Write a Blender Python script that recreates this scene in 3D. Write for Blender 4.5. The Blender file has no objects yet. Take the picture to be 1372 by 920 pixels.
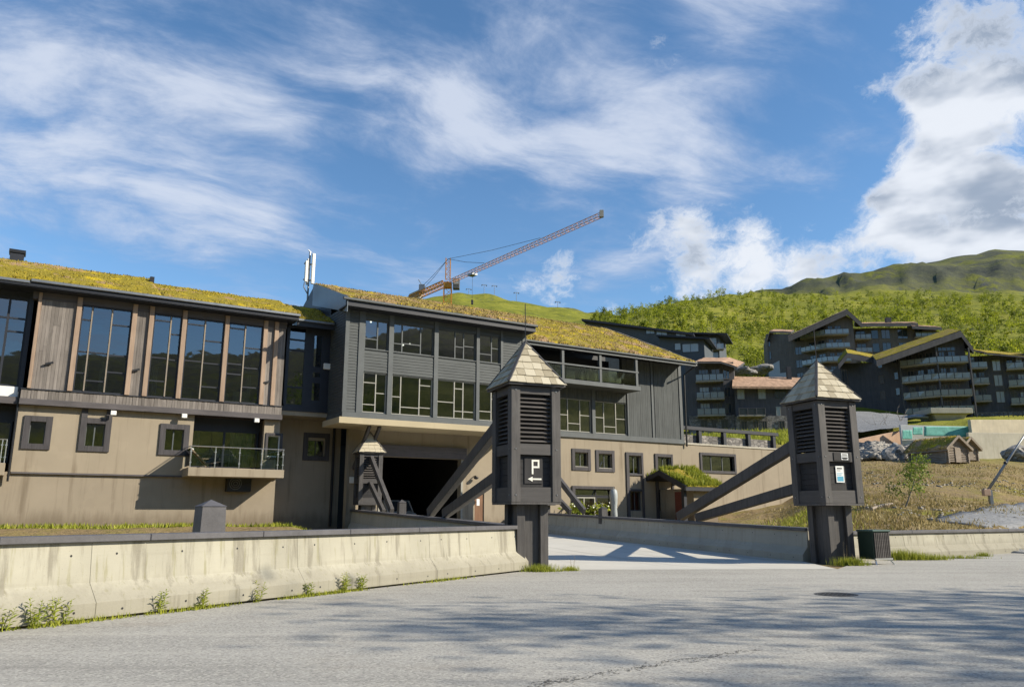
import bpy, bmesh, math, random
import numpy as np
from mathutils import Vector, Matrix, noise
from math import sin, cos, tan, radians, pi, sqrt, atan2, exp

random.seed(7)
scene = bpy.context.scene
COL = scene.collection

# ---------------------------------------------------------------- camera
F_PX, PITCH, CAM_H = 1050.0, radians(12.25), 1.6
cam_d = bpy.data.cameras.new("camera")
cam_d.sensor_width = 36.0
cam_d.lens = 36.0 * F_PX / 1372.0
cam_d.clip_end = 9000
cam_d.clip_start = 0.1
cam = bpy.data.objects.new("camera", cam_d)
COL.objects.link(cam)
cam.location = (0, 0, CAM_H)
cam.rotation_euler = (pi / 2 + PITCH, 0, 0)
scene.camera = cam
cP, sP = cos(PITCH), sin(PITCH)

# ---------------------------------------------------------------- light
SUN_EL = radians(31)
SUN_H = Vector((0.985, -0.174))            # horizontal direction towards the sun
sun_d = bpy.data.lights.new("sun", 'SUN')
sun_d.energy = 4.3
sun_d.angle = radians(0.55)
sun_d.color = (1.0, 0.90, 0.73)
sun = bpy.data.objects.new("sun", sun_d)
COL.objects.link(sun)
to_sun = Vector((SUN_H.x * cos(SUN_EL), SUN_H.y * cos(SUN_EL), sin(SUN_EL)))
sun.rotation_euler = to_sun.to_track_quat('Z', 'Y').to_euler()
sun.location = (40, -10, 40)

scene.view_settings.view_transform = 'Standard'
scene.view_settings.look = 'None'
scene.view_settings.gamma = 1.0
scene.view_settings.use_curve_mapping = False
scene.view_settings.exposure = 0.80


# ---------------------------------------------------------------- node helpers
class NT:
    def __init__(s, tree):
        s.t = tree
        s.n = tree.nodes
        s.l = tree.links

    def add(s, typ, ins=None, **kw):
        nd = s.n.new(typ)
        for k, v in kw.items():
            setattr(nd, k, v)
        for k, v in (ins or {}).items():
            sk = nd.inputs[k]
            if isinstance(v, bpy.types.NodeSocket):
                s.l.new(v, sk)
            else:
                sk.default_value = v
        return nd

    def math(s, op, a, b=None, clamp=False):
        nd = s.n.new('ShaderNodeMath')
        nd.operation = op
        nd.use_clamp = clamp
        for i, v in enumerate((a, b)):
            if v is None:
                continue
            if isinstance(v, bpy.types.NodeSocket):
                s.l.new(v, nd.inputs[i])
            else:
                nd.inputs[i].default_value = v
        return nd.outputs[0]

    def vmath(s, op, a, b=None):
        nd = s.n.new('ShaderNodeVectorMath')
        nd.operation = op
        for i, v in enumerate((a, b)):
            if v is None:
                continue
            if isinstance(v, bpy.types.NodeSocket):
                s.l.new(v, nd.inputs[i])
            else:
                nd.inputs[i].default_value = v
        return nd

    def mix(s, fac, a, b, blend='MIX'):
        nd = s.n.new('ShaderNodeMix')
        nd.data_type = 'RGBA'
        nd.blend_type = blend
        for k, v in ((0, fac), (6, a), (7, b)):
            if isinstance(v, bpy.types.NodeSocket):
                s.l.new(v, nd.inputs[k])
            else:
                nd.inputs[k].default_value = v if k == 0 else (tuple(v) + (1,))[:4]
        return nd.outputs[2]

    def ramp(s, fac, stops, interp='LINEAR'):
        nd = s.n.new('ShaderNodeValToRGB')
        nd.color_ramp.interpolation = interp
        el = nd.color_ramp.elements
        while len(el) < len(stops):
            el.new(0.5)
        for e, (p, c) in zip(el, stops):
            e.position = p
            e.color = (c, c, c, 1) if isinstance(c, (int, float)) else (tuple(c) + (1,))[:4]
        if isinstance(fac, bpy.types.NodeSocket):
            s.l.new(fac, nd.inputs[0])
        return nd.outputs[0]

    def noise(s, vec, scale, detail=4, rough=0.55, dist=0.0):
        nd = s.n.new('ShaderNodeTexNoise')
        nd.inputs['Scale'].default_value = scale
        nd.inputs['Detail'].default_value = detail
        nd.inputs['Roughness'].default_value = rough
        nd.inputs['Distortion'].default_value = dist
        if vec is not None:
            s.l.new(vec, nd.inputs['Vector'])
        return nd.outputs['Fac']

    def mapr(s, v, a, b, c=0.0, d=1.0, smooth=True):
        nd = s.n.new('ShaderNodeMapRange')
        nd.interpolation_type = 'SMOOTHSTEP' if smooth else 'LINEAR'
        s.l.new(v, nd.inputs[0])
        for i, x in enumerate((a, b, c, d)):
            nd.inputs[i + 1].default_value = x
        return nd.outputs[0]

    def mapping(s, vec, scale=(1, 1, 1), rot=(0, 0, 0), loc=(0, 0, 0)):
        nd = s.n.new('ShaderNodeMapping')
        s.l.new(vec, nd.inputs[0])
        nd.inputs['Scale'].default_value = scale
        nd.inputs['Rotation'].default_value = rot
        nd.inputs['Location'].default_value = loc
        return nd.outputs[0]


# ---------------------------------------------------------------- pixel -> direction helpers (photo is 1372 x 920)
def ray(px, py):
    a = (px - 686.0) / F_PX
    b = -(py - 460.0) / F_PX
    return Vector((a, cP - b * sP, sP + b * cP))


CAMP = Vector((0, 0, CAM_H))


def gnd(px, py, z=0.0):
    r = ray(px, py)
    return CAMP + r * ((z - CAM_H) / r.z)


def at(px, py, Y):
    r = ray(px, py)
    return CAMP + r * (Y / r.y)


# ---------------------------------------------------------------- sky
world = bpy.data.worlds.new("World")
scene.world = world
world.use_nodes = True
wt = NT(world.node_tree)
wt.n.clear()
tc = wt.add('ShaderNodeTexCoord')
sky = wt.add('ShaderNodeTexSky', sky_type='NISHITA')
sky.sun_disc = False
sky.sun_elevation = SUN_EL
sky.sun_rotation = atan2(SUN_H.x, SUN_H.y)
sky.altitude = 900
sky.air_density = 1.0
sky.dust_density = 0.15
sky.ozone_density = 2.2
D = wt.vmath('NORMALIZE', tc.outputs['Generated']).outputs[0]
sep = wt.add('ShaderNodeSeparateXYZ', {0: D})
zc = wt.math('MAXIMUM', sep.outputs[2], 0.0)
den = wt.math('ADD', zc, 0.16)
px_ = wt.math('DIVIDE', sep.outputs[0], den)
py_ = wt.math('DIVIDE', sep.outputs[1], den)
plane = wt.add('ShaderNodeCombineXYZ', {0: px_, 1: py_, 2: 0.0}).outputs[0]

# high thin streaks (a cirrus sheet seen from below) ...
warp = wt.add('ShaderNodeTexNoise', {'Vector': plane, 'Scale': 1.3, 'Detail': 3.0})
wv = wt.vmath('SCALE', wt.vmath('SUBTRACT', warp.outputs['Color'], (0.5, 0.5, 0.5)).outputs[0])
wv.inputs['Scale'].default_value = 0.38
plane_w = wt.vmath('ADD', plane, wv.outputs[0]).outputs[0]
rot_w = wt.mapping(plane_w, (1, 1, 1), (0, 0, radians(-27)))
cir = wt.noise(wt.mapping(rot_w, (2.1, 3.1, 1), (0, 0, 0), (3.1, 1.7, 0)), 1.0, 12, 0.62, 0.25)
cir2 = wt.noise(wt.mapping(rot_w, (2.6, 11.0, 1), (0, 0, 0), (0.3, 0.2, 0)), 1.0, 8, 0.66, 0.3)
cirn = wt.math('ADD', wt.math('MULTIPLY', cir, 0.86), wt.math('MULTIPLY', cir2, 0.14))


def blob_sum(blobs):
    """soft round masses in the dome of the sky: (photo px, py, radius in degrees, weight)"""
    tot = None
    for (bx, by, rad, w) in blobs:
        c = ray(bx, by).normalized()
        dt = wt.vmath('DOT_PRODUCT', D, tuple(c)).outputs['Value']
        m = wt.mapr(dt, cos(radians(rad)), 1.0, 0.0, w)
        tot = m if tot is None else wt.math('ADD', tot, m)
    return tot


cb = blob_sum([(200, 60, 14, .20), (60, 230, 11, .17), (330, 230, 8, .13), (520, 160, 9, .16), (450, 60, 5, .08),
               (700, 110, 10, .21), (880, 60, 10, .20), (910, 205, 8, .17), (610, 210, 5, .10), (1020, 30, 7, .12), (540, 345, 5, .12), (330, 355, 6, .07),
               (470, 265, 6, -.14), (420, 130, 3.5, -.12), (560, 20, 5, -.12), (660, 285, 5, -.10), (1060, 200, 7, -.16),
               (30, 130, 5, -.05), (150, 330, 6, -.12), (1000, 330, 5, -.08)])
cirn = wt.math('ADD', wt.math('MULTIPLY', wt.math('SUBTRACT', cirn, 0.5), 2.1), 0.5)
cirm = wt.mapr(wt.math('ADD', cirn, cb), 0.40, 1.04)
# ... and lower heaped clouds with firm tops
dw = wt.add('ShaderNodeTexNoise', {'Vector': D, 'Scale': 7.0, 'Detail': 7.0, 'Roughness': 0.62})
dwv = wt.vmath('SCALE', wt.vmath('SUBTRACT', dw.outputs['Color'], (0.5, 0.5, 0.5)).outputs[0])
dwv.inputs['Scale'].default_value = 0.10
Dw = wt.vmath('ADD', D, dwv.outputs[0]).outputs[0]
cum = wt.noise(wt.mapping(Dw, (5.5, 5.5, 9.0), (0, 0, 0), (1.3, 4.1, 0.4)), 1.0, 11, 0.66)
cumb = blob_sum([(1270, 90, 9, .24), (1330, 30, 8, .13), (1260, 225, 7, .22), (1340, 250, 8, .20), (1180, 262, 4, .14), (900, 340, 4.2, .30),
                 (965, 345, 4.8, .32), (1050, 338, 5, .30), (1110, 335, 4, .22), (800, 375, 5, .20), (700, 380, 5, .13), (1085, 98, 1.8, .16), (1320, 310, 6, .17),
                 (1140, 120, 2.2, .2), (500, 385, 5, .12), (1220, 330, 4, .16), (1090, 60, 5, -.15), (1185, 176, 2.6, -.26), (1090, 275, 3.5, -.14), (1345, 172, 3, -.16), (1290, 285, 1.8, -.14), (1230, 290, 2.2, -.16), (1160, 215, 2.4, -.2)])
cum = wt.math('ADD', wt.math('MULTIPLY', wt.math('SUBTRACT', cum, 0.5), 1.5), 0.5)
cums = wt.math('ADD', cum, wt.math('SUBTRACT', wt.math('MULTIPLY', cumb, 0.95), 0.17))
cumm = wt.mapr(cums, 0.55, 0.80)
core = wt.mapr(cums, 0.62, 0.86)
shade_n = wt.noise(wt.mapping(D, (4, 4, 9), (0, 0, 0), (5.3, 2.2, 1.0)), 1.6, 4, 0.5)
greyf = wt.math('MULTIPLY', core, wt.mapr(shade_n, 0.40, 0.58))
skycol = wt.add('ShaderNodeHueSaturation', {'Hue': 0.497, 'Saturation': 1.14, 'Value': 0.68, 'Color': sky.outputs[0]}).outputs[0]
c_cir = wt.mix(cirm, (1.55, 1.92, 2.75), (2.65, 2.9, 3.4))
c_cum = wt.mix(greyf, (3.3, 3.45, 3.7), (1.35, 1.62, 2.05))
col = wt.mix(wt.math('MULTIPLY', cirm, 0.86), skycol, c_cir)
col = wt.mix(wt.math('MULTIPLY', cumm, 0.95), col, c_cum)
bg = wt.add('ShaderNodeBackground', {'Color': col, 'Strength': 0.15})
wo = wt.add('ShaderNodeOutputWorld', {'Surface': bg.outputs[0]})


# ---------------------------------------------------------------- materials
MATS = {}


def base_mat(name, rough=0.8, spec=0.3):
    m = bpy.data.materials.new(name)
    m.use_nodes = True
    t = NT(m.node_tree)
    b = m.node_tree.nodes['Principled BSDF']
    b.inputs['Roughness'].default_value = rough
    b.inputs['Specular IOR Level'].default_value = spec
    MATS[name] = m
    return m, t, b


def bump(t, b, h, strength=0.3, dist=0.02):
    bn = t.add('ShaderNodeBump', {'Height': h, 'Strength': strength, 'Distance': dist})
    t.l.new(bn.outputs[0], b.inputs['Normal'])


def plain(name, c, rough=0.7, spec=0.3, var=0.12, scale=2.0, bmp=0.0, metal=0.0):
    """paint / plaster / metal with blotchy variation"""
    m, t, b = base_mat(name, rough, spec)
    tcn = t.add('ShaderNodeTexCoord').outputs['Object']
    n1 = t.noise(tcn, scale, 6, 0.6)
    n2 = t.noise(tcn, scale * 9, 3, 0.6)
    f = t.math('ADD', t.math('MULTIPLY', n1, 0.7), t.math('MULTIPLY', n2, 0.3))
    lo = tuple(x * (1 - var * 2) for x in c)
    hi = tuple(min(1, x * (1 + var * 2)) for x in c)
    t.l.new(t.ramp(f, [(0.3, lo), (0.7, hi)]), b.inputs['Base Color'])
    b.inputs['Metallic'].default_value = metal
    if bmp:
        bump(t, b, n2, bmp, 0.01)
    return m


def wood(name, c1, c2, axis='Z', rough=0.8, var_obj=0.25, grain=1.0, spec=0.25, sc=1.0):
    """board: long grain along an axis of the object's own space, each piece a shade of its own"""
    m, t, b = base_mat(name, rough, spec)
    tcn = t.add('ShaderNodeTexCoord').outputs['Object']
    s = {'Z': (14, 14, 0.9), 'X': (0.9, 14, 14), 'Y': (14, 0.9, 14)}[axis]
    mp = t.mapping(tcn, tuple(x * sc for x in s))
    n1 = t.noise(mp, 1.0, 6, 0.65, 0.6)
    n2 = t.noise(tcn, 0.8, 4, 0.6)
    oi = t.add('ShaderNodeObjectInfo').outputs['Random']
    f = t.math('ADD', t.math('MULTIPLY', n1, 0.65), t.math('MULTIPLY', n2, 0.35))
    cc = t.ramp(f, [(0.32, c1), (0.68, c2)])
    br = t.math('ADD', t.math('MULTIPLY', oi, var_obj), 1 - var_obj / 2)
    brc = t.add('ShaderNodeCombineXYZ', {0: br, 1: br, 2: br}).outputs[0]
    t.l.new(t.mix(1.0, cc, brc, 'MULTIPLY'), b.inputs['Base Color'])
    bump(t, b, n1, 0.35 * grain, 0.008)
    return m


tower_wood = wood("tower_wood", (.036, .034, .035), (.105, .099, .096), 'Z', 0.6, 0.15, 1.0, 0.4)
rail_wood = wood("rail_wood", (.042, .040, .041), (.085, .080, .079), 'X', 0.6, 0.15, 1.0, 0.4)
slat_wood = wood("slat_wood", (.045, .042, .042), (.12, .11, .105), 'X', 0.7, 0.5, 1.0)
grey_board = wood("grey_board", (.115, .102, .094), (.245, .222, .205), 'Z', 0.85, 0.45, 1.0)
warm_post = wood("warm_post", (.235, .165, .12), (.38, .285, .215), 'Z', 0.75, 0.12, 0.8)
log_wood = wood("log_wood", (.16, .13, .10), (.36, .31, .26), 'X', 0.9, 0.4, 1.0)
siding = wood("siding", (.048, .055, .058), (.088, .098, .10), 'X', 0.7, 0.0, 1.0, 0.35, 0.6)
siding_v = wood("siding_v", (.046, .052, .054), (.095, .104, .105), 'Z', 0.75, 0.0, 1.0, 0.3, 0.6)
trim_grey = plain("trim_grey", (.085, .095, .10), 0.6, 0.35, 0.1, 1.5)
navy = plain("navy_frame", (.020, .023, .032), 0.5, 0.4, 0.1, 1.5)
surround = wood("surround_wood", (.040, .038, .042), (.085, .080, .085), 'Z', 0.7, 0.15, 1.0)
beam_grey = wood("beam_grey", (.060, .056, .060), (.125, .115, .12), 'X', 0.75, 0.1, 1.0)
plasticw = plain("white_plastic", (.72, .72, .70), 0.45, 0.4, 0.04)
mull_m = plain("mullion_timber", (.24, .205, .165), 0.6, 0.3, 0.1)
pane_frame = plain("pale_frame", (.29, .285, .255), 0.5, 0.4, 0.06)
metal_grey = plain("metal_grey", (.22, .235, .25), 0.4, 0.5, 0.12, 3, 0, 0.6)
steel = plain("steel", (.55, .56, .56), 0.3, 0.5, 0.06, 4, 0, 0.85)
sheet_blue = plain("sheet_metal", (.115, .145, .18), 0.45, 0.5, 0.08, 0.6)
black_iron = plain("black_iron", (.014, .015, .018), 0.45, 0.4, 0.1)
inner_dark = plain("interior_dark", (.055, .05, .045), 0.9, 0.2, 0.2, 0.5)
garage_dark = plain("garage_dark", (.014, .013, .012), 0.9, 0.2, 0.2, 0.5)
inner_floor = plain("interior_floor", (.14, .10, .065), 0.7, 0.3, 0.2, 0.6)
curtain_m = plain("curtain_cloth", (.34, .34, .25), 0.9, 0.2, 0.15, 1.0)
paper = plain("paper", (.75, .77, .76), 0.6, 0.3, 0.03)
print_blue = plain("print_blue", (.09, .36, .52), 0.6, 0.3, 0.1)
sign_white = plain("sign_white", (.78, .77, .70), 0.55, 0.3, 0.05)
black_panel = wood("black_panel", (.014, .014, .016), (.034, .033, .036), 'Z', 0.65, 0.2, 0.8, 0.35)
teal = plain("tarp_teal", (.13, .40, .34), 0.6, 0.35, 0.22, 0.5, 0.5)
crane_y = plain("crane_paint", (.56, .26, .035), 0.6, 0.4, 0.15, 0.8)
crane_p = plain("crane_rust", (.62, .33, .17), 0.65, 0.35, 0.15, 0.8)
red_door = plain("red_door", (.16, .045, .03), 0.6, 0.4, 0.1)
brown_door = wood("brown_door", (.14, .075, .045), (.24, .135, .08), 'Z', 0.6, 0.1, 0.8)
green_bin = plain("bin_green", (.012, .030, .020), 0.45, 0.45, 0.12, 2)
red_cloth = plain("red_cloth", (.30, .06, .04), 0.8, 0.2, 0.12)
white_paint = plain("white_car_paint", (.40, .40, .39), 0.3, 0.5, 0.03)
rubber = plain("rubber", (.02, .02, .02), 0.8, 0.3, 0.1)
far_dark = wood("far_dark", (.052, .053, .060), (.105, .103, .110), 'Z', 0.8, 0.1, 0.6, 0.25, 0.25)
far_brown = wood("far_brown", (.115, .10, .09), (.20, .172, .152), 'Z', 0.85, 0.1, 0.6, 0.25, 0.25)
far_blue = plain("far_blue_board", (.075, .09, .105), 0.7, 0.35, 0.1, 0.3)
far_trim = plain("far_trim", (.13, .115, .105), 0.8, 0.3, 0.12, 0.4)
far_slab = plain("balcony_slab", (.30, .27, .22), 0.8, 0.3, 0.1, 0.5)
bare_wall = plain("primer_wall", (.46, .47, .48), 0.85, 0.2, 0.05, 0.4)
pink_roof = plain("weathered_roof", (.38, .25, .17), 0.95, 0.15, 0.3, 1.6, 0.8)
cable_m = plain("cable", (.06, .06, .065), 0.6, 0.3, 0.0)
bark = wood("bark", (.10, .09, .08), (.34, .32, .29), 'Z', 0.9, 0.2, 1.0)


def stone_mat(name, c1, c2, mort, scale):
    m, t, b = base_mat(name, 0.9, 0.2)
    tcn = t.add('ShaderNodeTexCoord').outputs['Object']
    v = t.add('ShaderNodeTexVoronoi', {'Vector': t.mapping(tcn, (1, 1, 1.7)), 'Scale': scale})
    v2 = t.add('ShaderNodeTexVoronoi', {'Vector': t.mapping(tcn, (1, 1, 1.7)), 'Scale': scale}, feature='DISTANCE_TO_EDGE')
    sp = t.add('ShaderNodeSeparateColor', {0: v.outputs['Color']})
    cc = t.ramp(sp.outputs[0], [(0.1, c1), (0.9, c2)])
    e = t.mapr(v2.outputs['Distance'], 0.0, 0.09)
    t.l.new(t.mix(e, mort, cc), b.inputs['Base Color'])
    bump(t, b, e, 0.8, 0.03)
    return m


stone = stone_mat("rubble_stone", (.13, .125, .12), (.30, .28, .26), (.10, .095, .09), 2.4)


def plaster_mat(name, c, dirt, rain=0.18):
    m, t, b = base_mat(name, 0.92, 0.2)
    tcn = t.add('ShaderNodeTexCoord').outputs['Object']
    big = t.noise(tcn, 0.35, 5, 0.6)
    fine = t.noise(tcn, 26, 3, 0.6)
    runs = t.noise(t.mapping(tcn, (2.2, 2.2, 0.16)), 1.0, 6, 0.62)
    c1 = t.ramp(big, [(0.3, tuple(x * 0.90 for x in c)), (0.7, tuple(x * 1.06 for x in c))])
    c2 = t.mix(t.math('MULTIPLY', t.mapr(runs, 0.52, 0.75), rain), c1, dirt)
    zz_ = t.add('ShaderNodeSeparateXYZ', {0: tcn}).outputs[2]
    thin = t.noise(t.mapping(tcn, (7, 7, 0.25)), 1.0, 5, 0.6)
    c2 = t.mix(t.math('MULTIPLY', t.mapr(thin, 0.58, 0.74), rain * 0.6), c2, dirt)
    spl = t.mapr(t.math('ADD', zz_, t.math('MULTIPLY', t.math('SUBTRACT', runs, 0.5), 1.6)), 0.95, 0.15)
    c2 = t.mix(t.math('MULTIPLY', spl, rain * 1.1), c2, dirt)
    pat = t.noise(t.mapping(tcn, (1, 1, 1), (0, 0, 0), (3, 8, 2)), 1.4, 3, 0.4)
    c2 = t.mix(t.math('MULTIPLY', t.mapr(pat, 0.60, 0.63), 0.12), c2, tuple(x * 1.25 for x in c))
    t.l.new(c2, b.inputs['Base Color'])
    bump(t, b, fine, 0.25, 0.004)
    return m


plaster = plaster_mat("plaster_beige", (.300, .257, .195), (.175, .14, .10), .8)
plaster_low = plaster_mat("plaster_plinth", (.275, .236, .182), (.16, .13, .095), .8)
soffit_m = plaster_mat("soffit_beige", (.42, .36, .245), (.30, .25, .18), 0.1)


def concrete_mat(name, c, dark, green, amount=1.0, seed=0.0):
    """cast concrete: rain streaks running down, board marks, blotches, moss at joints"""
    m, t, b = base_mat(name, 0.9, 0.2)
    tcn = t.add('ShaderNodeTexCoord').outputs['Object']
    oi = t.add('ShaderNodeObjectInfo').outputs['Random']
    off = t.add('ShaderNodeCombineXYZ', {0: t.math('MULTIPLY', oi, 37.0), 1: seed, 2: 0.0}).outputs[0]
    v = t.vmath('ADD', tcn, off).outputs[0]
    big = t.noise(v, 0.7, 5, 0.6)
    runs = t.noise(t.mapping(v, (3.4, 3.4, 0.22)), 1.0, 7, 0.66)
    thin = t.noise(t.mapping(v, (13, 13, 0.35)), 1.0, 5, 0.6)
    fine = t.noise(v, 38, 3, 0.7)
    pits = t.add('ShaderNodeTexVoronoi', {'Vector': v, 'Scale': 17.0}).outputs['Distance']
    lines = t.noise(t.mapping(v, (0.25, 0.25, 9)), 1.0, 4, 0.5)
    cc = t.ramp(big, [(0.28, tuple(x * 0.82 for x in c)), (0.72, tuple(x * 1.1 for x in c))])
    cc = t.mix(t.math('MULTIPLY', t.mapr(lines, 0.55, 0.72), 0.16), cc, dark)
    cc = t.mix(t.math('MULTIPLY', t.mapr(runs, 0.50, 0.64), 0.72 * amount), cc, dark)
    cc = t.mix(t.math('MULTIPLY', t.mapr(thin, 0.56, 0.70), 0.5 * amount), cc, green)
    zz_ = t.add('ShaderNodeSeparateXYZ', {0: tcn}).outputs[2]
    splash = t.math('MULTIPLY', t.mapr(t.math('ADD', zz_, t.math('MULTIPLY', t.math('SUBTRACT', runs, 0.5), 0.9)), 0.62, 0.30), 0.42 * amount)
    cc = t.mix(splash, cc, dark)
    cc = t.mix(t.math('MULTIPLY', t.mapr(pits, 0.10, 0.02), 0.55), cc, tuple(x * 0.3 for x in dark))
    cc = t.mix(t.math('MULTIPLY', t.mapr(fine, 0.3, 0.75), 0.12), cc, tuple(x * 1.2 for x in c))
    t.l.new(cc, b.inputs['Base Color'])
    hh = t.math('ADD', t.math('MULTIPLY', fine, 0.4), t.math('ADD', t.math('MULTIPLY', lines, 0.5), t.mapr(pits, 0.02, 0.1)))
    bump(t, b, hh, 0.4, 0.008)
    return m


concrete = concrete_mat("cast_concrete", (.355, .340, .278), (.170, .156, .122), (.20, .19, .085))
concrete_far = concrete_mat("cast_concrete_far", (.42, .395, .33), (.30, .27, .21), (.30, .28, .18), 0.6, 4.0)
concrete_new = concrete_mat("new_concrete", (.52, .46, .34), (.36, .33, .26), (.38, .34, .24), 0.5, 9.0)
stuccopink = plain("primed_wall_pink", (.45, .31, .22), 0.9, 0.2, 0.12, 0.5)
cap_m = plain("cap_metal", (.092, .090, .097), 0.55, 0.4, 0.14, 2.2, 0.15)


def asphalt_mat():
    m, t, b = base_mat("asphalt", 0.88, 0.25)
    P = t.add('ShaderNodeTexCoord').outputs['Object']
    big = t.noise(P, 0.16, 5, 0.6)
    mid = t.noise(P, 1.1, 5, 0.65)
    fine = t.noise(P, 75, 3, 0.75)
    agg = t.add('ShaderNodeTexVoronoi', {'Vector': P, 'Scale': 42.0})
    ag = t.add('ShaderNodeSeparateColor', {0: agg.outputs['Color']}).outputs[0]
    trk = t.noise(t.mapping(P, (0.10, 0.9, 1), (0, 0, radians(-14))), 1.0, 5, 0.6)
    f = t.math('ADD', t.math('ADD', t.math('MULTIPLY', big, 0.40), t.math('MULTIPLY', mid, 0.22)), t.math('MULTIPLY', trk, 0.38))
    cc = t.ramp(f, [(0.34, (.275, .266, .242)), (0.66, (.425, .411, .372))])
    cc = t.mix(t.math('MULTIPLY', t.mapr(ag, 0.68, 0.95), 0.6), cc, (.52, .50, .44))
    cc = t.mix(t.math('MULTIPLY', t.mapr(ag, 0.30, 0.05), 0.45), cc, (.11, .105, .10))
    # oil / damp spots and a tar seam
    sp = t.noise(P, 2.3, 5, 0.7, 0.5)
    cc = t.mix(t.math('MULTIPLY', t.mapr(sp, 0.66, 0.78), 0.35), cc, (.12, .115, .105))
    br = t.noise(t.mapping(P, (1, 1, 1), (0, 0, 0), (4, 8, 0)), 0.33, 4, 0.6)
    cc = t.mix(t.math('MULTIPLY', t.mapr(br, 0.60, 0.76), 0.35), cc, (.25, .20, .145))
    tyr = t.noise(t.mapping(P, (0.055, 2.6, 1), (0, 0, 0), (2, 5, 0)), 1.0, 4, 0.55)
    cc = t.mix(t.math('MULTIPLY', t.mapr(tyr, 0.56, 0.68), 0.30), cc, (.19, .182, .165))
    cc = t.mix(t.math('MULTIPLY', t.mapr(tyr, 0.44, 0.34), 0.25), cc, (.50, .475, .41))
    t.l.new(cc, b.inputs['Base Color'])
    bump(t, b, t.math('ADD', fine, t.math('MULTIPLY', ag, 0.7)), 0.55, 0.012)
    return m


asphalt = asphalt_mat()


def deck_mat():
    m, t, b = base_mat("deck_surface", 0.85, 0.25)
    P = t.add('ShaderNodeTexCoord').outputs['Object']
    f = t.math('ADD', t.math('MULTIPLY', t.noise(P, 0.4, 5, 0.6), 0.7), t.math('MULTIPLY', t.noise(P, 5, 4, 0.6), 0.3))
    cc = t.ramp(f, [(0.3, (.46, .446, .405)), (0.7, (.565, .548, .495))])
    ag = t.noise(P, 60, 2, 0.7)
    cc = t.mix(t.math('MULTIPLY', t.mapr(ag, 0.5, 0.7), 0.25), cc, (.33, .32, .30))
    tyr = t.noise(t.mapping(t.mapping(P, (1, 1, 1), (0, 0, radians(-113.5))), (0.07, 1.5, 1)), 1.0, 5, 0.6)
    cc = t.mix(t.math('MULTIPLY', t.mapr(tyr, 0.52, 0.68), 0.5), cc, (.31, .30, .27))
    t.l.new(cc, b.inputs['Base Color'])
    bump(t, b, ag, 0.3, 0.006)
    return m


deck_m = deck_mat()


def moss_mat(name, brown=0.5):
    m, t, b = base_mat(name, 0.97, 0.1)
    P = t.add('ShaderNodeTexCoord').outputs['Object']
    a = t.noise(P, 0.55, 6, 0.62)
    c = t.noise(t.mapping(P, (1, 1, 1), (0, 0, 0), (7, 3, 1)), 0.9, 6, 0.6)
    fine = t.noise(P, 14, 4, 0.7)
    base = t.ramp(fine, [(0.3, (.145, .122, .018)), (0.7, (.325, .262, .036))])
    br = t.ramp(fine, [(0.3, (.22, .135, .075)), (0.7, (.42, .29, .18))])
    yl = t.ramp(fine, [(0.3, (.33, .25, .014)), (0.7, (.52, .39, .024))])
    cc = t.mix(t.mapr(a, 0.60 - brown * 0.2, 0.72 - brown * 0.2), base, br)
    cc = t.mix(t.mapr(c, 0.53, 0.64), cc, yl)
    t.l.new(cc, b.inputs['Base Color'])
    bump(t, b, fine, 0.9, 0.06)
    return m


moss_yellow = moss_mat("moss_yellow", 0.45)
moss_brown = moss_mat("moss_brown", 0.78)
moss_mid = moss_mat("moss_mid", 0.52)


def leaf_mat(name, c1, c2, trans=0.35, vscale=0.9, v2=None):
    m, t, b = base_mat(name, 0.6, 0.25)
    geo = t.add('ShaderNodeNewGeometry')
    oi = t.add('ShaderNodeObjectInfo').outputs['Random']
    rnd = geo.outputs['Random Per Island']
    nz = t.noise(geo.outputs['Position'], vscale, 3, 0.6)
    f = t.math('ADD', t.math('ADD', t.math('MULTIPLY', rnd, 0.4), t.math('MULTIPLY', nz, 0.45)), t.math('MULTIPLY', oi, 0.15))
    if v2:
        n2 = t.noise(geo.outputs['Position'], v2, 2, 0.5)
        f = t.math('ADD', t.math('MULTIPLY', f, 0.45), t.math('MULTIPLY', t.mapr(n2, 0.36, 0.64), 0.55))
    cc = t.ramp(f, [(0.25, c1), (0.75, c2)])
    t.l.new(cc, b.inputs['Base Color'])
    tr = t.add('ShaderNodeBsdfTranslucent', {'Color': cc})
    mx = t.add('ShaderNodeMixShader', {0: trans, 1: b.outputs[0], 2: tr.outputs[0]})
    out = m.node_tree.nodes['Material Output']
    t.l.new(mx.outputs[0], out.inputs['Surface'])
    return m


leaf_near = leaf_mat("leaf_near", (.09, .15, .022), (.24, .30, .045))
leaf_weed = leaf_mat("leaf_weed", (.20, .28, .025), (.46, .48, .07), 0.35, 3.0)
leaf_hill = leaf_mat("leaf_hill", (.105, .14, .013), (.36, .39, .03), 0.5, 0.03, 0.13)
leaf_bush = leaf_mat("leaf_bush", (.13, .165, .012), (.40, .40, .03), 0.45, 0.12)
grass_m = leaf_mat("grass_blade", (.16, .20, .02), (.44, .45, .06), 0.35, 1.2)
dry_m = leaf_mat("dry_stalk", (.26, .20, .11), (.45, .37, .23), 0.2, 2.0)
moss_tuft = leaf_mat("moss_tuft", (.16, .13, .018), (.46, .36, .04), 0.2, 0.7)
moss_tuft_b = leaf_mat("moss_tuft_brown", (.22, .155, .06), (.47, .36, .14), 0.2, 0.6)


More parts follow.
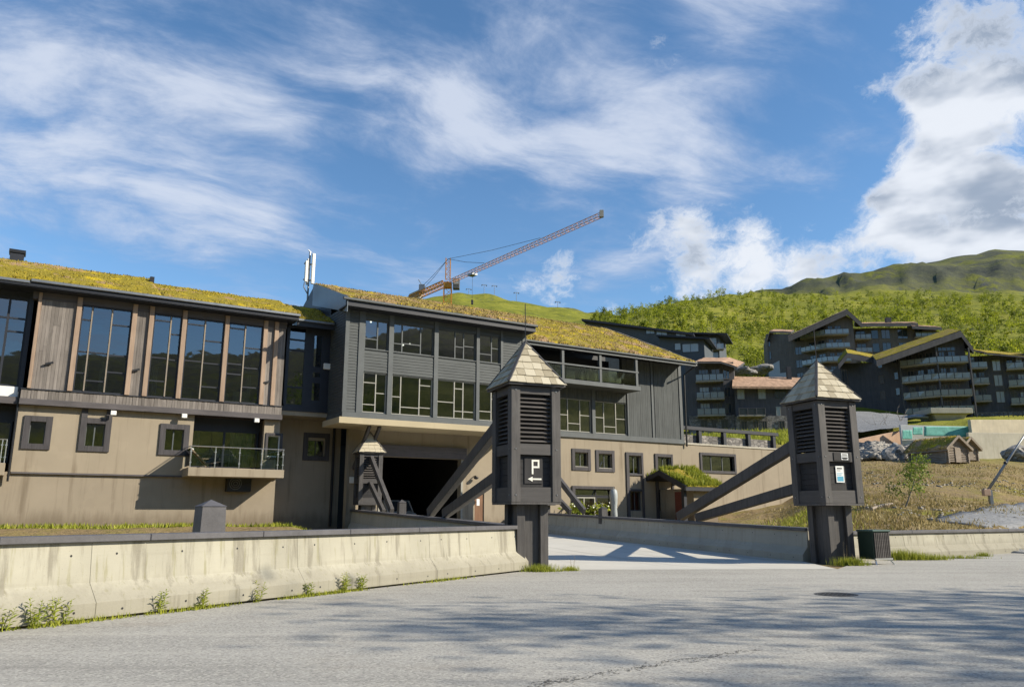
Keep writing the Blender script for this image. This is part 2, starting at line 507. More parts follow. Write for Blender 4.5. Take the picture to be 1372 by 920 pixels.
def terrain_mat():
    m, t, b = base_mat("hill_ground", 0.97, 0.1)
    geo = t.add('ShaderNodeNewGeometry')
    P = geo.outputs['Position']
    sp = t.add('ShaderNodeSeparateXYZ', {0: P})
    nz = t.add('ShaderNodeSeparateXYZ', {0: geo.outputs['Normal']}).outputs[2]
    r2 = t.vmath('LENGTH', P).outputs['Value']
    # near bank: dry grass, moss and bare stones
    n_a = t.noise(P, 0.35, 6, 0.65)
    n_b = t.noise(P, 3.5, 5, 0.7)
    n_c = t.noise(t.mapping(P, (1, 1, 1), (0, 0, 0), (9, 2, 4)), 0.18, 4, 0.55)
    near = t.ramp(t.math('ADD', t.math('MULTIPLY', n_a, 0.55), t.math('MULTIPLY', n_b, 0.45)),
                  [(0.34, (.12, .092, .045)), (0.48, (.25, .185, .10)), (0.56, (.22, .175, .065)), (0.68, (.34, .26, .165))])
    near = t.mix(t.math('MULTIPLY', t.mapr(n_c, 0.55, 0.68), 0.8), near, t.ramp(n_b, [(0.3, (.11, .12, .015)), (0.7, (.26, .25, .03))]))
    st = t.add('ShaderNodeTexVoronoi', {'Vector': P, 'Scale': 2.6})
    sm = t.math('MULTIPLY', t.mapr(st.outputs['Distance'], 0.20, 0.12), t.mapr(t.noise(P, 0.5, 3, 0.5), 0.50, 0.60))
    near = t.mix(sm, near, (.36, .33, .29))
    # far hill: yellow-green heath, darker scrub, rock on the steep parts
    f_a = t.noise(P, 0.022, 7, 0.62)
    f_b = t.noise(P, 0.16, 6, 0.68)
    far = t.ramp(t.math('ADD', t.math('MULTIPLY', f_a, 0.5), t.math('MULTIPLY', f_b, 0.5)),
                 [(0.33, (.075, .095, .016)), (0.5, (.19, .20, .026)), (0.62, (.27, .255, .04)), (0.75, (.18, .14, .07))])
    rock = t.ramp(t.noise(t.mapping(P, (0.05, 0.05, 0.012)), 1.0, 8, 0.72), [(0.3, (.035, .040, .042)), (0.7, (.15, .15, .145))])
    steep = t.math('ADD', nz, t.math('MULTIPLY', t.math('SUBTRACT', f_b, 0.5), 0.55))
    far = t.mix(t.mapr(steep, 0.90, 0.74), far, rock)
    fell = t.ramp(t.noise(t.mapping(P, (0.03, 0.03, 0.02)), 1.0, 8, 0.7), [(0.32, (.040, .048, .046)), (0.5, (.085, .092, .06)), (0.62, (.13, .14, .035)), (0.75, (.17, .165, .15))])
    far = t.mix(t.math('MULTIPLY', t.mapr(r2, 640, 760), t.mapr(f_a, 0.30, 0.50)), far, fell)
    cc = t.mix(t.mapr(r2, 95, 150), near, far)
    t.l.new(cc, b.inputs['Base Color'])
    bump(t, b, t.math('ADD', n_b, t.math('MULTIPLY', f_b, 6.0)), 0.6, 0.25)
    return m


hill_m = terrain_mat()


def gravel_mat(name, c1, c2):
    m, t, b = base_mat(name, 0.95, 0.15)
    P = t.add('ShaderNodeTexCoord').outputs['Object']
    v = t.add('ShaderNodeTexVoronoi', {'Vector': P, 'Scale': 9.0})
    s_ = t.add('ShaderNodeSeparateColor', {0: v.outputs['Color']}).outputs[0]
    f = t.math('ADD', t.math('MULTIPLY', s_, 0.45), t.math('MULTIPLY', t.noise(P, 0.6, 5, 0.6), 0.55))
    t.l.new(t.ramp(f, [(0.3, c1), (0.7, c2)]), b.inputs['Base Color'])
    bump(t, b, s_, 0.6, 0.04)
    return m


gravel = gravel_mat("gravel", (.16, .165, .17), (.27, .275, .28))
rock_m = gravel_mat("rock", (.15, .145, .14), (.36, .34, .31))


def shingle_mat():
    m, t, b = base_mat("shingle", 0.85, 0.25)
    oi = t.add('ShaderNodeObjectInfo').outputs['Random']
    P = t.add('ShaderNodeTexCoord').outputs['Object']
    n1 = t.noise(t.mapping(P, (9, 9, 2)), 1.0, 5, 0.6)
    n2 = t.noise(P, 30, 3, 0.6)
    f = t.math('ADD', t.math('MULTIPLY', oi, 0.6), t.math('MULTIPLY', n1, 0.4))
    cc = t.ramp(f, [(0.12, (.235, .205, .145)), (0.45, (.40, .355, .26)), (0.85, (.50, .46, .36))])
    cc = t.mix(t.math('MULTIPLY', t.mapr(n1, 0.58, 0.75), 0.5), cc, (.20, .17, .11))
    t.l.new(cc, b.inputs['Base Color'])
    bump(t, b, t.math('ADD', n1, n2), 0.4, 0.008)
    return m


shingle_m = shingle_mat()


def glass_mat(name, tint=(.45, .5, .5), base=0.16):
    m = bpy.data.materials.new(name)
    m.use_nodes = True
    t = NT(m.node_tree)
    t.n.clear()
    lw = t.add('ShaderNodeLayerWeight', {'Blend': 0.35})
    P = t.add('ShaderNodeTexCoord').outputs['Object']
    wob = t.noise(P, 0.9, 2, 0.5)
    bn = t.add('ShaderNodeBump', {'Height': wob, 'Strength': 0.06, 'Distance': 0.05})
    tr = t.add('ShaderNodeBsdfTransparent', {'Color': tint + (1,)})
    gl = t.add('ShaderNodeBsdfGlossy', {'Color': (.93, .96, 1.0, 1), 'Roughness': 0.015, 'Normal': bn.outputs[0]})
    fac = t.math('ADD', t.math('MULTIPLY', lw.outputs['Fresnel'], 1.0 - base), base, True)
    mx = t.add('ShaderNodeMixShader', {0: fac, 1: tr.outputs[0], 2: gl.outputs[0]})
    t.add('ShaderNodeOutputMaterial', {'Surface': mx.outputs[0]})
    MATS[name] = m
    return m


glass = glass_mat("window_glass", (.42, .47, .46), 0.13)
rail_glass = glass_mat("rail_glass", (.80, .85, .83), 0.02)


def far_glass_mat(name, c, spec=0.8):
    m, t, b = base_mat(name, 0.06, spec)
    b.inputs['Base Color'].default_value = c + (1,)
    return m


far_glass = far_glass_mat("far_window_glass", (.035, .045, .055))
far_glass_pale = far_glass_mat("far_pale_glass", (.30, .34, .36))
balc_glass = far_glass_mat("far_balcony_glass", (.22, .245, .25))
emis, te, be = base_mat("lamp_glow")
be.inputs['Emission Color'].default_value = (1, .93, .8, 1)
be.inputs['Emission Strength'].default_value = 2.0


# ================================================================ mesh helpers
class MB:
    def __init__(s):
        s.v, s.f = [], []

    def add(s, vs, fs):
        o = len(s.v)
        s.v += [tuple(v) for v in vs]
        s.f += [tuple(i + o for i in f) for f in fs]
        return s

    def hexa(s, p):
        """p: 8 corners, bottom ring 0-3 (ccw from above), top ring 4-7"""
        return s.add(p, [(0, 3, 2, 1), (4, 5, 6, 7), (0, 1, 5, 4), (1, 2, 6, 5), (2, 3, 7, 6), (3, 0, 4, 7)])

    def box(s, x0, x1, y0, y1, z0, z1):
        return s.hexa([(x0, y0, z0), (x1, y0, z0), (x1, y1, z0), (x0, y1, z0), (x0, y0, z1), (x1, y0, z1), (x1, y1, z1), (x0, y1, z1)])

    def beam(s, p, q, w, h, up=(0, 0, 1)):
        p, q = Vector(p), Vector(q)
        d = (q - p).normalized()
        sd = d.cross(Vector(up))
        if sd.length < 1e-4:
            sd = d.cross(Vector((1, 0, 0)))
        sd.normalize()
        u = sd.cross(d).normalized()
        c = []
        for e in (p, q):
            c.append([e + sd * (a * w / 2) + u * (b * h / 2) for a, b in ((-1, -1), (1, -1), (1, 1), (-1, 1))])
        return s.add(c[0] + c[1], [(0, 1, 2, 3), (7, 6, 5, 4), (0, 4, 5, 1), (1, 5, 6, 2), (2, 6, 7, 3), (3, 7, 4, 0)])

    def tube(s, pts, r, seg=6, r2=None, cap=True):
        pts = [Vector(p) for p in pts]
        n = len(pts)
        vs, fs = [], []
        for i, p in enumerate(pts):
            d = (pts[min(i + 1, n - 1)] - pts[max(i - 1, 0)]).normalized()
            a = d.cross(Vector((0.13, 0.27, 1)))
            if a.length < 1e-3:
                a = d.cross(Vector((1, 0, 0)))
            a.normalize()
            b = d.cross(a)
            rr = r if r2 is None else r + (r2 - r) * i / max(1, n - 1)
            vs += [p + (a * cos(2 * pi * k / seg) + b * sin(2 * pi * k / seg)) * rr for k in range(seg)]
        for i in range(n - 1):
            for k in range(seg):
                k2 = (k + 1) % seg
                fs.append((i * seg + k, i * seg + k2, (i + 1) * seg + k2, (i + 1) * seg + k))
        if cap:
            fs.append(tuple(range(seg))[::-1])
            fs.append(tuple((n - 1) * seg + k for k in range(seg)))
        return s.add(vs, fs)

    def extrude_poly(s, pts, vec):
        """pts: planar 3D polygon, vec: extrusion vector"""
        n = len(pts)
        v = Vector(vec)
        a = [Vector(p) for p in pts]
        return s.add(a + [p + v for p in a], [tuple(range(n))[::-1], tuple(range(n, 2 * n))] + [(i, (i + 1) % n, n + (i + 1) % n, n + i) for i in range(n)])

    def quad(s, *p):
        return s.add(p, [tuple(range(len(p)))])

    def sphere(s, c, r, seg=8, rings=5, sq=(1, 1, 1)):
        vs, fs = [], []
        for i in range(rings + 1):
            th = pi * i / rings
            for k in range(seg):
                ph = 2 * pi * k / seg
                vs.append((c[0] + r * sq[0] * sin(th) * cos(ph), c[1] + r * sq[1] * sin(th) * sin(ph), c[2] + r * sq[2] * cos(th)))
        for i in range(rings):
            for k in range(seg):
                k2 = (k + 1) % seg
                fs.append((i * seg + k, (i + 1) * seg + k, (i + 1) * seg + k2, i * seg + k2))
        return s.add(vs, fs)

    def mesh(s, name, mat, smooth=False, fix=True, weld=False):
        me = bpy.data.meshes.new(name)
        me.from_pydata(s.v, [], s.f)
        me.materials.append(mat)
        if fix or weld:
            bm = bmesh.new()
            bm.from_mesh(me)
            if weld:
                bmesh.ops.remove_doubles(bm, verts=bm.verts, dist=1e-4)
            bmesh.ops.recalc_face_normals(bm, faces=bm.faces)
            bm.to_mesh(me)
            bm.free()
        if smooth:
            for p in me.polygons:
                p.use_smooth = True
        me.update()
        return me

    def build(s, name, mat, parent=None, bevel=0.0, smooth=False, fix=True, seg=1, weld=False):
        org = ORG.get(parent.name) if parent is not None else None
        if org is not None:
            s.v = [(x - org[0], y - org[1], z - org[2]) for x, y, z in s.v]
        o = bpy.data.objects.new(name, s.mesh(name, mat, smooth, fix, weld))
        COL.objects.link(o)
        if parent is not None:
            o.parent = parent
            if org is not None:
                ORG[o.name] = org
        if bevel:
            md = o.modifiers.new("bevel", 'BEVEL')
            md.width = bevel
            md.segments = seg
            md.limit_method = 'ANGLE'
        return o


ORG = {}


def tag(o, label=None, cat=None, group=None, kind=None):
    if label:
        o["label"] = label
    if cat:
        o["category"] = cat
    if group:
        o["group"] = group
    if kind:
        o["kind"] = kind
    return o


def empty(name, loc, rz=0.0, org=None):
    o = bpy.data.objects.new(name, None)
    COL.objects.link(o)
    o.location = loc
    o.rotation_euler = (0, 0, rz)
    o.empty_display_size = 0.3
    if org is not None:
        ORG[o.name] = org
    return o


def based(name, mb, mat, base, **kw):
    """one-mesh thing with its origin at its base"""
    b = Vector(base)
    mb.v = [(x - b.x, y - b.y, z - b.z) for x, y, z in mb.v]
    o = mb.build(name, mat, **kw)
    o.location = b
    return o


def copy_tree(o, parent=None):
    c = o.copy()
    COL.objects.link(c)
    c.parent = parent
    for ch in o.children:
        copy_tree(ch, c)
    return c


def inst(mesh, name, parent=None, loc=(0, 0, 0), rot=(0, 0, 0), sc=(1, 1, 1)):
    o = bpy.data.objects.new(name, mesh)
    COL.objects.link(o)
    o.parent = parent
    o.location = loc
    o.rotation_euler = rot
    o.scale = sc
    return o


def big_mesh(name, verts, quads, mat, smooth=False):
    """numpy verts (n,3), quads (m,4)"""
    me = bpy.data.meshes.new(name)
    n, m = len(verts), len(quads)
    k = quads.shape[1]
    me.vertices.add(n)
    me.vertices.foreach_set("co", verts.astype(np.float32).ravel())
    me.loops.add(m * k)
    me.loops.foreach_set("vertex_index", quads.astype(np.int32).ravel())
    me.polygons.add(m)
    me.polygons.foreach_set("loop_start", np.arange(0, m * k, k, dtype=np.int32))
    if smooth:
        me.polygons.foreach_set("use_smooth", np.ones(m, dtype=bool))
    me.materials.append(mat)
    me.update(calc_edges=True)
    me.validate()
    return me


rng = np.random.default_rng(11)


def blades(points, hmin, hmax, width, lean=0.35, rs=rng):
    """grass blades as narrow triangles standing on the given points (n,3)"""
    n = len(points)
    a = rs.uniform(0, 2 * pi, n)
    h = rs.uniform(hmin, hmax, n)
    w = width * rs.uniform(0.6, 1.3, n)
    d = np.stack([np.cos(a), np.sin(a), np.zeros(n)], 1)
    la = rs.uniform(0, 2 * pi, n)
    ln = np.stack([np.cos(la), np.sin(la), np.zeros(n)], 1) * (h * lean * rs.uniform(0.1, 1, n))[:, None]
    v = np.empty((n, 3, 3))
    v[:, 0] = points - d * w[:, None]
    v[:, 1] = points + d * w[:, None]
    v[:, 2] = points + ln + np.array([0, 0, 1]) * h[:, None]
    return v.reshape(-1, 3), np.arange(n * 3).reshape(-1, 3)


def leaf_cloud(centers, size, rs=rng, aspect=1.6):
    """small four-cornered leaves turned every way at the given centres"""
    n = len(centers)
    a = rs.normal(size=(n, 3))
    a /= np.linalg.norm(a, axis=1)[:, None]
    b = rs.normal(size=(n, 3))
    b -= a * (a * b).sum(1)[:, None]
    b /= np.linalg.norm(b, axis=1)[:, None]
    s = size * rs.uniform(0.6, 1.35, n)[:, None]
    v = np.empty((n, 4, 3))
    v[:, 0] = centers - a * s * aspect * .5
    v[:, 1] = centers + b * s * .42
    v[:, 2] = centers + a * s * aspect * .5
    v[:, 3] = centers - b * s * .42
    return v.reshape(-1, 3), np.arange(n * 4).reshape(-1, 4)


# ================================================================ terrain
ST = [22, 30, 40, 52, 66, 82, 95, 108, 113, 122, 146, 185, 240, 300, 370, 450, 530, 600, 660, 760, 1000, 1600, 2600, 4200]
# columns: photo x -> either z in metres (tuple 'z', value) or photo y of the surface at that distance


def col_px(px, ys):
    """ys: photo y per station (None = keep interpolating)"""
    out = []
    for r, y in zip(ST, ys):
        if y is None:
            out.append(None)
        elif isinstance(y, tuple):
            out.append(y[0])
        else:
            rr = ray(px, y)
            out.append(CAM_H + rr.z / rr.y * r)
    lo = [(i, v) for i, v in enumerate(out) if v is not None]
    xs, vs = [np.log(ST[i]) for i, _ in lo], [v for _, v in lo]
    return np.interp(np.log(ST), xs, vs)


def phi_px(px, row=470):
    rr = ray(px, row)
    return atan2(rr.x, rr.y)


_ = None
COLS = [
    (-pi, np.interp(np.log(ST), np.log([22, 60, 200, 500, 900, 1600, 2600, 4200]), [0, -.5, -4, 10, 100, 290, 400, 400])),
    (-2.2, np.interp(np.log(ST), np.log([22, 60, 200, 600, 1000, 1600, 2600, 4200]), [0, -.5, -6, -10, 90, 300, 400, 400])),
    (-1.2, np.interp(np.log(ST), np.log([22, 60, 200, 600, 1000, 1600, 2600, 4200]), [0, .5, 2, 10, 50, 140, 220, 250])),
    (phi_px(0), np.interp(np.log(ST), np.log([22, 60, 200, 600, 1000, 1600, 4200]), [0, 1, 4, 15, 40, 70, 120])),
    (phi_px(430), np.interp(np.log(ST), np.log([22, 60, 200, 300, 530, 660, 1000, 4200]), [0, .6, 6, 30, 120, 150, 150, 150])),
    (phi_px(540), col_px(540, [(0,), (.5,), (.6,), (.6,), (.8,), (1,), (1.5,), (2,), _, _, _, _, (10,), _, (60,), _, (130,), 404, 405, _, _, _, _, (300,)])),
    (phi_px(610), col_px(610, [(0,), (.5,), (.6,), (.6,), (.8,), (1,), (1.5,), (2,), _, _, _, (8,), (15,), _, (70,), _, (140,), 400, 395, 400, _, _, _, (300,)])),
    (phi_px(690), col_px(690, [(0,), (.5,), (.6,), (.6,), (.8,), (1,), (1.5,), (2,), _, _, _, (10,), (20,), _, (78,), _, (140,), 409, 405, 411, _, _, _, (300,)])),
    (phi_px(770), col_px(770, [(0,), (.2,), (.4,), (.5,), (.8,), (2,), (3,), (5,), _, _, _, (16,), (32,), _, (82,), _, 428, 418, 416, 421, _, _, _, (300,)])),
    (phi_px(815), col_px(815, [(0,), (.2,), (.4,), (.6,), (1.2,), (3.,), (5,), (7,), _, _, (14,), (24,), (44,), _, 436, 430, 427, 424, 422, 426, _, _, _, (300,)])),
    (phi_px(850), col_px(850, [(0,), (.2,), (.4,), (.7,), (2,), (5,), (7,), (9,), _, _, (16,), (28,), 468, 440, 428, 424, 424, 423, 424, 428, _, _, _, (300,)])),
    (phi_px(910), col_px(910, [(0,), (.2,), (.4,), (.8,), (2,), (7.5,), (8.5,), (9.8,), _, _, (16,), (28,), 472, 445, 425, 410, 407, 408, _, 412, _, _, _, (300,)])),
    (phi_px(970), col_px(970, [(0,), (.2,), (.4,), (.8,), (2,), (8,), (9,), (10.3,), _, _, 575, (26,), 486, 455, 432, 410, 398, 397, 400, 404, _, _, _, (300,)])),
    (phi_px(1035), col_px(1035, [(0,), (.3,), (.7,), (1.3,), (2.6,), (8,), (9,), (10.5,), _, _, 573, 525, 488, 458, 434, 414, 402, 396, 389, 392, _, _, _, (300,)])),
    (phi_px(1095), col_px(1095, [(0,), (.4,), 690, 668, 642, 625, 618, (9.5,), (9.8,), (13,), 570, 522, 485, 455, 432, 414, 403, 396, 374, 378, _, _, _, (350,)])),
    (phi_px(1160), col_px(1160, [(0,), (.55,), 684, 661, 640, 622, 616, 606, 600, 582, 562, 518, 480, 452, 430, 412, 401, 394, 369, 372, 390, _, _, (350,)])),
    (phi_px(1215), col_px(1215, [(0,), (.55,), 684, 661, 640, 622, 616, 613, 610, 572, 560, 516, 478, 450, 428, 410, 400, 393, 357, 360, 372, _, _, (350,)])),
    (phi_px(1300), col_px(1300, [(0,), (.5,), 688, 665, 643, 624, 617, 614, 610, 562, 558, 514, 474, 446, 424, 408, 398, 391, 350, 352, 344, _, _, (400,)])),
    (phi_px(1372), col_px(1372, [(0,), (.4,), 696, 678, 658, 636, 622, 614, 610, 562, 556, 510, 470, 442, 420, 405, 396, 389, 345, 346, 334, _, _, (420,)])),
    (phi_px(1600), np.interp(np.log(ST), np.log([22, 30, 60, 95, 146, 240, 370, 530, 660, 1000, 4200]), [0, .3, 3, 8, 20, 48, 95, 140, 215, 330, 450])),
    (1.25, np.interp(np.log(ST), np.log([22, 40, 95, 146, 240, 370, 530, 660, 1000, 4200]), [0, .5, 5, 12, 28, 50, 75, 110, 160, 300])),
    (2.1, np.interp(np.log(ST), np.log([22, 60, 200, 500, 900, 1600, 2600, 4200]), [0, 0, 2, 60, 210, 400, 500, 500])),
    (2.3, np.interp(np.log(ST), np.log([22, 60, 200, 500, 900, 1600, 2600, 4200]), [0, 0, 0, 30, 150, 335, 430, 430])),
    (2.62, np.interp(np.log(ST), np.log([22, 60, 200, 500, 900, 1600, 2600, 4200]), [0, -.5, -2, 10, 100, 290, 390, 390])),
    (pi, np.interp(np.log(ST), np.log([22, 60, 200, 500, 900, 1600, 2600, 4200]), [0, -.5, -4, 10, 100, 290, 400, 400])),
]
CPHI = np.array([c[0] for c in COLS])
CTAB = np.array([c[1] for c in COLS])
LST = np.log(np.array(ST, float))

# facade frame of the hotel: O is a point at its foot, e runs along it to the right, n out of it to the camera
FA = radians(58.3)
E_ = Vector((sin(FA), cos(FA), 0))
N_ = Vector((cos(FA), -sin(FA), 0))
_r0 = ray(48, 688)
O_ = CAMP + _r0 * (37.2 / _r0.y)
O_.z = 0
# bridge frame
BA = radians(23.5)
BD = Vector((-sin(BA), cos(BA), 0))
BL = Vector((cos(BA), sin(BA), 0))
T1 = Vector((0.42, 24.0, 0))
T2 = Vector((10.72, 27.1, 0))
BSLOPE = 0.0255
WL0 = gnd(0, 845)
WL1 = gnd(708, 764)
wl_dir = (WL1 - WL0).normalized()
WR0 = gnd(1150, 752)
WR1 = gnd(1372, 739.5)
wr_dir = (WR1 - WR0).normalized()


def deck_z(s):
    return max(0.0, s * BSLOPE)


def terrain_z(x, y):
    r = sqrt(x * x + y * y)
    ph = atan2(x, y)
    ap_ = abs(ph)
    k_ = min(1.0, max(0.0, (ap_ - .75) / .5))
    st_ = r * ((1 - k_) * cos(min(ap_, 1.3)) + k_)      # stations count depth ahead, plain distance to the sides and behind
    if st_ < 22:
        base = 0.0
    else:
        i = int(np.searchsorted(CPHI, ph)) - 1
        i = max(0, min(len(CPHI) - 2, i))
        t = (ph - CPHI[i]) / (CPHI[i + 1] - CPHI[i])
        t = min(1, max(0, t))
        lr = math.log(min(st_, 4190))
        j = int(np.searchsorted(LST, lr)) - 1
        j = max(0, min(len(LST) - 2, j))
        s = (lr - LST[j]) / (LST[j + 1] - LST[j])
        base = ((CTAB[i, j] * (1 - t) + CTAB[i + 1, j] * t) * (1 - s) + (CTAB[i, j + 1] * (1 - t) + CTAB[i + 1, j + 1] * t) * s)
    # strip at the foot of the hotel
    p = Vector((x, y, 0))
    q = (p - O_).dot(N_)
    u = (p - O_).dot(E_)
    if -25 < q < 14 and -30 < u < 44:
        k = min(1, max(0, (12 - q) / 8.0))
        k *= min(1, max(0, (44 - u) / 4))
        base = base * (1 - k) + 1.0 * k
    # the forecourt is flat up to the right-hand wall
    fw_ = (p - WR0).dot(Vector((wr_dir.y, -wr_dir.x, 0)))
    fade_ = min(1, max(0, (160 - r) / 90.0))
    if x > 6 and y < 60 and r < 160:
        k = min(1, max(0, (fw_ + .62) / .25)) * fade_
        base = base * (1 - k)
    sf_ = (p - T1).dot(BD)
    lw_ = (p - WL0).dot(Vector((wl_dir.y, -wl_dir.x, 0)))
    if lw_ > -.6 and sf_ < 2.0 and x < 14 and r < 160:
        base *= 1 - fade_
    # the bridge runs over a dip
    d = p - T1
    s = d.dot(BD)
    l = d.dot(BL)
    if 0 < s < 40 and -4 < l < 15:
        k = min(1, min(l + 4, 15 - l) / 3.0) * min(1, s / 1.0)
        base = base * (1 - k) + min(base, deck_z(s) - 0.5) * k
    # bumps grow with distance
    if r > 34 and fw_ < -1:
        a = min(1, (r - 34) / 25.0)
        base += a * 0.22 * (noise.noise((x * .35, y * .35, 0)) + .6 * noise.noise((x * .9, y * .9, 3)))
    if r > 170:
        a = min(1, (r - 170) / 150.0)
        base += a * (3.2 * noise.noise((x * .021, y * .021, 7)) + 1.5 * noise.noise((x * .06, y * .06, 1)))
    if r > 560:
        a = min(1, (r - 560) / 60.0)
        base += a * (5 * noise.noise((x * .018, y * .018, 2)) + 3 * noise.noise((x * .05, y * .05, 5)))
        if 585 < st_ < 720 and .2 < ph < .75:
            k = sin(pi * (st_ - 585) / 135)
            base += k * (5 * (1 - abs(noise.noise((x * .03, y * .03, 11))) * 2) - 6 + 4 * noise.noise((x * .11, y * .11, 4)))
    return base - 0.03


def build_terrain():
    rs_ = list(np.concatenate([np.linspace(1.5, 22, 10), np.exp(np.linspace(np.log(24), np.log(120), 58)), np.exp(np.linspace(np.log(124), np.log(900), 92)),
                               np.exp(np.linspace(np.log(960), np.log(4150), 16))]))
    phs = list(np.concatenate([np.linspace(-pi, -0.62, 60, endpoint=False), np.linspace(-0.62, 0.66, 210, endpoint=False), np.linspace(0.66, pi, 60, endpoint=False)]))
    m = len(phs)
    vs = [(0, 0, -0.03)]
    for r in rs_:
        for ph in phs:
            x, y = r * sin(ph), r * cos(ph)
            vs.append((x, y, terrain_z(x, y)))
    qs, tris = [], []
    for i in range(len(rs_) - 1):
        for k in range(m):
            k2 = (k + 1) % m
            qs.append((1 + i * m + k, 1 + i * m + k2, 1 + (i + 1) * m + k2, 1 + (i + 1) * m + k))
    for k in range(m):
        qs.append((0, 1 + (k + 1) % m, 1 + k, 0))
    me = bpy.data.meshes.new("terrain")
    me.from_pydata(vs, [], [q if len(set(q)) == 4 else q[:3] for q in qs])
    me.materials.append(hill_m)
    bm = bmesh.new()
    bm.from_mesh(me)
    bmesh.ops.recalc_face_normals(bm, faces=bm.faces)
    up = sum(f.normal.z for f in bm.faces)
    if up < 0:
        bmesh.ops.reverse_faces(bm, faces=bm.faces)
    for f in bm.faces:
        f.smooth = True
    bm.to_mesh(me)
    bm.free()
    o = bpy.data.objects.new("terrain", me)
    COL.objects.link(o)
    tag(o, "green and rocky hillside rising behind the buildings", "hill", kind="structure")


build_terrain()

# ---------------------------------------------------------------- road, deck, path


def flat_sheet(name, pts, z, mat, div=None):
    mb = MB()
    mb.quad(*[(p[0], p[1], z) for p in pts])
    return mb.build(name, mat, fix=False)


seamL, seamR = gnd(722, 763), gnd(1122, 762)
a = WL0 - wl_dir * 14
b = WR1 + wr_dir * 26
road = flat_sheet("asphalt_road", [(-40, -45), (60, -45), (60, 58), (b.x, b.y), (WR0.x, WR0.y), (seamR.x, seamR.y), (seamL.x, seamL.y), (WL1.x, WL1.y), (a.x, a.y), (-40, a.y - 6)], 0.0, asphalt)
tag(road, "worn light grey asphalt forecourt with tree shadows", "road", kind="structure")
# bridge deck: starts at the asphalt seam, climbs gently to the garage
mb = MB()
SL = [-1.2, 0, 2, 5, 10, 16, 22, 26.5]
prev = None
wd = (T2 - T1).dot(BL)
for s in SL:
    base = T1 + BD * s
    l0, l1 = base + BL * 0.2, base + BL * (wd - 0.2)
    if s == SL[0]:
        l0, l1 = seamL, seamR
    z = deck_z(s) + 0.004
    row = [(l0.x, l0.y, z), (l1.x, l1.y, z)]
    if prev:
        mb.quad(prev[0], prev[1], row[1], row[0])
    prev = row
# into the garage
u_g0, u_g1 = 16.6, 22.8
ga, gb = O_ + E_ * u_g0 - N_ * 12, O_ + E_ * u_g1 - N_ * 12
mb.quad(prev[0], prev[1], (gb.x, gb.y, prev[0][2]), (ga.x, ga.y, prev[0][2]))
o = mb.build("bridge_deck", deck_m)
tag(o, "pale bridge deck running between the two near towers to the garage", "bridge deck", kind="structure")

mb = MB()
path_px = [(1320, 714, 34.5), (1366, 703, 38), (1396, 692, 43), (1436, 683, 49), (1490, 675, 56)]
pl = []
for (x_, y_, r_) in path_px:
    rr = ray(x_, y_)
    pl.append((rr.x / rr.y * r_, r_))
rows = []
for i in range(33):
    t = i / 32 * (len(pl) - 1)
    j = min(int(t), len(pl) - 2)
    f = t - j
    cx, cy = pl[j][0] * (1 - f) + pl[j + 1][0] * f, pl[j][1] * (1 - f) + pl[j + 1][1] * f
    dx, dy = pl[j + 1][0] - pl[j][0], pl[j + 1][1] - pl[j][1]
    ln = sqrt(dx * dx + dy * dy)
    row = []
    for k in range(9):
        w = (k / 8 - .5) * 4.6
        x, y = cx - dy / ln * w, cy + dx / ln * w
        row.append((x, y, terrain_z(x, y) + 0.06))
    rows.append(row)
for i in range(32):
    for k in range(8):
        mb.quad(rows[i][k], rows[i][k + 1], rows[i + 1][k + 1], rows[i + 1][k])
o = mb.build("gravel_path", gravel, smooth=True, weld=True)
md = o.modifiers.new("depth", 'SOLIDIFY')
md.thickness = .45
md.offset = -1 if o.data.polygons[0].normal.z > 0 else 1
tag(o, "grey gravel track climbing the bank behind the right wall", "path", kind="structure")


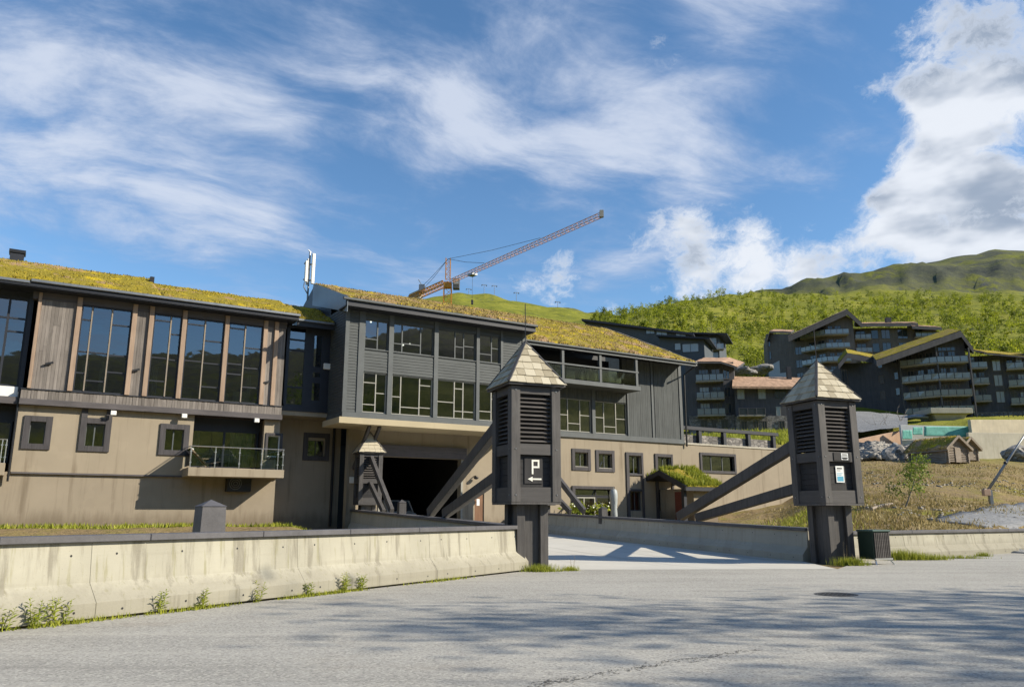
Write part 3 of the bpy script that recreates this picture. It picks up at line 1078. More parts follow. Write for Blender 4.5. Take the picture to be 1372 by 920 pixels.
# ================================================================ concrete walls with flared foot and cap
def barrier(name, label, pts, zs, h, side=1, seg_len=4.6, cap_len=2.4, mat=concrete, mat2=None, holes=True, flare=0.24, foot_gap=0.0):
    """pts: two ends of the foot line on the flared face; the wall thickens away from it. side=+1: flared face is to the right of pts[0]->pts[1]"""
    p0, p1 = Vector(pts[0]), Vector(pts[1])
    p0.z = p1.z = 0
    d = (p1 - p0)
    L = d.length
    d.normalize()
    nrm = Vector((d.y, -d.x, 0)) * side      # out of the flared face
    root = empty(name, (p0.x, p0.y, zs[0]), atan2(d.y, d.x), org=(0, 0, 0))
    tag(root, label, "wall")
    sy = side                                 # local y of "into the wall"
    n = max(1, round(L / seg_len))
    prof = [(0, -0.25), (0, .2 * h), (flare, .42 * h), (flare + .05, h - .14), (flare + .36, h - .14), (flare + .40, .42 * h), (flare + .55, .2 * h), (flare + .55, -0.25)]
    if foot_gap:
        prof = [(.16, -0.25), (.16, foot_gap), (0, foot_gap)] + prof[1:]
    dz = (zs[1] - zs[0])
    gap = 0.002
    rs = random.Random(len(name) + int(L * 10))
    for i in range(n):
        a, b = i * L / n + gap, (i + 1) * L / n - gap
        mb = MB()
        vs = []
        jit = rs.uniform(-.006, .006)
        for x in (a, b):
            for (yy, zz) in prof:
                vs.append((x, (yy + jit) * sy, zz + dz * x / L))
        m = len(prof)
        fs = [tuple(range(m)), tuple(range(m, 2 * m))] + [(k, (k + 1) % m, m + (k + 1) % m, m + k) for k in range(m)]
        mb.add(vs, fs)
        pn = mb.build("concrete_panel", mat, root, bevel=0.004)
        if holes:
            hb = MB()
            k = 0
            x = a + 0.45
            while x < b - .1:
                for zf, yy in ((.74, flare + .036), (.11, 0.0)):
                    xx = x + rs.uniform(-.05, .05)
                    z0 = zf * h + dz * xx / L + rs.uniform(-.01, .01)
                    ring = [(xx + .019 * cos(q * pi / 4), (yy - .004 + jit) * sy, z0 + .019 * sin(q * pi / 4)) for q in range(8)]
                    hb.add(ring + [(xx, (yy + .03) * sy, z0)], [(q, (q + 1) % 8, 8) for q in range(8)])
                    hb.quad(*ring)  # dark disc on the face paints the shade inside a tie hole
                x += 1.15
            if hb.v:
                hb.build("tie_hole_shade", black_iron, pn, fix=False)
    nc = max(1, round(L / cap_len))
    for i in range(nc):
        a, b = i * L / nc + .004, (i + 1) * L / nc - .004
        mb = MB()
        z0, z1 = h - .137, h - .03
        y0, y1 = (flare - .05) * sy, (flare + .46) * sy
        mb.hexa([(a, y0, z0 + dz * a / L), (b, y0, z0 + dz * b / L), (b, y1, z0 + dz * b / L), (a, y1, z0 + dz * a / L),
                 (a, y0, z1 + dz * a / L), (b, y0, z1 + dz * b / L), (b, y1, z1 + dz * b / L), (a, y1, z1 + dz * a / L)])
        mb.build("cap", cap_m, root, bevel=0.01)
    return root


barrier("parapet_wall", "long stained concrete wall with dark cap ending at the tower with the P sign",
        (WL0 - wl_dir * 7.2, WL1), (0, 0), 1.30, side=1, foot_gap=.035)
barrier("parapet_wall", "short concrete wall with dark cap behind the green litter bin",
        (WR0 - wr_dir * 1.2, WR1 + wr_dir * 9), (0.02, -0.05), 1.02, side=1, flare=.16)
PL0, PL1 = T1 + BD * 0.6 + BL * 0.38, T1 + BD * 23.6 + BL * 0.38
barrier("bridge_parapet", "bridge parapet on the side of the tower with the P sign", (PL0, PL1), (deck_z(.6), deck_z(23.6)), 1.28, side=1, mat=concrete_far, holes=False)
PR0, PR1 = T2 + BD * 0.9 - BL * 0.45, T2 + BD * 25.5 - BL * 0.45
barrier("bridge_parapet", "bridge parapet with dark cap running from the tower with posters", (PR0, PR1), (deck_z(.9) - .03, deck_z(25.5) - .03), 1.16, side=-1, mat=concrete_far, seg_len=4.2)


# ================================================================ towers
def box_obj(name, mat, parent, *b, bevel=0.0):
    return MB().box(*b).build(name, mat, parent, bevel)


def tower_roof(root, half, z0, z1, rows, detailed=True):
    """four slopes of shingles between hip boards; half = half width at the eave"""
    H_ = z1 - z0
    # solid under-roof
    mb = MB()
    h2 = half - .03
    mb.add([(-h2, -h2, z0), (h2, -h2, z0), (h2, h2, z0), (-h2, h2, z0), (0, 0, z1 - .05)], [(0, 1, 4), (1, 2, 4), (2, 3, 4), (3, 0, 4), (3, 2, 1, 0)])
    under = mb.build("roof", tower_wood, root)
    sl = sqrt(H_ * H_ + half * half)
    nn = Vector((0, -H_, half)).normalized() * 1.0     # normal of the -y slope
    dirn = Vector((0, half, H_)).normalized()
    rs = random.Random(5)
    pieces = []
    for r in range(rows):
        s0, s1 = r / rows, (r + 1) / rows
        w0, w1 = half * (1 - s0), half * (1 - s1)
        n = max(1, round(2 * (w0 + w1) / 2 / .26))
        off = (0.5 if r % 2 else 0.0)
        xs = [-w0]
        step = 2 * w0 / n
        for k in range(n + 1):
            x = -w0 + (k + off * 1.0) * step + rs.uniform(-.03, .03)
            if xs[-1] + .07 < x < w0 - .07:
                xs.append(x)
        xs.append(w0)
        for k in range(len(xs) - 1):
            xa, xb = xs[k] + .004, xs[k + 1] - .004
            ta, tb = max(xa, -w1), min(xb, w1)
            if tb - ta < 0.01:
                m_ = min(max((xa + xb) / 2, -w1), w1)
                ta, tb = m_ - .005, m_ + .005
            j = rs.uniform(-.010, .010)
            lo = Vector((0, -half, z0)) + dirn * (s0 * sl - .03 + j)
            hi = Vector((0, -half, z0)) + dirn * (s1 * sl + .0)
            ol, oh = .045 + rs.uniform(0, .012), .012
            th = .024
            P = [lo + Vector((xa, 0, 0)) + nn * (ol - th), lo + Vector((xb, 0, 0)) + nn * (ol - th), hi + Vector((tb, 0, 0)) + nn * (oh - th + .012), hi + Vector((ta, 0, 0)) + nn * (oh - th + .012),
                 lo + Vector((xa, 0, 0)) + nn * ol, lo + Vector((xb, 0, 0)) + nn * ol, hi + Vector((tb, 0, 0)) + nn * (oh + .012), hi + Vector((ta, 0, 0)) + nn * (oh + .012)]
            pieces.append(P)
    if detailed:
        meshes = []
        for P in pieces:
            mb = MB()
            mb.hexa([tuple(p) for p in P])
            meshes.append(mb.mesh("shingle", shingle_m))
        for q in range(4):
            for me in meshes:
                inst(me, "shingle", under, rot=(0, 0, q * pi / 2))
    else:
        mb = MB()
        for q in range(4):
            M = Matrix.Rotation(q * pi / 2, 3, 'Z')
            for P in pieces:
                mb.hexa([tuple(M @ p) for p in P])
        mb.build("shingles", shingle_m, under)
    for q in range(4):
        M = Matrix.Rotation(q * pi / 2, 3, 'Z')
        p, t = M @ Vector((half, -half, z0 + .03)), Vector((0, 0, z1 + .01))
        mb = MB()
        mb.beam(p, t, .10, .06, up=(M @ Vector((1, -1, .6))))
        mb.build("hip_board", tower_wood, root, 0.006)
    mb = MB()
    for (x0, x1, y0, y1) in ((-half, half, -half, -half + .05), (-half, half, half - .05, half), (-half, -half + .05, -half + .05, half - .05), (half - .05, half, -half + .05, half - .05)):
        mb.box(x0, x1, y0, y1, z0 - .07, z0 - .004)
    mb.build("eave_board", tower_wood, root, 0.005)
    return under


def make_tower(name, k=1.0, detailed=True, far=False):
    root = empty(name, (0, 0, 0))
    W = 0.80 * k
    zb, zt, za = 1.93 * k, 5.33 * k, 6.85 * k
    pw = .29 * k
    # corner posts
    for sx in (-1, 1):
        for sy in (-1, 1):
            x0, x1 = sorted((sx * W, sx * (W - pw)))
            y0, y1 = sorted((sy * W, sy * (W - pw)))
            box_obj("corner_post", tower_wood, root, x0, x1, y0, y1, zb, zt, bevel=.012)
    bo = MB()
    bo.tube([(0, 0, 0), (0, -.014 * k, 0)], .020 * k, 8)
    bolt_me = bo.mesh("bolt", metal_grey)
    for q in range(4):
        Mq = Matrix.Rotation(q * pi / 2, 3, 'Z')
        for sx in (-1, 1):
            for zz in ((2.14 * k, 3.46 * k, 5.2 * k) if detailed else ()):
                inst(bolt_me, "bolt", root, loc=Mq @ Vector((sx * (W - pw * .5), -W - .001, zz)), rot=(0, 0, q * pi / 2))
    # rails, recessed panels and louvre slats on the four sides
    zr = [(zb + .003, 2.36 * k), (3.30 * k, 3.62 * k), (5.10 * k, zt - .003)]
    a = W - pw
    rail_me = []
    for (z0, z1) in zr:
        mb = MB()
        mb.box(-a + .002, a - .002, -W + .035 * k, -W + .16 * k, z0, z1)
        rail_me.append(mb.mesh("rail", rail_wood))
    nsl = 11 if detailed else 9
    zs0, zs1 = 3.66 * k, 5.06 * k
    slat = MB()
    th = (zs1 - zs0) / nsl
    slat.hexa([(-a, -.07 * k, 0), (a, -.07 * k, 0), (a, .05 * k, th * .55), (-a, .05 * k, th * .55), (-a, -.07 * k, .022 * k), (a, -.07 * k, .022 * k), (a, .05 * k, th * .55 + .022 * k), (-a, .05 * k, th * .55 + .022 * k)])
    slat_me = slat.mesh("slat", slat_wood)
    npl = 5
    pl = MB()
    pz0, pz1 = 2.37 * k, 3.29 * k
    pl.box(-a + .002, a - .002, -.012, .012, 0, (pz1 - pz0) / npl - .008)
    plank_me = pl.mesh("plank", black_panel)
    for q in range(4):
        rz = q * pi / 2
        M = Matrix.Rotation(rz, 3, 'Z')
        for me in rail_me:
            inst(me, "rail", root, rot=(0, 0, rz))
        for i in range(nsl):
            p = M @ Vector((0, -W + .16 * k, zs0 + i * th + .02))
            inst(slat_me, "slat", root, loc=p, rot=(random.uniform(-.05, .05), random.uniform(-.006, .006), rz))
        for i in range(npl):
            p = M @ Vector((0, -W + .17 * k, pz0 + i * (pz1 - pz0) / npl))
            inst(plank_me, "plank", root, loc=p, rot=(0, 0, rz))
    # dark core behind the slats, floor of the body
    box_obj("core", black_panel, root, -.42 * k, .42 * k, -.42 * k, .42 * k, zb + .02, zt - .02)
    box_obj("floor_board", tower_wood, root, -W + .01, W - .01, -W + .01, W - .01, zb - .06 * k, zb - .002)
    # pedestal: four stout posts round a recessed core
    pwid = .50 * k
    box_obj("pedestal_core", tower_wood, root, -pwid + .13 * k, pwid - .13 * k, -pwid + .13 * k, pwid - .13 * k, -.1, zb - .062 * k)
    for sx in (-1, 1):
        for sy in (-1, 1):
            x0, x1 = sorted((sx * pwid, sx * (pwid - .26 * k)))
            y0, y1 = sorted((sy * pwid, sy * (pwid - .26 * k)))
            box_obj("pedestal_post", tower_wood, root, x0, x1, y0, y1, -.1, zb - .064 * k, bevel=.012)
    tower_roof(root, .925 * k, zt + .08 * k, za, 6, detailed)
    # thin rod on the tip
    mb = MB()
    mb.tube([(0, 0, za - .05), (0, 0, za + 1.25 * k)], .014, 5)
    mb.build("rod", black_iron, root)
    return root


def braces(root, y0, y1, zu, zl, yl, zend, k=1.0, w=.26):
    """two sloping beams from the tower's back down to the parapet (local +y), laid in the tower's own axis"""
    mb = MB()
    mb.beam((0, .72 * k, zu), (0, y1, zend), w * k, .40 * k)
    mb.build("brace_beam", tower_wood, root, 0.012)
    mb = MB()
    mb.beam((0, .72 * k, zl), (0, yl, zend - .02), w * k * .92, .36 * k)
    mb.build("brace_beam", tower_wood, root, 0.012)


tower = make_tower("wooden_tower")
towerB = copy_tree(tower)
tower.location = T1
tower.rotation_euler.z = radians(22.0)
tag(tower, "dark louvred timber tower with shingle roof and a white P with arrow", "tower", "timber towers at the bridge corners")
towerB.location = T2
towerB.rotation_euler.z = radians(19.5)
tag(towerB, "dark louvred timber tower carrying small posters beside the litter bin", "tower", "timber towers at the bridge corners")
braces(tower, 0, 10.3, 5.05, 3.15, 8.2, 1.62)
braces(towerB, 0, 9.6, 4.25, 2.62, 8.1, 1.45)

ftower = make_tower("wooden_tower", .81, False)
ftowerB = copy_tree(ftower)
pf = T1 + BD * 22.0 + BL * .35
ftower.location = (pf.x, pf.y, deck_z(22))
ftower.rotation_euler.z = BA + pi
tag(ftower, "smaller timber tower with pale shingle roof in front of the garage", "tower", "timber towers at the bridge corners")
pf2 = T2 + BD * 22.5
ftowerB.location = (pf2.x, pf2.y, deck_z(22.5))
ftowerB.rotation_euler.z = BA + pi
tag(ftowerB, "smaller timber tower hidden behind the tower with the P sign, its braces showing", "tower", "timber towers at the bridge corners")
for ft in (ftower, ftowerB):
    braces(ft, 0, 5.3, 4.05, 2.65, 3.7, 1.15, .81, .24)


# P sign with arrow on the near tower, posters on the other
def sign_marks():
    W = .80
    y = -W + .145
    sb = MB().box(-.33, .25, y - .012, y + .012, 2.46, 3.24).build("sign_panel", black_panel, tower, .006)
    mb = MB()
    y0, y1 = y - .026, y - .013
    st = .052
    # letter P as strokes: stem, top, right, middle
    mb.box(-.10, -.10 + st, y0, y1, 2.74, 3.16)
    mb.box(-.10 + st, .145 - st, y0, y1, 3.16 - st, 3.16)
    mb.box(.145 - st, .145, y0, y1, 2.92, 3.16)
    mb.box(-.10 + st, .145 - st, y0, y1, 2.92, 2.92 + st)
    mb.build("letter_p", sign_white, sb)
    mb = MB()
    mb.box(-.08, .21, y0, y1, 2.575, 2.62)
    mb.extrude_poly([(-.23, y0, 2.5975), (-.075, y0, 2.525), (-.075, y0, 2.67)], (0, y1 - y0, 0))
    mb.build("arrow", sign_white, sb)
    # posters on the other tower
    nb = MB().box(-.30, .40, -W + .012, -W + .033, 3.33, 3.60).build("notice_board", black_panel, towerB, .004)
    lab = MB().box(.0, .28, -W + .004, -W + .010, 3.36, 3.58).build("notice", paper, nb)
    mb = MB()
    for i, (w, h) in enumerate(((.20, .03), (.24, .018), (.24, .05), (.16, .018))):
        z = 3.55 - i * .052
        mb.box(.14 - w / 2, .14 + w / 2, -W + .0005, -W + .0035, z - h, z)
    mb.build("notice_print", black_iron, lab)
    po = MB().box(-.17, .16, y - .02, y - .012, 2.62, 3.16).build("poster", paper, towerB)
    mb = MB()
    mb.box(-.13, .12, y - .024, y - .021, 2.66, 2.82)
    mb.box(-.13, .05, y - .024, y - .021, 2.86, 2.88)
    mb.box(-.13, .10, y - .024, y - .021, 2.91, 2.925)
    mb.build("poster_print", print_blue, po)
    mb = MB()
    mb.box(-.12, .09, y - .024, y - .021, 3.06, 3.10)
    mb.box(-.12, .02, y - .024, y - .021, 3.0, 3.015)
    mb.build("poster_heading", black_iron, po)


sign_marks()


# ================================================================ the hotel: helpers in the facade frame (x along, y into the building, z up)
class Fac:
    def __init__(s, O, ang):
        s.O = Vector((O[0], O[1], 0))
        s.e = Vector((sin(ang), cos(ang), 0))
        s.n = Vector((cos(ang), -sin(ang), 0))
        s.rz = pi / 2 - ang

    def uz(s, px, py, n=0.0):
        r = ray(px, py)
        t = (s.O + s.n * n - CAMP).dot(s.n) / r.dot(s.n)
        p = CAMP + r * t
        return (p - s.O).dot(s.e), p.z

    def u(s, px, py, n=0.0):
        return s.uz(px, py, n)[0]

    def z(s, px, py, n=0.0):
        return s.uz(px, py, n)[1]

    def empty(s, name, u0, y0=0.0, z0=0.0):
        p = s.O + s.e * u0 - s.n * y0
        return empty(name, (p.x, p.y, z0), s.rz, org=(u0, y0, z0))

    def world(s, u, y, z):
        p = s.O + s.e * u - s.n * y
        return Vector((p.x, p.y, z))


HF = Fac(O_, FA)


def window(par, u0, u1, z0, z1, y, fm, us=(), trans=None, fw=.07, depth=.09, gm=None, name="window", mw=None):
    """frame mesh with its panes as sub-parts; us: mullion positions; trans: per light a list of transom heights"""
    mw = mw or fw
    gm = gm or glass
    mb = MB()
    mb.box(u0, u0 + fw, y, y + depth, z0, z1)
    mb.box(u1 - fw, u1, y, y + depth, z0, z1)
    mb.box(u0 + fw, u1 - fw, y, y + depth, z0, z0 + fw)
    mb.box(u0 + fw, u1 - fw, y, y + depth, z1 - fw, z1)
    edges = [u0 + fw] + [v for u in us for v in (u - mw / 2, u + mw / 2)] + [u1 - fw]
    for u in us:
        mb.box(u - mw / 2, u + mw / 2, y + .005, y + depth - .005, z0 + fw, z1 - fw)
    cells = []
    for i in range(len(us) + 1):
        a, b = edges[2 * i], edges[2 * i + 1]
        tz = (trans[i] if trans and i < len(trans) else [])
        zz = [z0 + fw] + [v for t in sorted(tz) for v in (t - mw * .4, t + mw * .4)] + [z1 - fw]
        for t in tz:
            mb.box(a, b, y + .008, y + depth - .008, t - mw * .4, t + mw * .4)
        for j in range(len(tz) + 1):
            cells.append((a, b, zz[2 * j], zz[2 * j + 1]))
    w = mb.build(name, fm, par)
    for (a, b, c, d) in cells:
        q = MB()
        q.quad((a - .01, y + depth * .55, c - .01), (b + .01, y + depth * .55, c - .01), (b + .01, y + depth * .55, d + .01), (a - .01, y + depth * .55, d + .01))
        q.build("pane", gm, w, fix=False)
    return w


def wall_holes(par, u0, u1, z0, z1, y, th, holes, mat, name="wall"):
    """wall slab with rectangular openings (holes: (ua, ub, za, zb))"""
    us = sorted(set([u0, u1] + [min(max(v, u0), u1) for h in holes for v in h[:2]]))
    zs = sorted(set([z0, z1] + [min(max(v, z0), z1) for h in holes for v in h[2:]]))

    def solid(i, j):
        if i < 0 or j < 0 or i >= len(us) - 1 or j >= len(zs) - 1:
            return False
        cu, cz = (us[i] + us[i + 1]) / 2, (zs[j] + zs[j + 1]) / 2
        return not any(a < cu < b and c < cz < d for a, b, c, d in holes)
    mb = MB()
    for i in range(len(us) - 1):
        for j in range(len(zs) - 1):
            if not solid(i, j):
                continue
            a, b, c, d = us[i], us[i + 1], zs[j], zs[j + 1]
            mb.quad((a, y, c), (b, y, c), (b, y, d), (a, y, d))
            mb.quad((a, y + th, c), (a, y + th, d), (b, y + th, d), (b, y + th, c))
            if not solid(i - 1, j):
                mb.quad((a, y, c), (a, y, d), (a, y + th, d), (a, y + th, c))
            if not solid(i + 1, j):
                mb.quad((b, y, c), (b, y + th, c), (b, y + th, d), (b, y, d))
            if not solid(i, j - 1):
                mb.quad((a, y, c), (a, y + th, c), (b, y + th, c), (b, y, c))
            if not solid(i, j + 1):
                mb.quad((a, y, d), (b, y, d), (b, y + th, d), (a, y + th, d))
    return mb.build(name, mat, par, fix=False)


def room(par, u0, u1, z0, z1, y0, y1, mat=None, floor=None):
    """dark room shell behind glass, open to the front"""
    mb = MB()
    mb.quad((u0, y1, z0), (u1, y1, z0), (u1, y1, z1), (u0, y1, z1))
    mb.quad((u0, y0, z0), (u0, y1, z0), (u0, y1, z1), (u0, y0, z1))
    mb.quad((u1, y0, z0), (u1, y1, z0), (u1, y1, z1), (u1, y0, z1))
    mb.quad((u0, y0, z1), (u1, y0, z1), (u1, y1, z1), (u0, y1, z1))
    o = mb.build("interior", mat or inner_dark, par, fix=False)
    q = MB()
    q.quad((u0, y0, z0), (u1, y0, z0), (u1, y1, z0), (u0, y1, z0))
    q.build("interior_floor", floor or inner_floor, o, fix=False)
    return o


def surround_frame(par, u0, u1, z0, z1, w, y, d, mat=None, name="window_surround"):
    mb = MB()
    mb.box(u0, u0 + w, y - d, y + .02, z0, z1)
    mb.box(u1 - w, u1, y - d, y + .02, z0, z1)
    mb.box(u0 + w, u1 - w, y - d + .004, y + .02, z0, z0 + w)
    mb.box(u0 + w, u1 - w, y - d + .004, y + .02, z1 - w, z1)
    return mb.build(name, mat or surround, par, 0.008)


def curtain(par, u0, u1, z0, z1, y, mat=None):
    mb = MB()
    n = max(8, int((u1 - u0) / .06))
    pts = [(u0 + (u1 - u0) * i / n, y + .05 * sin(i * 1.9) + .02 * sin(i * .7)) for i in range(n + 1)]
    for i in range(n):
        mb.quad((pts[i][0], pts[i][1], z0), (pts[i + 1][0], pts[i + 1][1], z0), (pts[i + 1][0], pts[i + 1][1], z1), (pts[i][0], pts[i][1], z1))
    return mb.build("curtain", mat or curtain_m, par, smooth=True, fix=False)


def sod_roof(par, fl, fr, br, bl, thick, mat, tuft, ntuft=3500, bump_h=.10, hgt=.16, deck_mat=None, name="roof", seed=1, nx=70, ny=16):
    """sloping sod slab: corners front-left, front-right, back-right, back-left (top surface)"""
    fl, fr, br, bl = map(Vector, (fl, fr, br, bl))
    fr_right = fr
    dk = MB()
    dn = Vector((0, 0, -1))
    dk.hexa([fl + dn * thick, fr + dn * thick, br + dn * thick, bl + dn * thick, fl + dn * .05, fr + dn * .05, br + dn * .05, bl + dn * .05])
    rf = dk.build(name, deck_mat or navy, par)
    mb = MB()

    def pt(a, b):
        p = (fl * (1 - a) + fr * a) * (1 - b) + (bl * (1 - a) + br * a) * b
        ed = min(min(a * nx, (1 - a) * nx, b * ny, (1 - b) * ny), 1.0)
        z = .0 + bump_h * (noise.noise((p.x * .55 + seed * 9, p.y * .55, 0)) * .7 + .5 * noise.noise((p.x * 2.1, p.y * 2.1, seed)) + .35 * noise.noise((p.x * 6, p.y * 6, seed)))
        return p + Vector((0, 0, .03 + ed * (.04 + max(-.06, z))))
    grid = [[pt(i / nx, j / ny) for i in range(nx + 1)] for j in range(ny + 1)]
    for j in range(ny):
        for i in range(nx):
            mb.quad(grid[j][i], grid[j][i + 1], grid[j + 1][i + 1], grid[j + 1][i])
    # skirt down to the slab
    for i in range(nx):
        for row, s in ((0, 1), (ny, -1)):
            p, q = grid[row][i], grid[row][i + 1]
            mb.quad(p + dn * .12, q + dn * .12, q, p)
    for j in range(ny):
        for c in (0, nx):
            p, q = grid[j][c], grid[j + 1][c]
            mb.quad(p + dn * .12, q + dn * .12, q, p)
    mo = mb.build("sod", mat, rf, smooth=True, weld=True)
    rs = np.random.default_rng(seed)
    pts = []
    while len(pts) < ntuft:
        a, b = rs.random(), rs.random()
        p = (fl * (1 - a) + fr * a) * (1 - b) + (bl * (1 - a) + br * a) * b
        if noise.noise((p.x * .4 + seed, p.y * .4, 4)) + rs.uniform(-.5, .5) > 0 or b < .06 or b > .94:
            q = pt(a, b)
            pts.append((q.x, q.y, q.z - .03))
    org = ORG.get(par.name, (0, 0, 0))
    P = np.array(pts) - np.array(org)
    v, t = blades(P, hgt * .4, hgt, .05, .6, rs)
    # ragged fringe along the eave, in uneven clumps
    fr = []
    for k in range(int((fr_right - fl).length * 42)):
        a = rs.random()
        p = fl.lerp(fr_right, a)
        if noise.noise((p.x * 1.3, seed, 2)) + rs.uniform(-.35, .35) < 0:
            continue
        fr.append((p.x - org[0], p.y - org[1] - .02 * rs.random(), p.z - org[2] + rs.uniform(-.06, .04)))
    if fr:
        v2, t2 = blades(np.array(fr), hgt * .5, hgt * 1.9, .03, .9, rs)
        t = np.concatenate([t, t2 + len(v)])
        v = np.concatenate([v, v2])
    o = inst(big_mesh("moss", v, t, tuft), "moss", rf)
    tag(o, kind="stuff")
    return rf


# ---------------------------------------------------------------- timber-fronted wing (left)
wing = HF.empty("hotel_wing", -9.0, 0, .9)
tag(wing, "hotel wing with tall timber-framed windows above a beige plastered storey", "building")
yT = -0.30                                    # timber storey stands a little proud
zs_w, zt_w = 7.34, 11.62
zE = 12.45
yE = -1.05
# plaster storeys
zb_ = 6.86
small_w = [(-1.05, .34, 4.52, 6.16), (1.88, 3.35, 4.58, 6.08), (4.95, 6.26, 4.62, 6.02)]
def px_rect(l, t, r, b, n=0.0):
    ua = (HF.u(l, t, n) + HF.u(l, b, n)) / 2
    ub = (HF.u(r, t, n) + HF.u(r, b, n)) / 2
    za = (HF.z(l, b, n) + HF.z(r, b, n)) / 2
    zb2 = (HF.z(l, t, n) + HF.z(r, t, n)) / 2
    return ua, ub, za, zb2


small_w = [px_rect(30, 557, 69, 602), px_rect(106, 560, 148, 605), px_rect(213, 568, 253, 610)]
holes = [(a + .26, b - .26, c + .22, d - .24) for a, b, c, d in small_w]
rec = (HF.u(258, 590), HF.u(353, 590), 3.95, 6.60)          # balcony recess
slim = px_rect(355, 580, 378, 615)
holes += [rec, (slim[0] + .1, slim[1] - .12, slim[2] + .12, slim[3] - .12)]
uR = 11.0                                                    # corner where the link steps back
wall_holes(wing, -1.22, uR, 3.5, 6.86, 0, .35, holes, plaster)
MB().box(-9.0, uR - .03, .10, .40, .6, 3.499).build("plinth_wall", plaster_low, wing)
MB().box(-1.2, uR - .01, -.035, .10, 3.42, 3.497).build("string_course", beam_grey, wing)
MB().box(uR - .36, uR - .002, .352, 2.3, .6, 6.86).build("return_wall", plaster, wing)
for i, (a, b, c, d) in enumerate(small_w):
    surround_frame(wing, a, b, c, d, .27, 0, .08)
    us = [] if i == 0 else [a + (b - a) * .48]
    window(wing, a + .25, b - .25, c + .21, d - .23, .12, trim_grey, us=us, fw=.055)
    box = MB().box(a + .20, b - .20, -.06, .12, c + .17, c + .215).build("sill", pane_frame, wing)
    room(wing, a + .1, b - .1, c + .05, d - .05, .36, 2.4)
curtain(wing, small_w[1][0] + .3, small_w[1][0] + .62, small_w[1][2] + .25, small_w[1][3] - .25, .3)
# plaster filling strip above window 2 (surround runs on up to the beam)
a, b, c, d = small_w[1]
mb = MB()
mb.box(a, a + .27, -.08, .02, d, 6.6)
mb.box(b - .27, b, -.08, .02, d, 6.6)
mb.build("window_surround", surround, wing, .008)
# slim window beside the balcony
surround_frame(wing, slim[0], slim[1], slim[2], slim[3], .13, 0, .06)
window(wing, slim[0] + .1, slim[1] - .12, slim[2] + .12, slim[3] - .12, .1, plasticw, fw=.06)
room(wing, slim[0] + .05, slim[1] - .06, slim[2], slim[3], .36, 2.0)
# balcony recess with sliding doors, curtains
room(wing, rec[0], rec[1], rec[2], rec[3], .355, 3.2, inner_dark)
MB().box(rec[0], rec[1], .9, 1.0, 6.0, 6.6).build("lintel", navy, wing)
window(wing, rec[0] + .05, rec[1] - .05, 3.97, 6.0, .92, navy, us=[rec[0] + 1.75], fw=.09, mw=.1)
curtain(wing, rec[0] + .15, rec[0] + .55, 4.0, 5.95, 1.15)
curtain(wing, rec[1] - 1.5, rec[1] - .35, 4.0, 5.95, 1.15)


def balcony(par, u0, u1, y0, z0, th, posts, hr=1.05, slab_m=plaster, rail_m=steel, ret_left=True, ret_right=True, panes=True, back=0.0):
    """slab with posts, glass panels and a handrail; y0 = front edge (negative = towards the viewer)"""
    bal = MB().box(u0, u1, y0, back - .002, z0 - th, z0).build("balcony", slab_m, par, .01)
    ps = [(u, y0 + .06) for u in posts]
    for (u, y) in ps:
        mb = MB()
        mb.tube([(u, y, z0 - .02), (u, y, z0 + hr)], .024, 6)
        mb.box(u - .045, u + .045, y - .03, y + .03, z0 + .22, z0 + .28)
        mb.box(u - .045, u + .045, y - .03, y + .03, z0 + hr - .28, z0 + hr - .22)
        mb.build("rail_post", rail_m, bal)
    mb = MB()
    mb.tube([(u0 + .05, y0 + .06, z0 + hr), (u1 - .05, y0 + .06, z0 + hr)], .026, 6)
    if ret_left:
        mb.tube([(u0 + .05, y0 + .06, z0 + hr), (u0 + .05, back, z0 + hr)], .026, 6)
    if ret_right:
        mb.tube([(u1 - .05, y0 + .06, z0 + hr), (u1 - .05, back, z0 + hr)], .026, 6)
    mb.build("handrail", rail_m, bal)
    if panes:
        for i in range(len(posts) - 1):
            q = MB()
            q.box(posts[i] + .05, posts[i + 1] - .05, y0 + .054, y0 + .064, z0 + .08, z0 + hr - .10)
            q.build("glass_panel", rail_glass, bal)
        for ok, u in ((ret_left, u0 + .05), (ret_right, u1 - .05)):
            if ok:
                q = MB()
                q.box(u - .005, u + .005, y0 + .12, back - .05, z0 + .08, z0 + hr - .10)
                q.build("glass_panel", rail_glass, bal)
    return bal


bal = balcony(wing, 6.18, 10.9, -1.7, 3.84, .42, [6.26, 7.42, 8.60, 9.72, 10.55, 10.82], 1.05, plaster)
# far-left set-back bay: dark glazing, white ledge, recessed balcony
mb = MB()
zL0, zL1 = 7.45, 11.75
window(wing, -8.6, -1.35, zL0, zL1, .25, navy, us=[-7.4, -6.2, -5.0, -3.6, -2.15], trans=[[10.9, 9.2], [10.2], [11.0, 9.0], [10.0], [10.75], [10.75, 10.1]], fw=.10)
room(wing, -8.9, -1.3, 7.3, 12.1, .4, 6.0)
MB().box(-9.0, -1.25, .22, .5, 11.75, 12.3).build("lintel", navy, wing)
MB().box(-1.36, -1.18, .0, .5, 7.2, 12.3).build("corner_board", navy, wing)
MB().box(-9.0, -1.25, .05, .55, 6.95, 7.44).build("ledge", plasticw, wing, .01)
MB().box(-9.0, -1.25, -.15, .3, 6.62, 6.945).build("beam", beam_grey, wing)
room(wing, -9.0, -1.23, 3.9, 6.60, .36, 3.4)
MB().box(-9.0, -1.225, .9, 1.0, 5.9, 6.6).build("lintel", navy, wing)
window(wing, -8.0, -1.4, 3.95, 5.9, .92, navy, us=[-5.6, -3.4], fw=.09)
balcony(wing, -9.0, -1.45, -.95, 3.84, .55, [-8.4, -6.9, -5.4, -3.9, -2.4, -1.66, -1.5], 1.05, plaster, ret_left=False)
mb = MB()
for i in range(6):
    t = i / 5
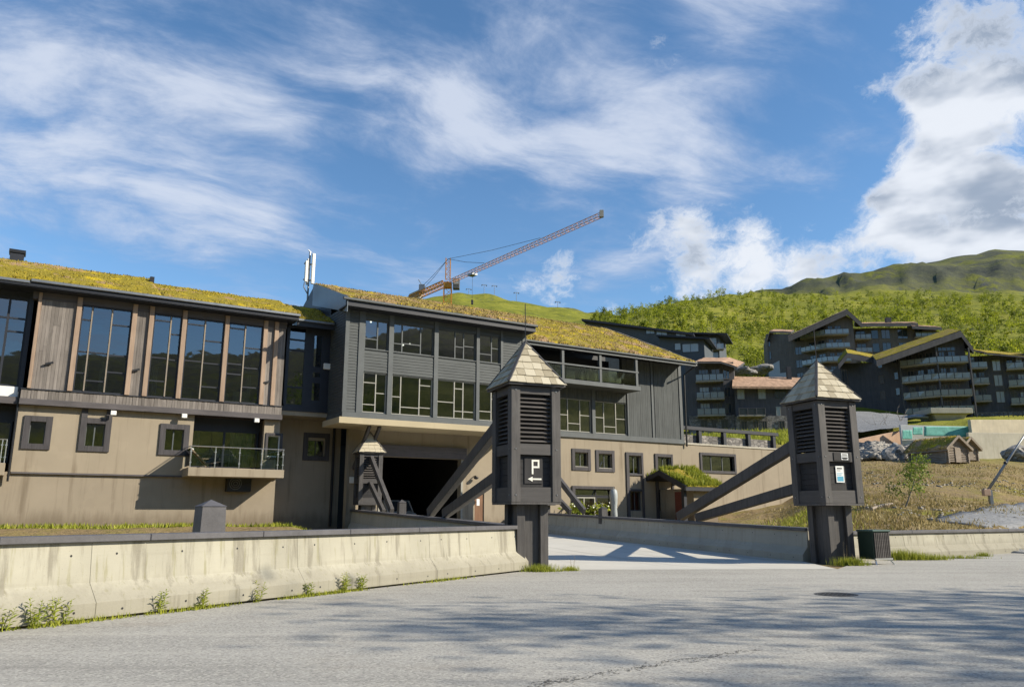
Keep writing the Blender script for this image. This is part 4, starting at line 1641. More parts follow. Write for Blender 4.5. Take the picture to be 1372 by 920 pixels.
mb.extrude_poly([(-2.2, .1, 3.28), (-2.2, -.8, 3.28), (-2.2, -.55, 3.05), (-2.2, -.15, 2.7), (-2.2, .1, 2.2)], (.25, 0, 0))
mb.build("bracket", beam_grey, wing, .01)

# timber storey: sill band of short boards on a beam
MB().box(-1.25, 11.0, yT - .05, .33, 6.60, 6.88).build("beam", beam_grey, wing, .01)
rs = random.Random(3)
u = -1.22
while u < 10.92:
    w = rs.uniform(.12, .16)
    mb = MB()
    mb.box(u, min(u + w - .008, 10.95), yT - rs.uniform(.0, .02), yT + .1, 6.885, 7.315)
    mb.build("sill_board", grey_board, wing)
    u += w
MB().box(-1.22, 10.95, yT + .10, .32, 6.89, 7.30).build("sill_core", surround, wing)
MB().box(-1.25, 10.97, yT - .06, .30, 7.318, 7.36).build("sill_flashing", navy, wing)
# warm posts
px_posts = [37.5, 92.6, 169.6, 193, 238.5, 297, 350, 365]
pu = [HF.u(x, 527, -yT) for x in px_posts]
for i, u in enumerate(pu):
    hw = .075 if i in (0,) else .11
    MB().box(u - hw, u + hw, yT - .10, yT + .12, 7.362, 12.02).build("post", warm_post, wing, .008)
# header
MB().box(-1.25, 10.97, yT + .0, .30, 11.70, 12.25).build("header", beam_grey, wing)


def board_panel(u0, u1):
    n = max(1, round((u1 - u0) / .145))
    w = (u1 - u0) / n
    for i in range(n):
        split = rs.uniform(8.6, 10.6) if rs.random() < .55 else None
        a, b = u0 + i * w + .004, u0 + (i + 1) * w - .004
        yy = yT + .02 + rs.uniform(0, .014)
        if split:
            MB().box(a, b, yy, yy + .05, 7.362, split - .003).build("board", grey_board, wing)
            MB().box(a, b, yy + rs.uniform(-.006, .006), yy + .05, split + .003, 11.70).build("board", grey_board, wing)
        else:
            MB().box(a, b, yy, yy + .05, 7.362, 11.70).build("board", grey_board, wing)
    MB().box(u0, u1, yT + .085, .30, 7.37, 11.69).build("panel_core", surround, wing)


board_panel(pu[0] + .08, pu[1] - .115)
board_panel(pu[2] + .115, pu[3] - .115)
board_panel(pu[6] + .115, pu[7] - .115)
board_panel(pu[7] + .115, 10.93)
# iron brackets on the board panels
for (x, y) in ((66, 487), (182, 496), (357, 512)):
    u, z = HF.uz(x, y, .3)
    mb = MB()
    mb.beam((u - .16, yT - .09, z - .05), (u + .16, yT - .09, z + .06), .09, .09)
    mb.build("wall_bracket", black_iron, wing)


def Zt(y, x=200):
    return HF.z(x, y, -yT)


def bay(i, j, us, trans):
    window(wing, pu[i] + .112, pu[j] - .112, 7.365, 11.69, yT + .05, navy, us=us, trans=trans, fw=.07, mw=.085)


def mull(x):
    return HF.u(x, 500, -yT)


bay(1, 2, [mull(114.5), mull(142)], [[10.95, 8.3, 9.35], [7.95, 9.35], [10.85, 8.45, 9.3]])
bay(3, 4, [mull(223)], [[11.35, 8.2, 9.4], [10.7, 9.35]])
bay(4, 5, [mull(270)], [[11.35, 9.4], [10.55, 9.35, 8.1]])
bay(5, 6, [mull(325)], [[11.4, 9.45, 8.9], [10.4, 9.3, 8.25]])
# pale inner mullions that catch the light
for x in (114.5, 142, 223, 270, 325):
    u = mull(x)
    MB().box(u - .03, u + .03, yT + .015, yT + .048, 7.43, 11.62).build("mullion_cover", mull_m, wing)
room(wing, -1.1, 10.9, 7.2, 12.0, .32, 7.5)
MB().box(-1.05, 10.85, .8, 7.4, 9.18, 9.42).build("gallery_floor", inner_floor, wing)
rs2 = random.Random(8)
for (ua, ub) in ((1.2, 1.5), (2.0, 2.4), (4.4, 4.7), (9.2, 9.45)):
    curtain(wing, ua, ub, 7.3, 9.1, .75)


def chair(u, y, z, c, rot):
    p = HF.world(u, y, z)
    r = empty("lounge_chair", p, HF.rz + rot)
    tag(r, "low upholstered chair behind the tall timber-framed windows", "chair", "chairs inside the restaurant windows")
    MB().box(-.36, .36, -.34, .34, .22, .44).build("seat", c, r, .05)
    MB().hexa([(-.36, .24, .42), (.36, .24, .42), (.36, .36, .42), (-.36, .36, .42), (-.33, .36, .95), (.33, .36, .95), (.33, .46, .95), (-.33, .46, .95)]).build("backrest", c, r, .03)
    for sx in (-1, 1):
        for sy in (-1, 1):
            MB().tube([(sx * .3, sy * .28, 0), (sx * .28, sy * .26, .23)], .02, 5).build("leg", black_iron, r)


yellow_fab = plain("yellow_fabric", (.36, .30, .05), 0.9, 0.2, 0.1)
for (u, y, c, rt) in ((5.0, 1.2, yellow_fab, .5), (6.1, 1.4, yellow_fab, -.4), (8.3, 1.3, curtain_m, .3), (9.1, 1.2, curtain_m, 2.6), (4.6, 2.6, yellow_fab, 2.2)):
    chair(u, y, 7.2, c, rt)

# eave, gutters and sod roof: one long slope, the left bay a step lower
zEl, zRl = 12.42, 14.89
MB().box(-9.2, 11.35, yE + .02, yE + .10, 12.10, 12.40).build("fascia", navy, wing)
MB().box(-1.4, 11.45, yE - .12, yE + .02, 12.30, 12.44).build("gutter", metal_grey, wing, .02)
MB().box(-9.2, -1.42, yE - .06, yE + .02, 12.22, 12.36).build("gutter", metal_grey, wing, .02)
MB().box(-9.2, 11.35, yE + .10, .6, 12.06, 12.12).build("soffit", navy, wing)
sod_roof(wing, (-9.2, yE, zEl), (4.35, yE, zEl), (4.35, 5.0, zRl), (-9.2, 5.0, zRl), .28, moss_yellow, moss_tuft, 3000, .13, .11, seed=2, nx=90)
sod_roof(wing, (4.35, yE, zEl), (11.4, yE, zEl), (11.9, 5.0, zRl - .27), (4.35, 5.0, zRl - .27), .28, moss_yellow, moss_tuft, 1800, .13, .11, seed=3, nx=50)
MB().box(4.2, 4.42, 3.8, 4.2, 14.3, 14.75).build("vent", black_iron, wing)
sod_roof(wing, (-9.2, 10.6, zEl), (11.6, 10.6, zEl), (11.6, 5.02, zRl - .3), (-9.2, 5.02, zRl - .02), .28, moss_yellow, moss_tuft, 600, .1, .12, seed=4, nx=30)
MB().box(-9.0, 11.0, 7.6, 10.0, .6, 12.3).build("back_wall", plaster, wing)
MB().box(-9.0, -8.8, .5, 7.6, .6, 12.1).build("end_wall", plaster, wing)
# chimney
uc, zc_ = HF.uz(22, 350, -5.0)
ch = MB().box(uc - .32, uc + .32, 4.7, 5.3, 14.5, 15.25).build("chimney", navy, wing)
MB().box(uc - .38, uc + .38, 4.64, 5.36, 15.252, 15.42).build("chimney_cap", black_iron, ch)
# down pipe
mb = MB()
mb.tube([(-1.28, -.14, 7.2), (-1.28, -.14, 3.05)], .05, 7)
mb.build("downpipe", black_iron, wing)
for (x, y) in ((152, 553), (247, 557), (344, 563)):
    u, z = HF.uz(x, y, .38)
    MB().box(u - .13, u + .13, -.43, -.30, z - .11, z + .11).build("floodlight", plasticw, wing, .02)

# link between wing and main block: stepped back, dark glazing, own low roof
yK = 2.0
wall_holes(wing, uR - .36, 15.2, .6, 7.10, yK, .3, [px_rect(412, 590, 434, 612, -2)], plaster)
rw = px_rect(406, 580, 441, 617, -2)
surround_frame(wing, rw[0], rw[1], rw[2], rw[3], .27, yK, .08)
window(wing, rw[0] + .24, rw[1] - .24, rw[2] + .2, rw[3] - .2, yK + .1, trim_grey, us=[(rw[0] + rw[1]) / 2], fw=.05)
room(wing, rw[0], rw[1], rw[2], rw[3], yK + .31, yK + 2)
MB().box(uR - .0, 15.2, -.08, yK + .35, 6.92, 7.16).build("soffit", plaster, wing)
yG = -.05
MB().box(uR - .02, 15.2, yG - .08, yG + .2, 7.163, 7.42).build("beam", navy, wing)
ug = [HF.u(x, 500, -2) for x in (373, 381.5, 407, 430, 452)]
ug = [HF.u(x, 500, .05) for x in (373, 383, 408, 431, 446)]
window(wing, uR + .12, ug[2] + .05, 7.42, 12.0, yG - .02, navy, us=[ug[1]], trans=[[9.4, 11.2], [11.2, 10.6, 8.5]], fw=.12)
window(wing, ug[2] + .05, ug[3] + .35, 7.42, 12.0, yG - .02, navy, fw=.42, trans=[[9.6, 9.0]])
MB().box(ug[3] + .35, 15.2, yG - .0, yG + .25, 7.42, 12.1).build("panel", navy, wing)
room(wing, uR, 15.1, 7.2, 12.1, yG + .26, yK + 5)
MB().box(uR + .4, 13.5, yG - .75, yG - .65, 11.85, 12.20).build("fascia", navy, wing)
MB().box(uR + .4, 13.5, yG - .88, yG - .75, 12.12, 12.24).build("gutter", metal_grey, wing, .02)
sod_roof(wing, (uR + .4, yG - .8, 12.26), (13.5, yG - .8, 12.26), (14.25, yG + 5.2, 14.5), (uR + .4, yG + 5.2, 14.5), .2, moss_yellow, moss_tuft, 1800, .1, .12, seed=5, nx=30)
u, z = HF.uz(439, 491, .1)
MB().box(u - .25, u + .25, yG - .14, yG - .02, z - .17, z + .17).build("lamp_box", plasticw, wing, .02)
mb = MB()
mb.tube([(14.72, yK - .15, 6.95), (14.72, yK - .15, 5.0), (14.72, yK - .16, .9)], .075, 8)
mb.build("downpipe", black_iron, wing)
u, z = HF.uz(318, 648, -.1)
mb = MB()
mb.box(u - .62, u + .62, -.35, .1, z - .42, z + .42)
hp = mb.build("heat_pump", black_iron, wing, .03)
ring = MB()
for rr in (.30, .2, .1):
    ring.tube([(u - .2 + rr * cos(q * pi / 10), -.37, z + rr * sin(q * pi / 10)) for q in range(21)], .012, 4)
ring.build("fan_guard", metal_grey, hp)


# ---------------------------------------------------------------- main block: garage below, dark boarded storeys above
block = HF.empty("hotel_block", 14.3, 0, .6)
tag(block, "dark grey boarded hotel block jutting over the open garage, mossy roof", "building")
yB = -2.5
uB0, uB1 = 13.62, 25.4
# ground floor wall with garage opening and doors
gar = (17.0, 22.25, .4, 4.88)
bdoor = (23.25, 23.92, .9, 2.86)
cw = [px_rect(766, 601, 791, 630), px_rect(798, 603, 823, 632)]
tall = [px_rect(839, 606, 862, 684), px_rect(878, 608, 902, 684)]
door = px_rect(766, 651, 823, 690)
hs = [gar, bdoor]
hs += [(a + .28, b - .22, c + .28, d - .28) for a, b, c, d in cw]
tall_w = []
for (a, b, c, d) in tall:
    hs.append((a + .28, b - .2, d - 1.5, d - .25))
    hs.append((a + .28, b - .2, c, c + 1.35))
hs.append((door[0] + .25, door[1] - .12, door[2] - .3, door[3] - .2))
wall_holes(block, 14.95, 41.0, .4, 6.80, 0, .4, hs, plaster)
# garage header, frame and interior
MB().box(16.8, 22.5, -.30, .05, 4.88, 5.55).build("garage_header", beam_grey, block, .01)
mb = MB()
mb.box(22.25, 22.37, -.06, .42, .5, 4.88)
mb.box(16.88, 17.0, -.06, .42, .5, 4.88)
mb.build("garage_frame", pane_frame, block)
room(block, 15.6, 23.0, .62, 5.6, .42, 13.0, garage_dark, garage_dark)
# cantilevered storeys: soffit, bottom beam
MB().box(uB0 - .25, uB1, yB - .25, 0.0, 6.36, 6.70).build("soffit", soffit_m, block, .01)
MB().box(uB0 - .05, uB1, yB - .12, -.02, 6.705, 7.0).build("beam", trim_grey, block, .01)
rows = {'u': (10.62, 12.30), 'l': (7.06, 9.28)}
cols = [(14.74, 16.14), (16.46, 19.0), (19.31, 21.84), (22.10, 23.55)]
cols_l = cols + [(23.75, 25.1)]
holes = [(a, b, rows['u'][0], rows['u'][1]) for a, b in cols] + [(a, b, rows['l'][0], rows['l'][1]) for a, b in cols_l]
wall_holes(block, uB0, uB1, 7.0, 12.9, yB, .3, holes, siding)
MB().box(uB0, uB0 + .28, yB + .3, 3.0, 7.0, 12.9).build("side_wall", siding, block)
MB().box(uB1 - .28, uB1, yB + .3, 0, 7.0, 12.9).build("side_wall", siding, block)
# individual boards, lapped
rs = random.Random(21)
bh = .165
z = 7.02
while z < 12.85:
    spans = [(uB0 + .05, uB1)]
    for (a, b, c, d) in holes:
        if z + bh > c + .02 and z < d - .02:
            ns = []
            for (s0, s1) in spans:
                if a > s0:
                    ns.append((s0, min(a, s1)))
                if b < s1:
                    ns.append((max(b, s0), s1))
            spans = [(x, y) for x, y in ns if y - x > .05 and x >= s0 - 99]
    for (s0, s1) in spans:
        mb = MB()
        mb.hexa([(s0, yB - .034, z), (s1, yB - .034, z), (s1, yB - .002, z), (s0, yB - .002, z), (s0, yB - .014, z + bh - .006), (s1, yB - .014, z + bh - .006), (s1, yB - .002, z + bh - .006), (s0, yB - .002, z + bh - .006)])
        mb.build("board", siding, block)
    mb = MB()
    mb.hexa([(uB0 - .034, yB, z), (uB0 - .002, yB, z), (uB0 - .002, 2.2, z), (uB0 - .034, 2.2, z), (uB0 - .014, yB, z + bh - .006), (uB0 - .002, yB, z + bh - .006), (uB0 - .002, 2.2, z + bh - .006), (uB0 - .014, 2.2, z + bh - .006)])
    mb.build("board", siding, block)
    z += bh
# vertical trims between the window columns
for (a, b) in ((uB0 - .05, uB0 + .18), (14.36, 14.72), (16.16, 16.44), (19.02, 19.29), (21.86, 22.08), (23.57, 23.73), (uB1 - .25, uB1 + .03)):
    MB().box(a, b, yB - .075, yB + .02, 7.005, 12.88).build("trim_post", trim_grey, block, .006)
wd = [([.55], [[.35], []], [[.2, .75], [.5]]), ([.22, .68], [[.3], [.33], []], [[.45], [.2], [.22, .8]]), ([.45, .68], [[], [.45], [.5]], [[.42], [.2, .8], [.2]]), ([.6], [[.3], [.55]], [[.25], [.6]]), ([.5], [], [[.4], [.6]])]
for i, (a, b) in enumerate(cols_l):
    us_f, tu, tl = wd[i]
    if i < 4:
        z0, z1 = rows['u']
        us = [a + (b - a) * f for f in us_f]
        window(block, a, b, z0, z1, yB + .06, trim_grey, us=us, trans=[[z0 + (z1 - z0) * t for t in tt] for tt in tu], fw=.05, mw=.07)
    z0, z1 = rows['l']
    us = [a + (b - a) * f for f in us_f]
    window(block, a, b, z0, z1, yB + .06, pane_frame, us=us, trans=[[z0 + (z1 - z0) * t for t in tt] for tt in tl], fw=.05, mw=.06)
    MB().box(a - .03, b + .03, yB - .06, yB + .06, rows['u' if i < 4 else 'l'][0] - .05, rows['u' if i < 4 else 'l'][0] - .003).build("sill", trim_grey, block)
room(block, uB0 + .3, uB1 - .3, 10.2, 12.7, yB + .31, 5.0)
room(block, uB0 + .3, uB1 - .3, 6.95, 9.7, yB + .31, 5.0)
# roof of the jutting part
yBE = yB - .85
MB().box(uB0 - .35, uB1 + .25, yBE + .02, yBE + .12, 12.72, 13.10).build("fascia", navy, block)
MB().box(uB0 - .55, uB1 + .35, yBE - .12, yBE + .02, 13.02, 13.16).build("gutter", trim_grey, block, .02)
MB().box(uB0 - .35, uB1 + .25, yBE + .12, yB + .4, 12.70, 12.76).build("soffit_board", navy, block)
zBE, zBR = 13.2, 16.45
sod_roof(block, (uB0 - .25, yBE, zBE), (uB1 + .2, yBE, zBE), (29.9, 6.0, zBR), (14.3, 6.0, zBR), .22, moss_brown, moss_tuft_b, 6500, .11, .12, seed=6, nx=80)
# blue-grey verge sheet on the left edge of the roof
mb = MB()
mb.hexa([(uB0 - .30, yBE - .02, zBE - .85), (uB0 - .26, yBE - .02, zBE - .85), (14.28, 6.0, zBR - 1.5), (14.24, 6.0, zBR - 1.5),
         (uB0 - .30, yBE - .02, zBE + .02), (uB0 - .26, yBE - .02, zBE + .02), (14.28, 6.0, zBR + .02), (14.24, 6.0, zBR + .02)])
mb.build("verge_sheet", sheet_blue, block)
MB().box(14.3, 14.5, 2.2, 6.0, 12.9, 14.2).build("gable_wall", navy, block)
MB().hexa([(14.28, 2.2, 13.0), (14.36, 2.2, 13.0), (14.36, 6.2, 13.0), (14.28, 6.2, 13.0), (14.28, 2.2, 14.9), (14.36, 2.2, 14.9), (14.36, 6.2, 16.3), (14.28, 6.2, 16.3)]).build("gable_boarding", navy, block)

# right part: set back, recessed balcony, windows, vertical boarding
uC0, uC1 = uB1, 40.95
lw = [(29.7, 32.42), (32.78, 35.62)]
rc = (26.2, 35.3, 10.35, 12.6)
wall_holes(block, uC0, uC1, 6.80, 12.6, .0, .3, [(a, b, 7.08, 9.32) for a, b in lw] + [(26.3, 29.3, 7.08, 9.32)] + [rc], siding_v, "upper_wall")
MB().box(uC0, uC1 + .06, -.13, .0, 6.66, 7.0).build("beam", trim_grey, block, .01)
# vertical boards
rs = random.Random(4)
u = 35.72
while u < 40.75:
    w = rs.uniform(.15, .19)
    if abs(u - 38.05) > .2:
        MB().box(u, u + w - .01, -.03 - rs.uniform(0, .012), -.001, 7.0, 12.58).build("board", siding_v, block)
    u += w
u = 25.5
while u < 35.5:
    w = rs.uniform(.15, .19)
    MB().box(u, u + w - .01, -.03 - rs.uniform(0, .012), -.001, 9.36, 10.2).build("board", siding_v, block)
    u += w
for (a, b) in ((32.46, 32.74), (35.64, 35.74), (29.4, 29.66), (37.95, 38.12), (40.72, 41.0)):
    MB().box(a, b, -.09, .02, 7.0, 12.58 if a > 35.7 else 10.2).build("trim_post", trim_grey, block, .006)
for i, (a, b) in enumerate([(26.3, 29.3)] + lw):
    us = [a + (b - a) * f for f in (.28, .66)]
    z0, z1 = 7.08, 9.32
    window(block, a, b, z0, z1, .06, pane_frame, us=us, trans=[[z0 + 1.1], [z0 + .55], [z0 + 1.15]] if i != 2 else [[z0 + 1.1], [z0 + .5], [z0 + 1.1]], fw=.05, mw=.06)
room(block, 26.1, 35.7, 6.95, 9.6, .31, 6.0)
# recessed balcony
MB().box(26.2, 35.3, 1.5, 1.6, 10.3, 12.6).build("recess_wall", navy, block)
for (a, b) in ((27.2, 28.6), (29.0, 30.0), (30.4, 32.3), (32.6, 33.5), (33.8, 35.1)):
    window(block, a, b, 10.4, 12.1, 1.42, navy, us=[(a + b) / 2], fw=.07, gm=glass)
room(block, 26.3, 35.2, 10.32, 12.6, 1.61, 5)
MB().box(26.2, 35.3, .302, 1.5, 10.25, 10.34).build("recess_floor", trim_grey, block)
mb = MB()
MB().box(25.6, 35.62, -1.62, .30, 10.04, 10.34).build("balcony_slab", trim_grey, block, .01)
for u in (25.9, 28.98, 32.12, 35.34):
    MB().box(u - .1, u + .1, -1.58, -1.38, 10.342, 12.55).build("balcony_post", trim_grey, block, .008)
mb = MB()
mb.box(25.7, 35.5, -1.60, -1.50, 11.28, 11.38)
mb.box(35.36, 35.46, -1.50, -.01, 11.28, 11.38)
mb.build("handrail", trim_grey, block)
for (a, b) in ((26.05, 28.85), (29.1, 32.0), (32.24, 35.22)):
    MB().box(a, b, -1.53, -1.515, 10.42, 11.22).build("glass_panel", rail_glass, block)
MB().box(35.405, 35.42, -1.36, -.05, 10.42, 11.22).build("glass_panel", rail_glass, block)
# eave and roof
yCE = -1.7
MB().box(uC0 + .2, 41.0, yCE + .02, yCE + .12, 12.30, 12.60).build("fascia", trim_grey, block)
MB().box(uC0 + .2, 40.9, yCE + .12, .2, 12.58, 12.63).build("soffit_board", navy, block)
MB().box(uC0 + .2, 41.1, yCE - .10, yCE + .02, 12.48, 12.60).build("gutter", trim_grey, block, .02)
sod_roof(block, (uC0 + .3, yCE, 12.64), (41.0, yCE, 12.64), (38.6, 6.0, 16.45), (29.8, 6.0, 16.45), .2, moss_mid, moss_tuft_b, 6000, .12, .13, seed=8, nx=80, ny=20)
# pale verge flashing on the right slope
mb = MB()
mb.beam((41.05, yCE, 12.62), (38.7, 6.0, 16.45), .16, .12)
mb.build("verge_flashing", pane_frame, block)
mb = MB()
mb.beam((40.3, .2, 13.6), (38.9, 4.8, 15.9), .5, .14)
mb.build("roof_slates", rock_m, block)
MB().box(14.5, 40.6, 13.2, 14.0, .6, 12.5).build("back_wall", siding, block)
MB().hexa([(14.3, 6.02, 12.9), (38.6, 6.02, 12.9), (38.6, 13.9, 12.9), (14.3, 13.9, 12.9), (14.3, 6.02, 16.3), (38.6, 6.02, 16.3), (38.6, 13.9, 13.2), (14.3, 13.9, 13.2)]).build("back_roof", navy, block)
MB().box(40.6, 40.94, .3, 12, .6, 12.5).build("end_wall", siding_v, block)
# gutter pipe on the right corner
mb = MB()
mb.tube([(41.25, -1.5, 12.45), (41.2, -.2, 11.9), (41.2, -.15, 6.5)], .07, 7)
mb.build("downpipe", black_iron, block)
# ground-floor windows of the right part
for (a, b, c, d) in cw:
    surround_frame(block, a, b, c, d, .24, 0, .07)
    window(block, a + .26, b - .2, c + .26, d - .26, .14, trim_grey, us=[(a + b) / 2 + .03], fw=.05)
    MB().box(a + .24, b - .2, -.06, .14, c + .2, c + .265).build("sill", pane_frame, block)
    room(block, a + .1, b - .1, c + .1, d - .1, .41, 2.4)
for (a, b, c, d) in tall:
    mb = MB()
    mb.box(a, a + .26, -.09, .02, c - .6, d)
    mb.box(b - .18, b, -.09, .02, c - .6, d)
    mb.box(a + .26, b - .18, -.086, .02, d - .22, d)
    mb.box(a + .26, b - .18, -.086, .02, d - 1.62, d - 1.5)
    mb.box(a + .26, b - .18, -.086, .02, c + 1.35, c + 1.5)
    mb.build("window_surround", surround, block, .008)
    window(block, a + .28, b - .2, d - 1.5, d - .25, .14, trim_grey, us=[(a + b) / 2 + .05], fw=.05)
    window(block, a + .28, b - .2, c, c + 1.35, .14, trim_grey, us=[(a + b) / 2 + .05], fw=.05)
    room(block, a + .2, b - .1, c - .1, d - .1, .41, 2.4)
# entrance
a, b, c, d = door
mb = MB()
mb.box(a, a + .25, -.10, .02, c - .5, d)
mb.box(b - .12, b, -.10, .02, c - .5, d)
mb.box(a + .25, b - .12, -.095, .02, d - .2, d)
mb.build("door_surround", surround, block, .008)
window(block, a + .25, a + 2.1, c - .3, d - .72, .15, pane_frame, us=[a + 1.15], fw=.09, name="glass_door")
window(block, a + .25, b - .12, d - .66, d - .2, .15, navy, us=[a + 2.15], fw=.06)
window(block, a + 2.15, b - .12, c - .3, d - .7, .15, navy, fw=.07)
room(block, a + .2, b - .1, c - .35, d - .1, .41, 4)
# service door beside the garage
MB().box(bdoor[0], bdoor[1], .06, .12, .9, 2.85).build("service_door", brown_door, block, .006)
MB().box(23.42, 23.62, .045, .058, 2.1, 2.5).build("door_notice", paper, block)
u, z = HF.uz(636, 640, .1)
mb = MB()
mb.tube([(u, 0, z + .1), (u, -.25, z + .12)], .03, 6)
mb.sphere((u, -.28, z), .16, 8, 5, (1, 1, .6))
mb.build("wall_lamp", black_iron, block, smooth=True)
u, z = HF.uz(453, 641, 0)
MB().box(15.1, 15.4, -.14, 0, 3.3, 3.65).build("meter_box", plasticw, block, .01)
for (x, y0, y1) in ((467, 585, 636), (477, 570, 632)):
    mb = MB()
    u0, z0 = HF.uz(x, y0, .4)
    mb.beam((15.9 if x > 470 else 15.3, yB + .2, 6.36), (15.9 if x > 470 else 15.3, -.05, 4.1), .16, .2)
    mb.build("strut", surround, block, .01)

# ---------------------------------------------------------------- annex on the right with roof terrace
annex = HF.empty("hotel_annex", 41.02, 0, .8)
tag(annex, "beige plastered annex with a long window and dark roof terrace rail", "building")
aw = px_rect(938, 607, 986, 634)
wall_holes(annex, 41.02, 53.0, .6, 6.66, .02, .4, [(aw[0] + .2, aw[1] - .1, aw[2] + .12, aw[3] - .2)], plaster)
surround_frame(annex, aw[0], aw[1], aw[2], aw[3], .2, .02, .08)
window(annex, aw[0] + .2, aw[1] - .12, aw[2] + .14, aw[3] - .2, .14, trim_grey, us=[aw[0] + 1.3, aw[0] + 2.5], fw=.06)
room(annex, aw[0], aw[1], aw[2] - .2, aw[3], .43, 3)
MB().box(41.02, 53.05, -.04, .44, 6.662, 6.80).build("coping", concrete_far, annex, .01)
MB().box(52.6, 53.0, .43, 7.0, .6, 6.66).build("end_wall", plaster, annex)
MB().box(41.03, 53.0, .45, 7.0, 6.5, 6.72).build("terrace_floor", stone, annex)
for u in (41.4, 43.9, 46.6, 49.4, 52.4):
    MB().box(u - .16, u + .16, 1.1, 1.4, 6.73, 7.95).build("terrace_post", navy, annex, .01)
MB().box(41.2, 52.9, 1.05, 1.45, 7.952, 8.22).build("terrace_rail", navy, annex, .01)
MB().box(41.2, 52.9, 1.42, 1.6, 6.73, 7.6).build("terrace_upstand", stone, annex)

# porch with sod roof
porch = HF.empty("entrance_porch", 37.2, -3.8, 1.2)
tag(porch, "small porch with shaggy grass roof against the beige wall", "porch")
e0, e1 = 37.25, 40.75
yRf, yRr = -3.9, -1.3
sod_roof(porch, (e0, yRf, 3.45), (e1, yRf, 3.45), (e1 - .1, yRr, 4.75), (e0 + .1, yRr, 4.55), .22, moss_mat("porch_sod", .2), grass_m, 2400, .34, .38, seed=9, nx=30, ny=16)
sod_roof(porch, (e0, -.02, 4.1), (e1, -.02, 4.1), (e1 - .1, yRr, 4.75), (e0 + .1, yRr, 4.55), .22, moss_mid, grass_m, 600, .3, .5, seed=10, nx=20, ny=8)
mb = MB()
mb.beam((e0 - .05, yRf - .05, 3.28), (e0 + .05, yRr, 4.42), .10, .34)
mb.build("verge_board", navy, porch)
mb = MB()
mb.beam((e0 + .05, yRr, 4.42), (e0, .0, 4.0), .10, .30)
mb.build("verge_board", navy, porch)
MB().box(e0, e1, yRf - .03, yRf + .03, 3.12, 3.36).build("fascia", navy, porch)
MB().box(e0 + 1.2, e1 - .1, -3.4, -.05, .8, 3.3).build("wall", plaster, porch)
MB().box(e0 + .2, e0 + .45, -3.5, -3.25, .8, 3.25).build("post", navy, porch)
MB().box(e0 + 1.15, e0 + 1.19, -2.6, -1.6, 1.0, 3.1).build("door", red_door, porch)
lanu, lanz = HF.uz(980, 657, 3.0)


# ================================================================ buildings on the hillside
def plan(px, Y, row=510):
    p = at(px, row, Y)
    return Vector((p.x, p.y, 0))


def zpx(px, py, Y):
    return at(px, py, Y).z


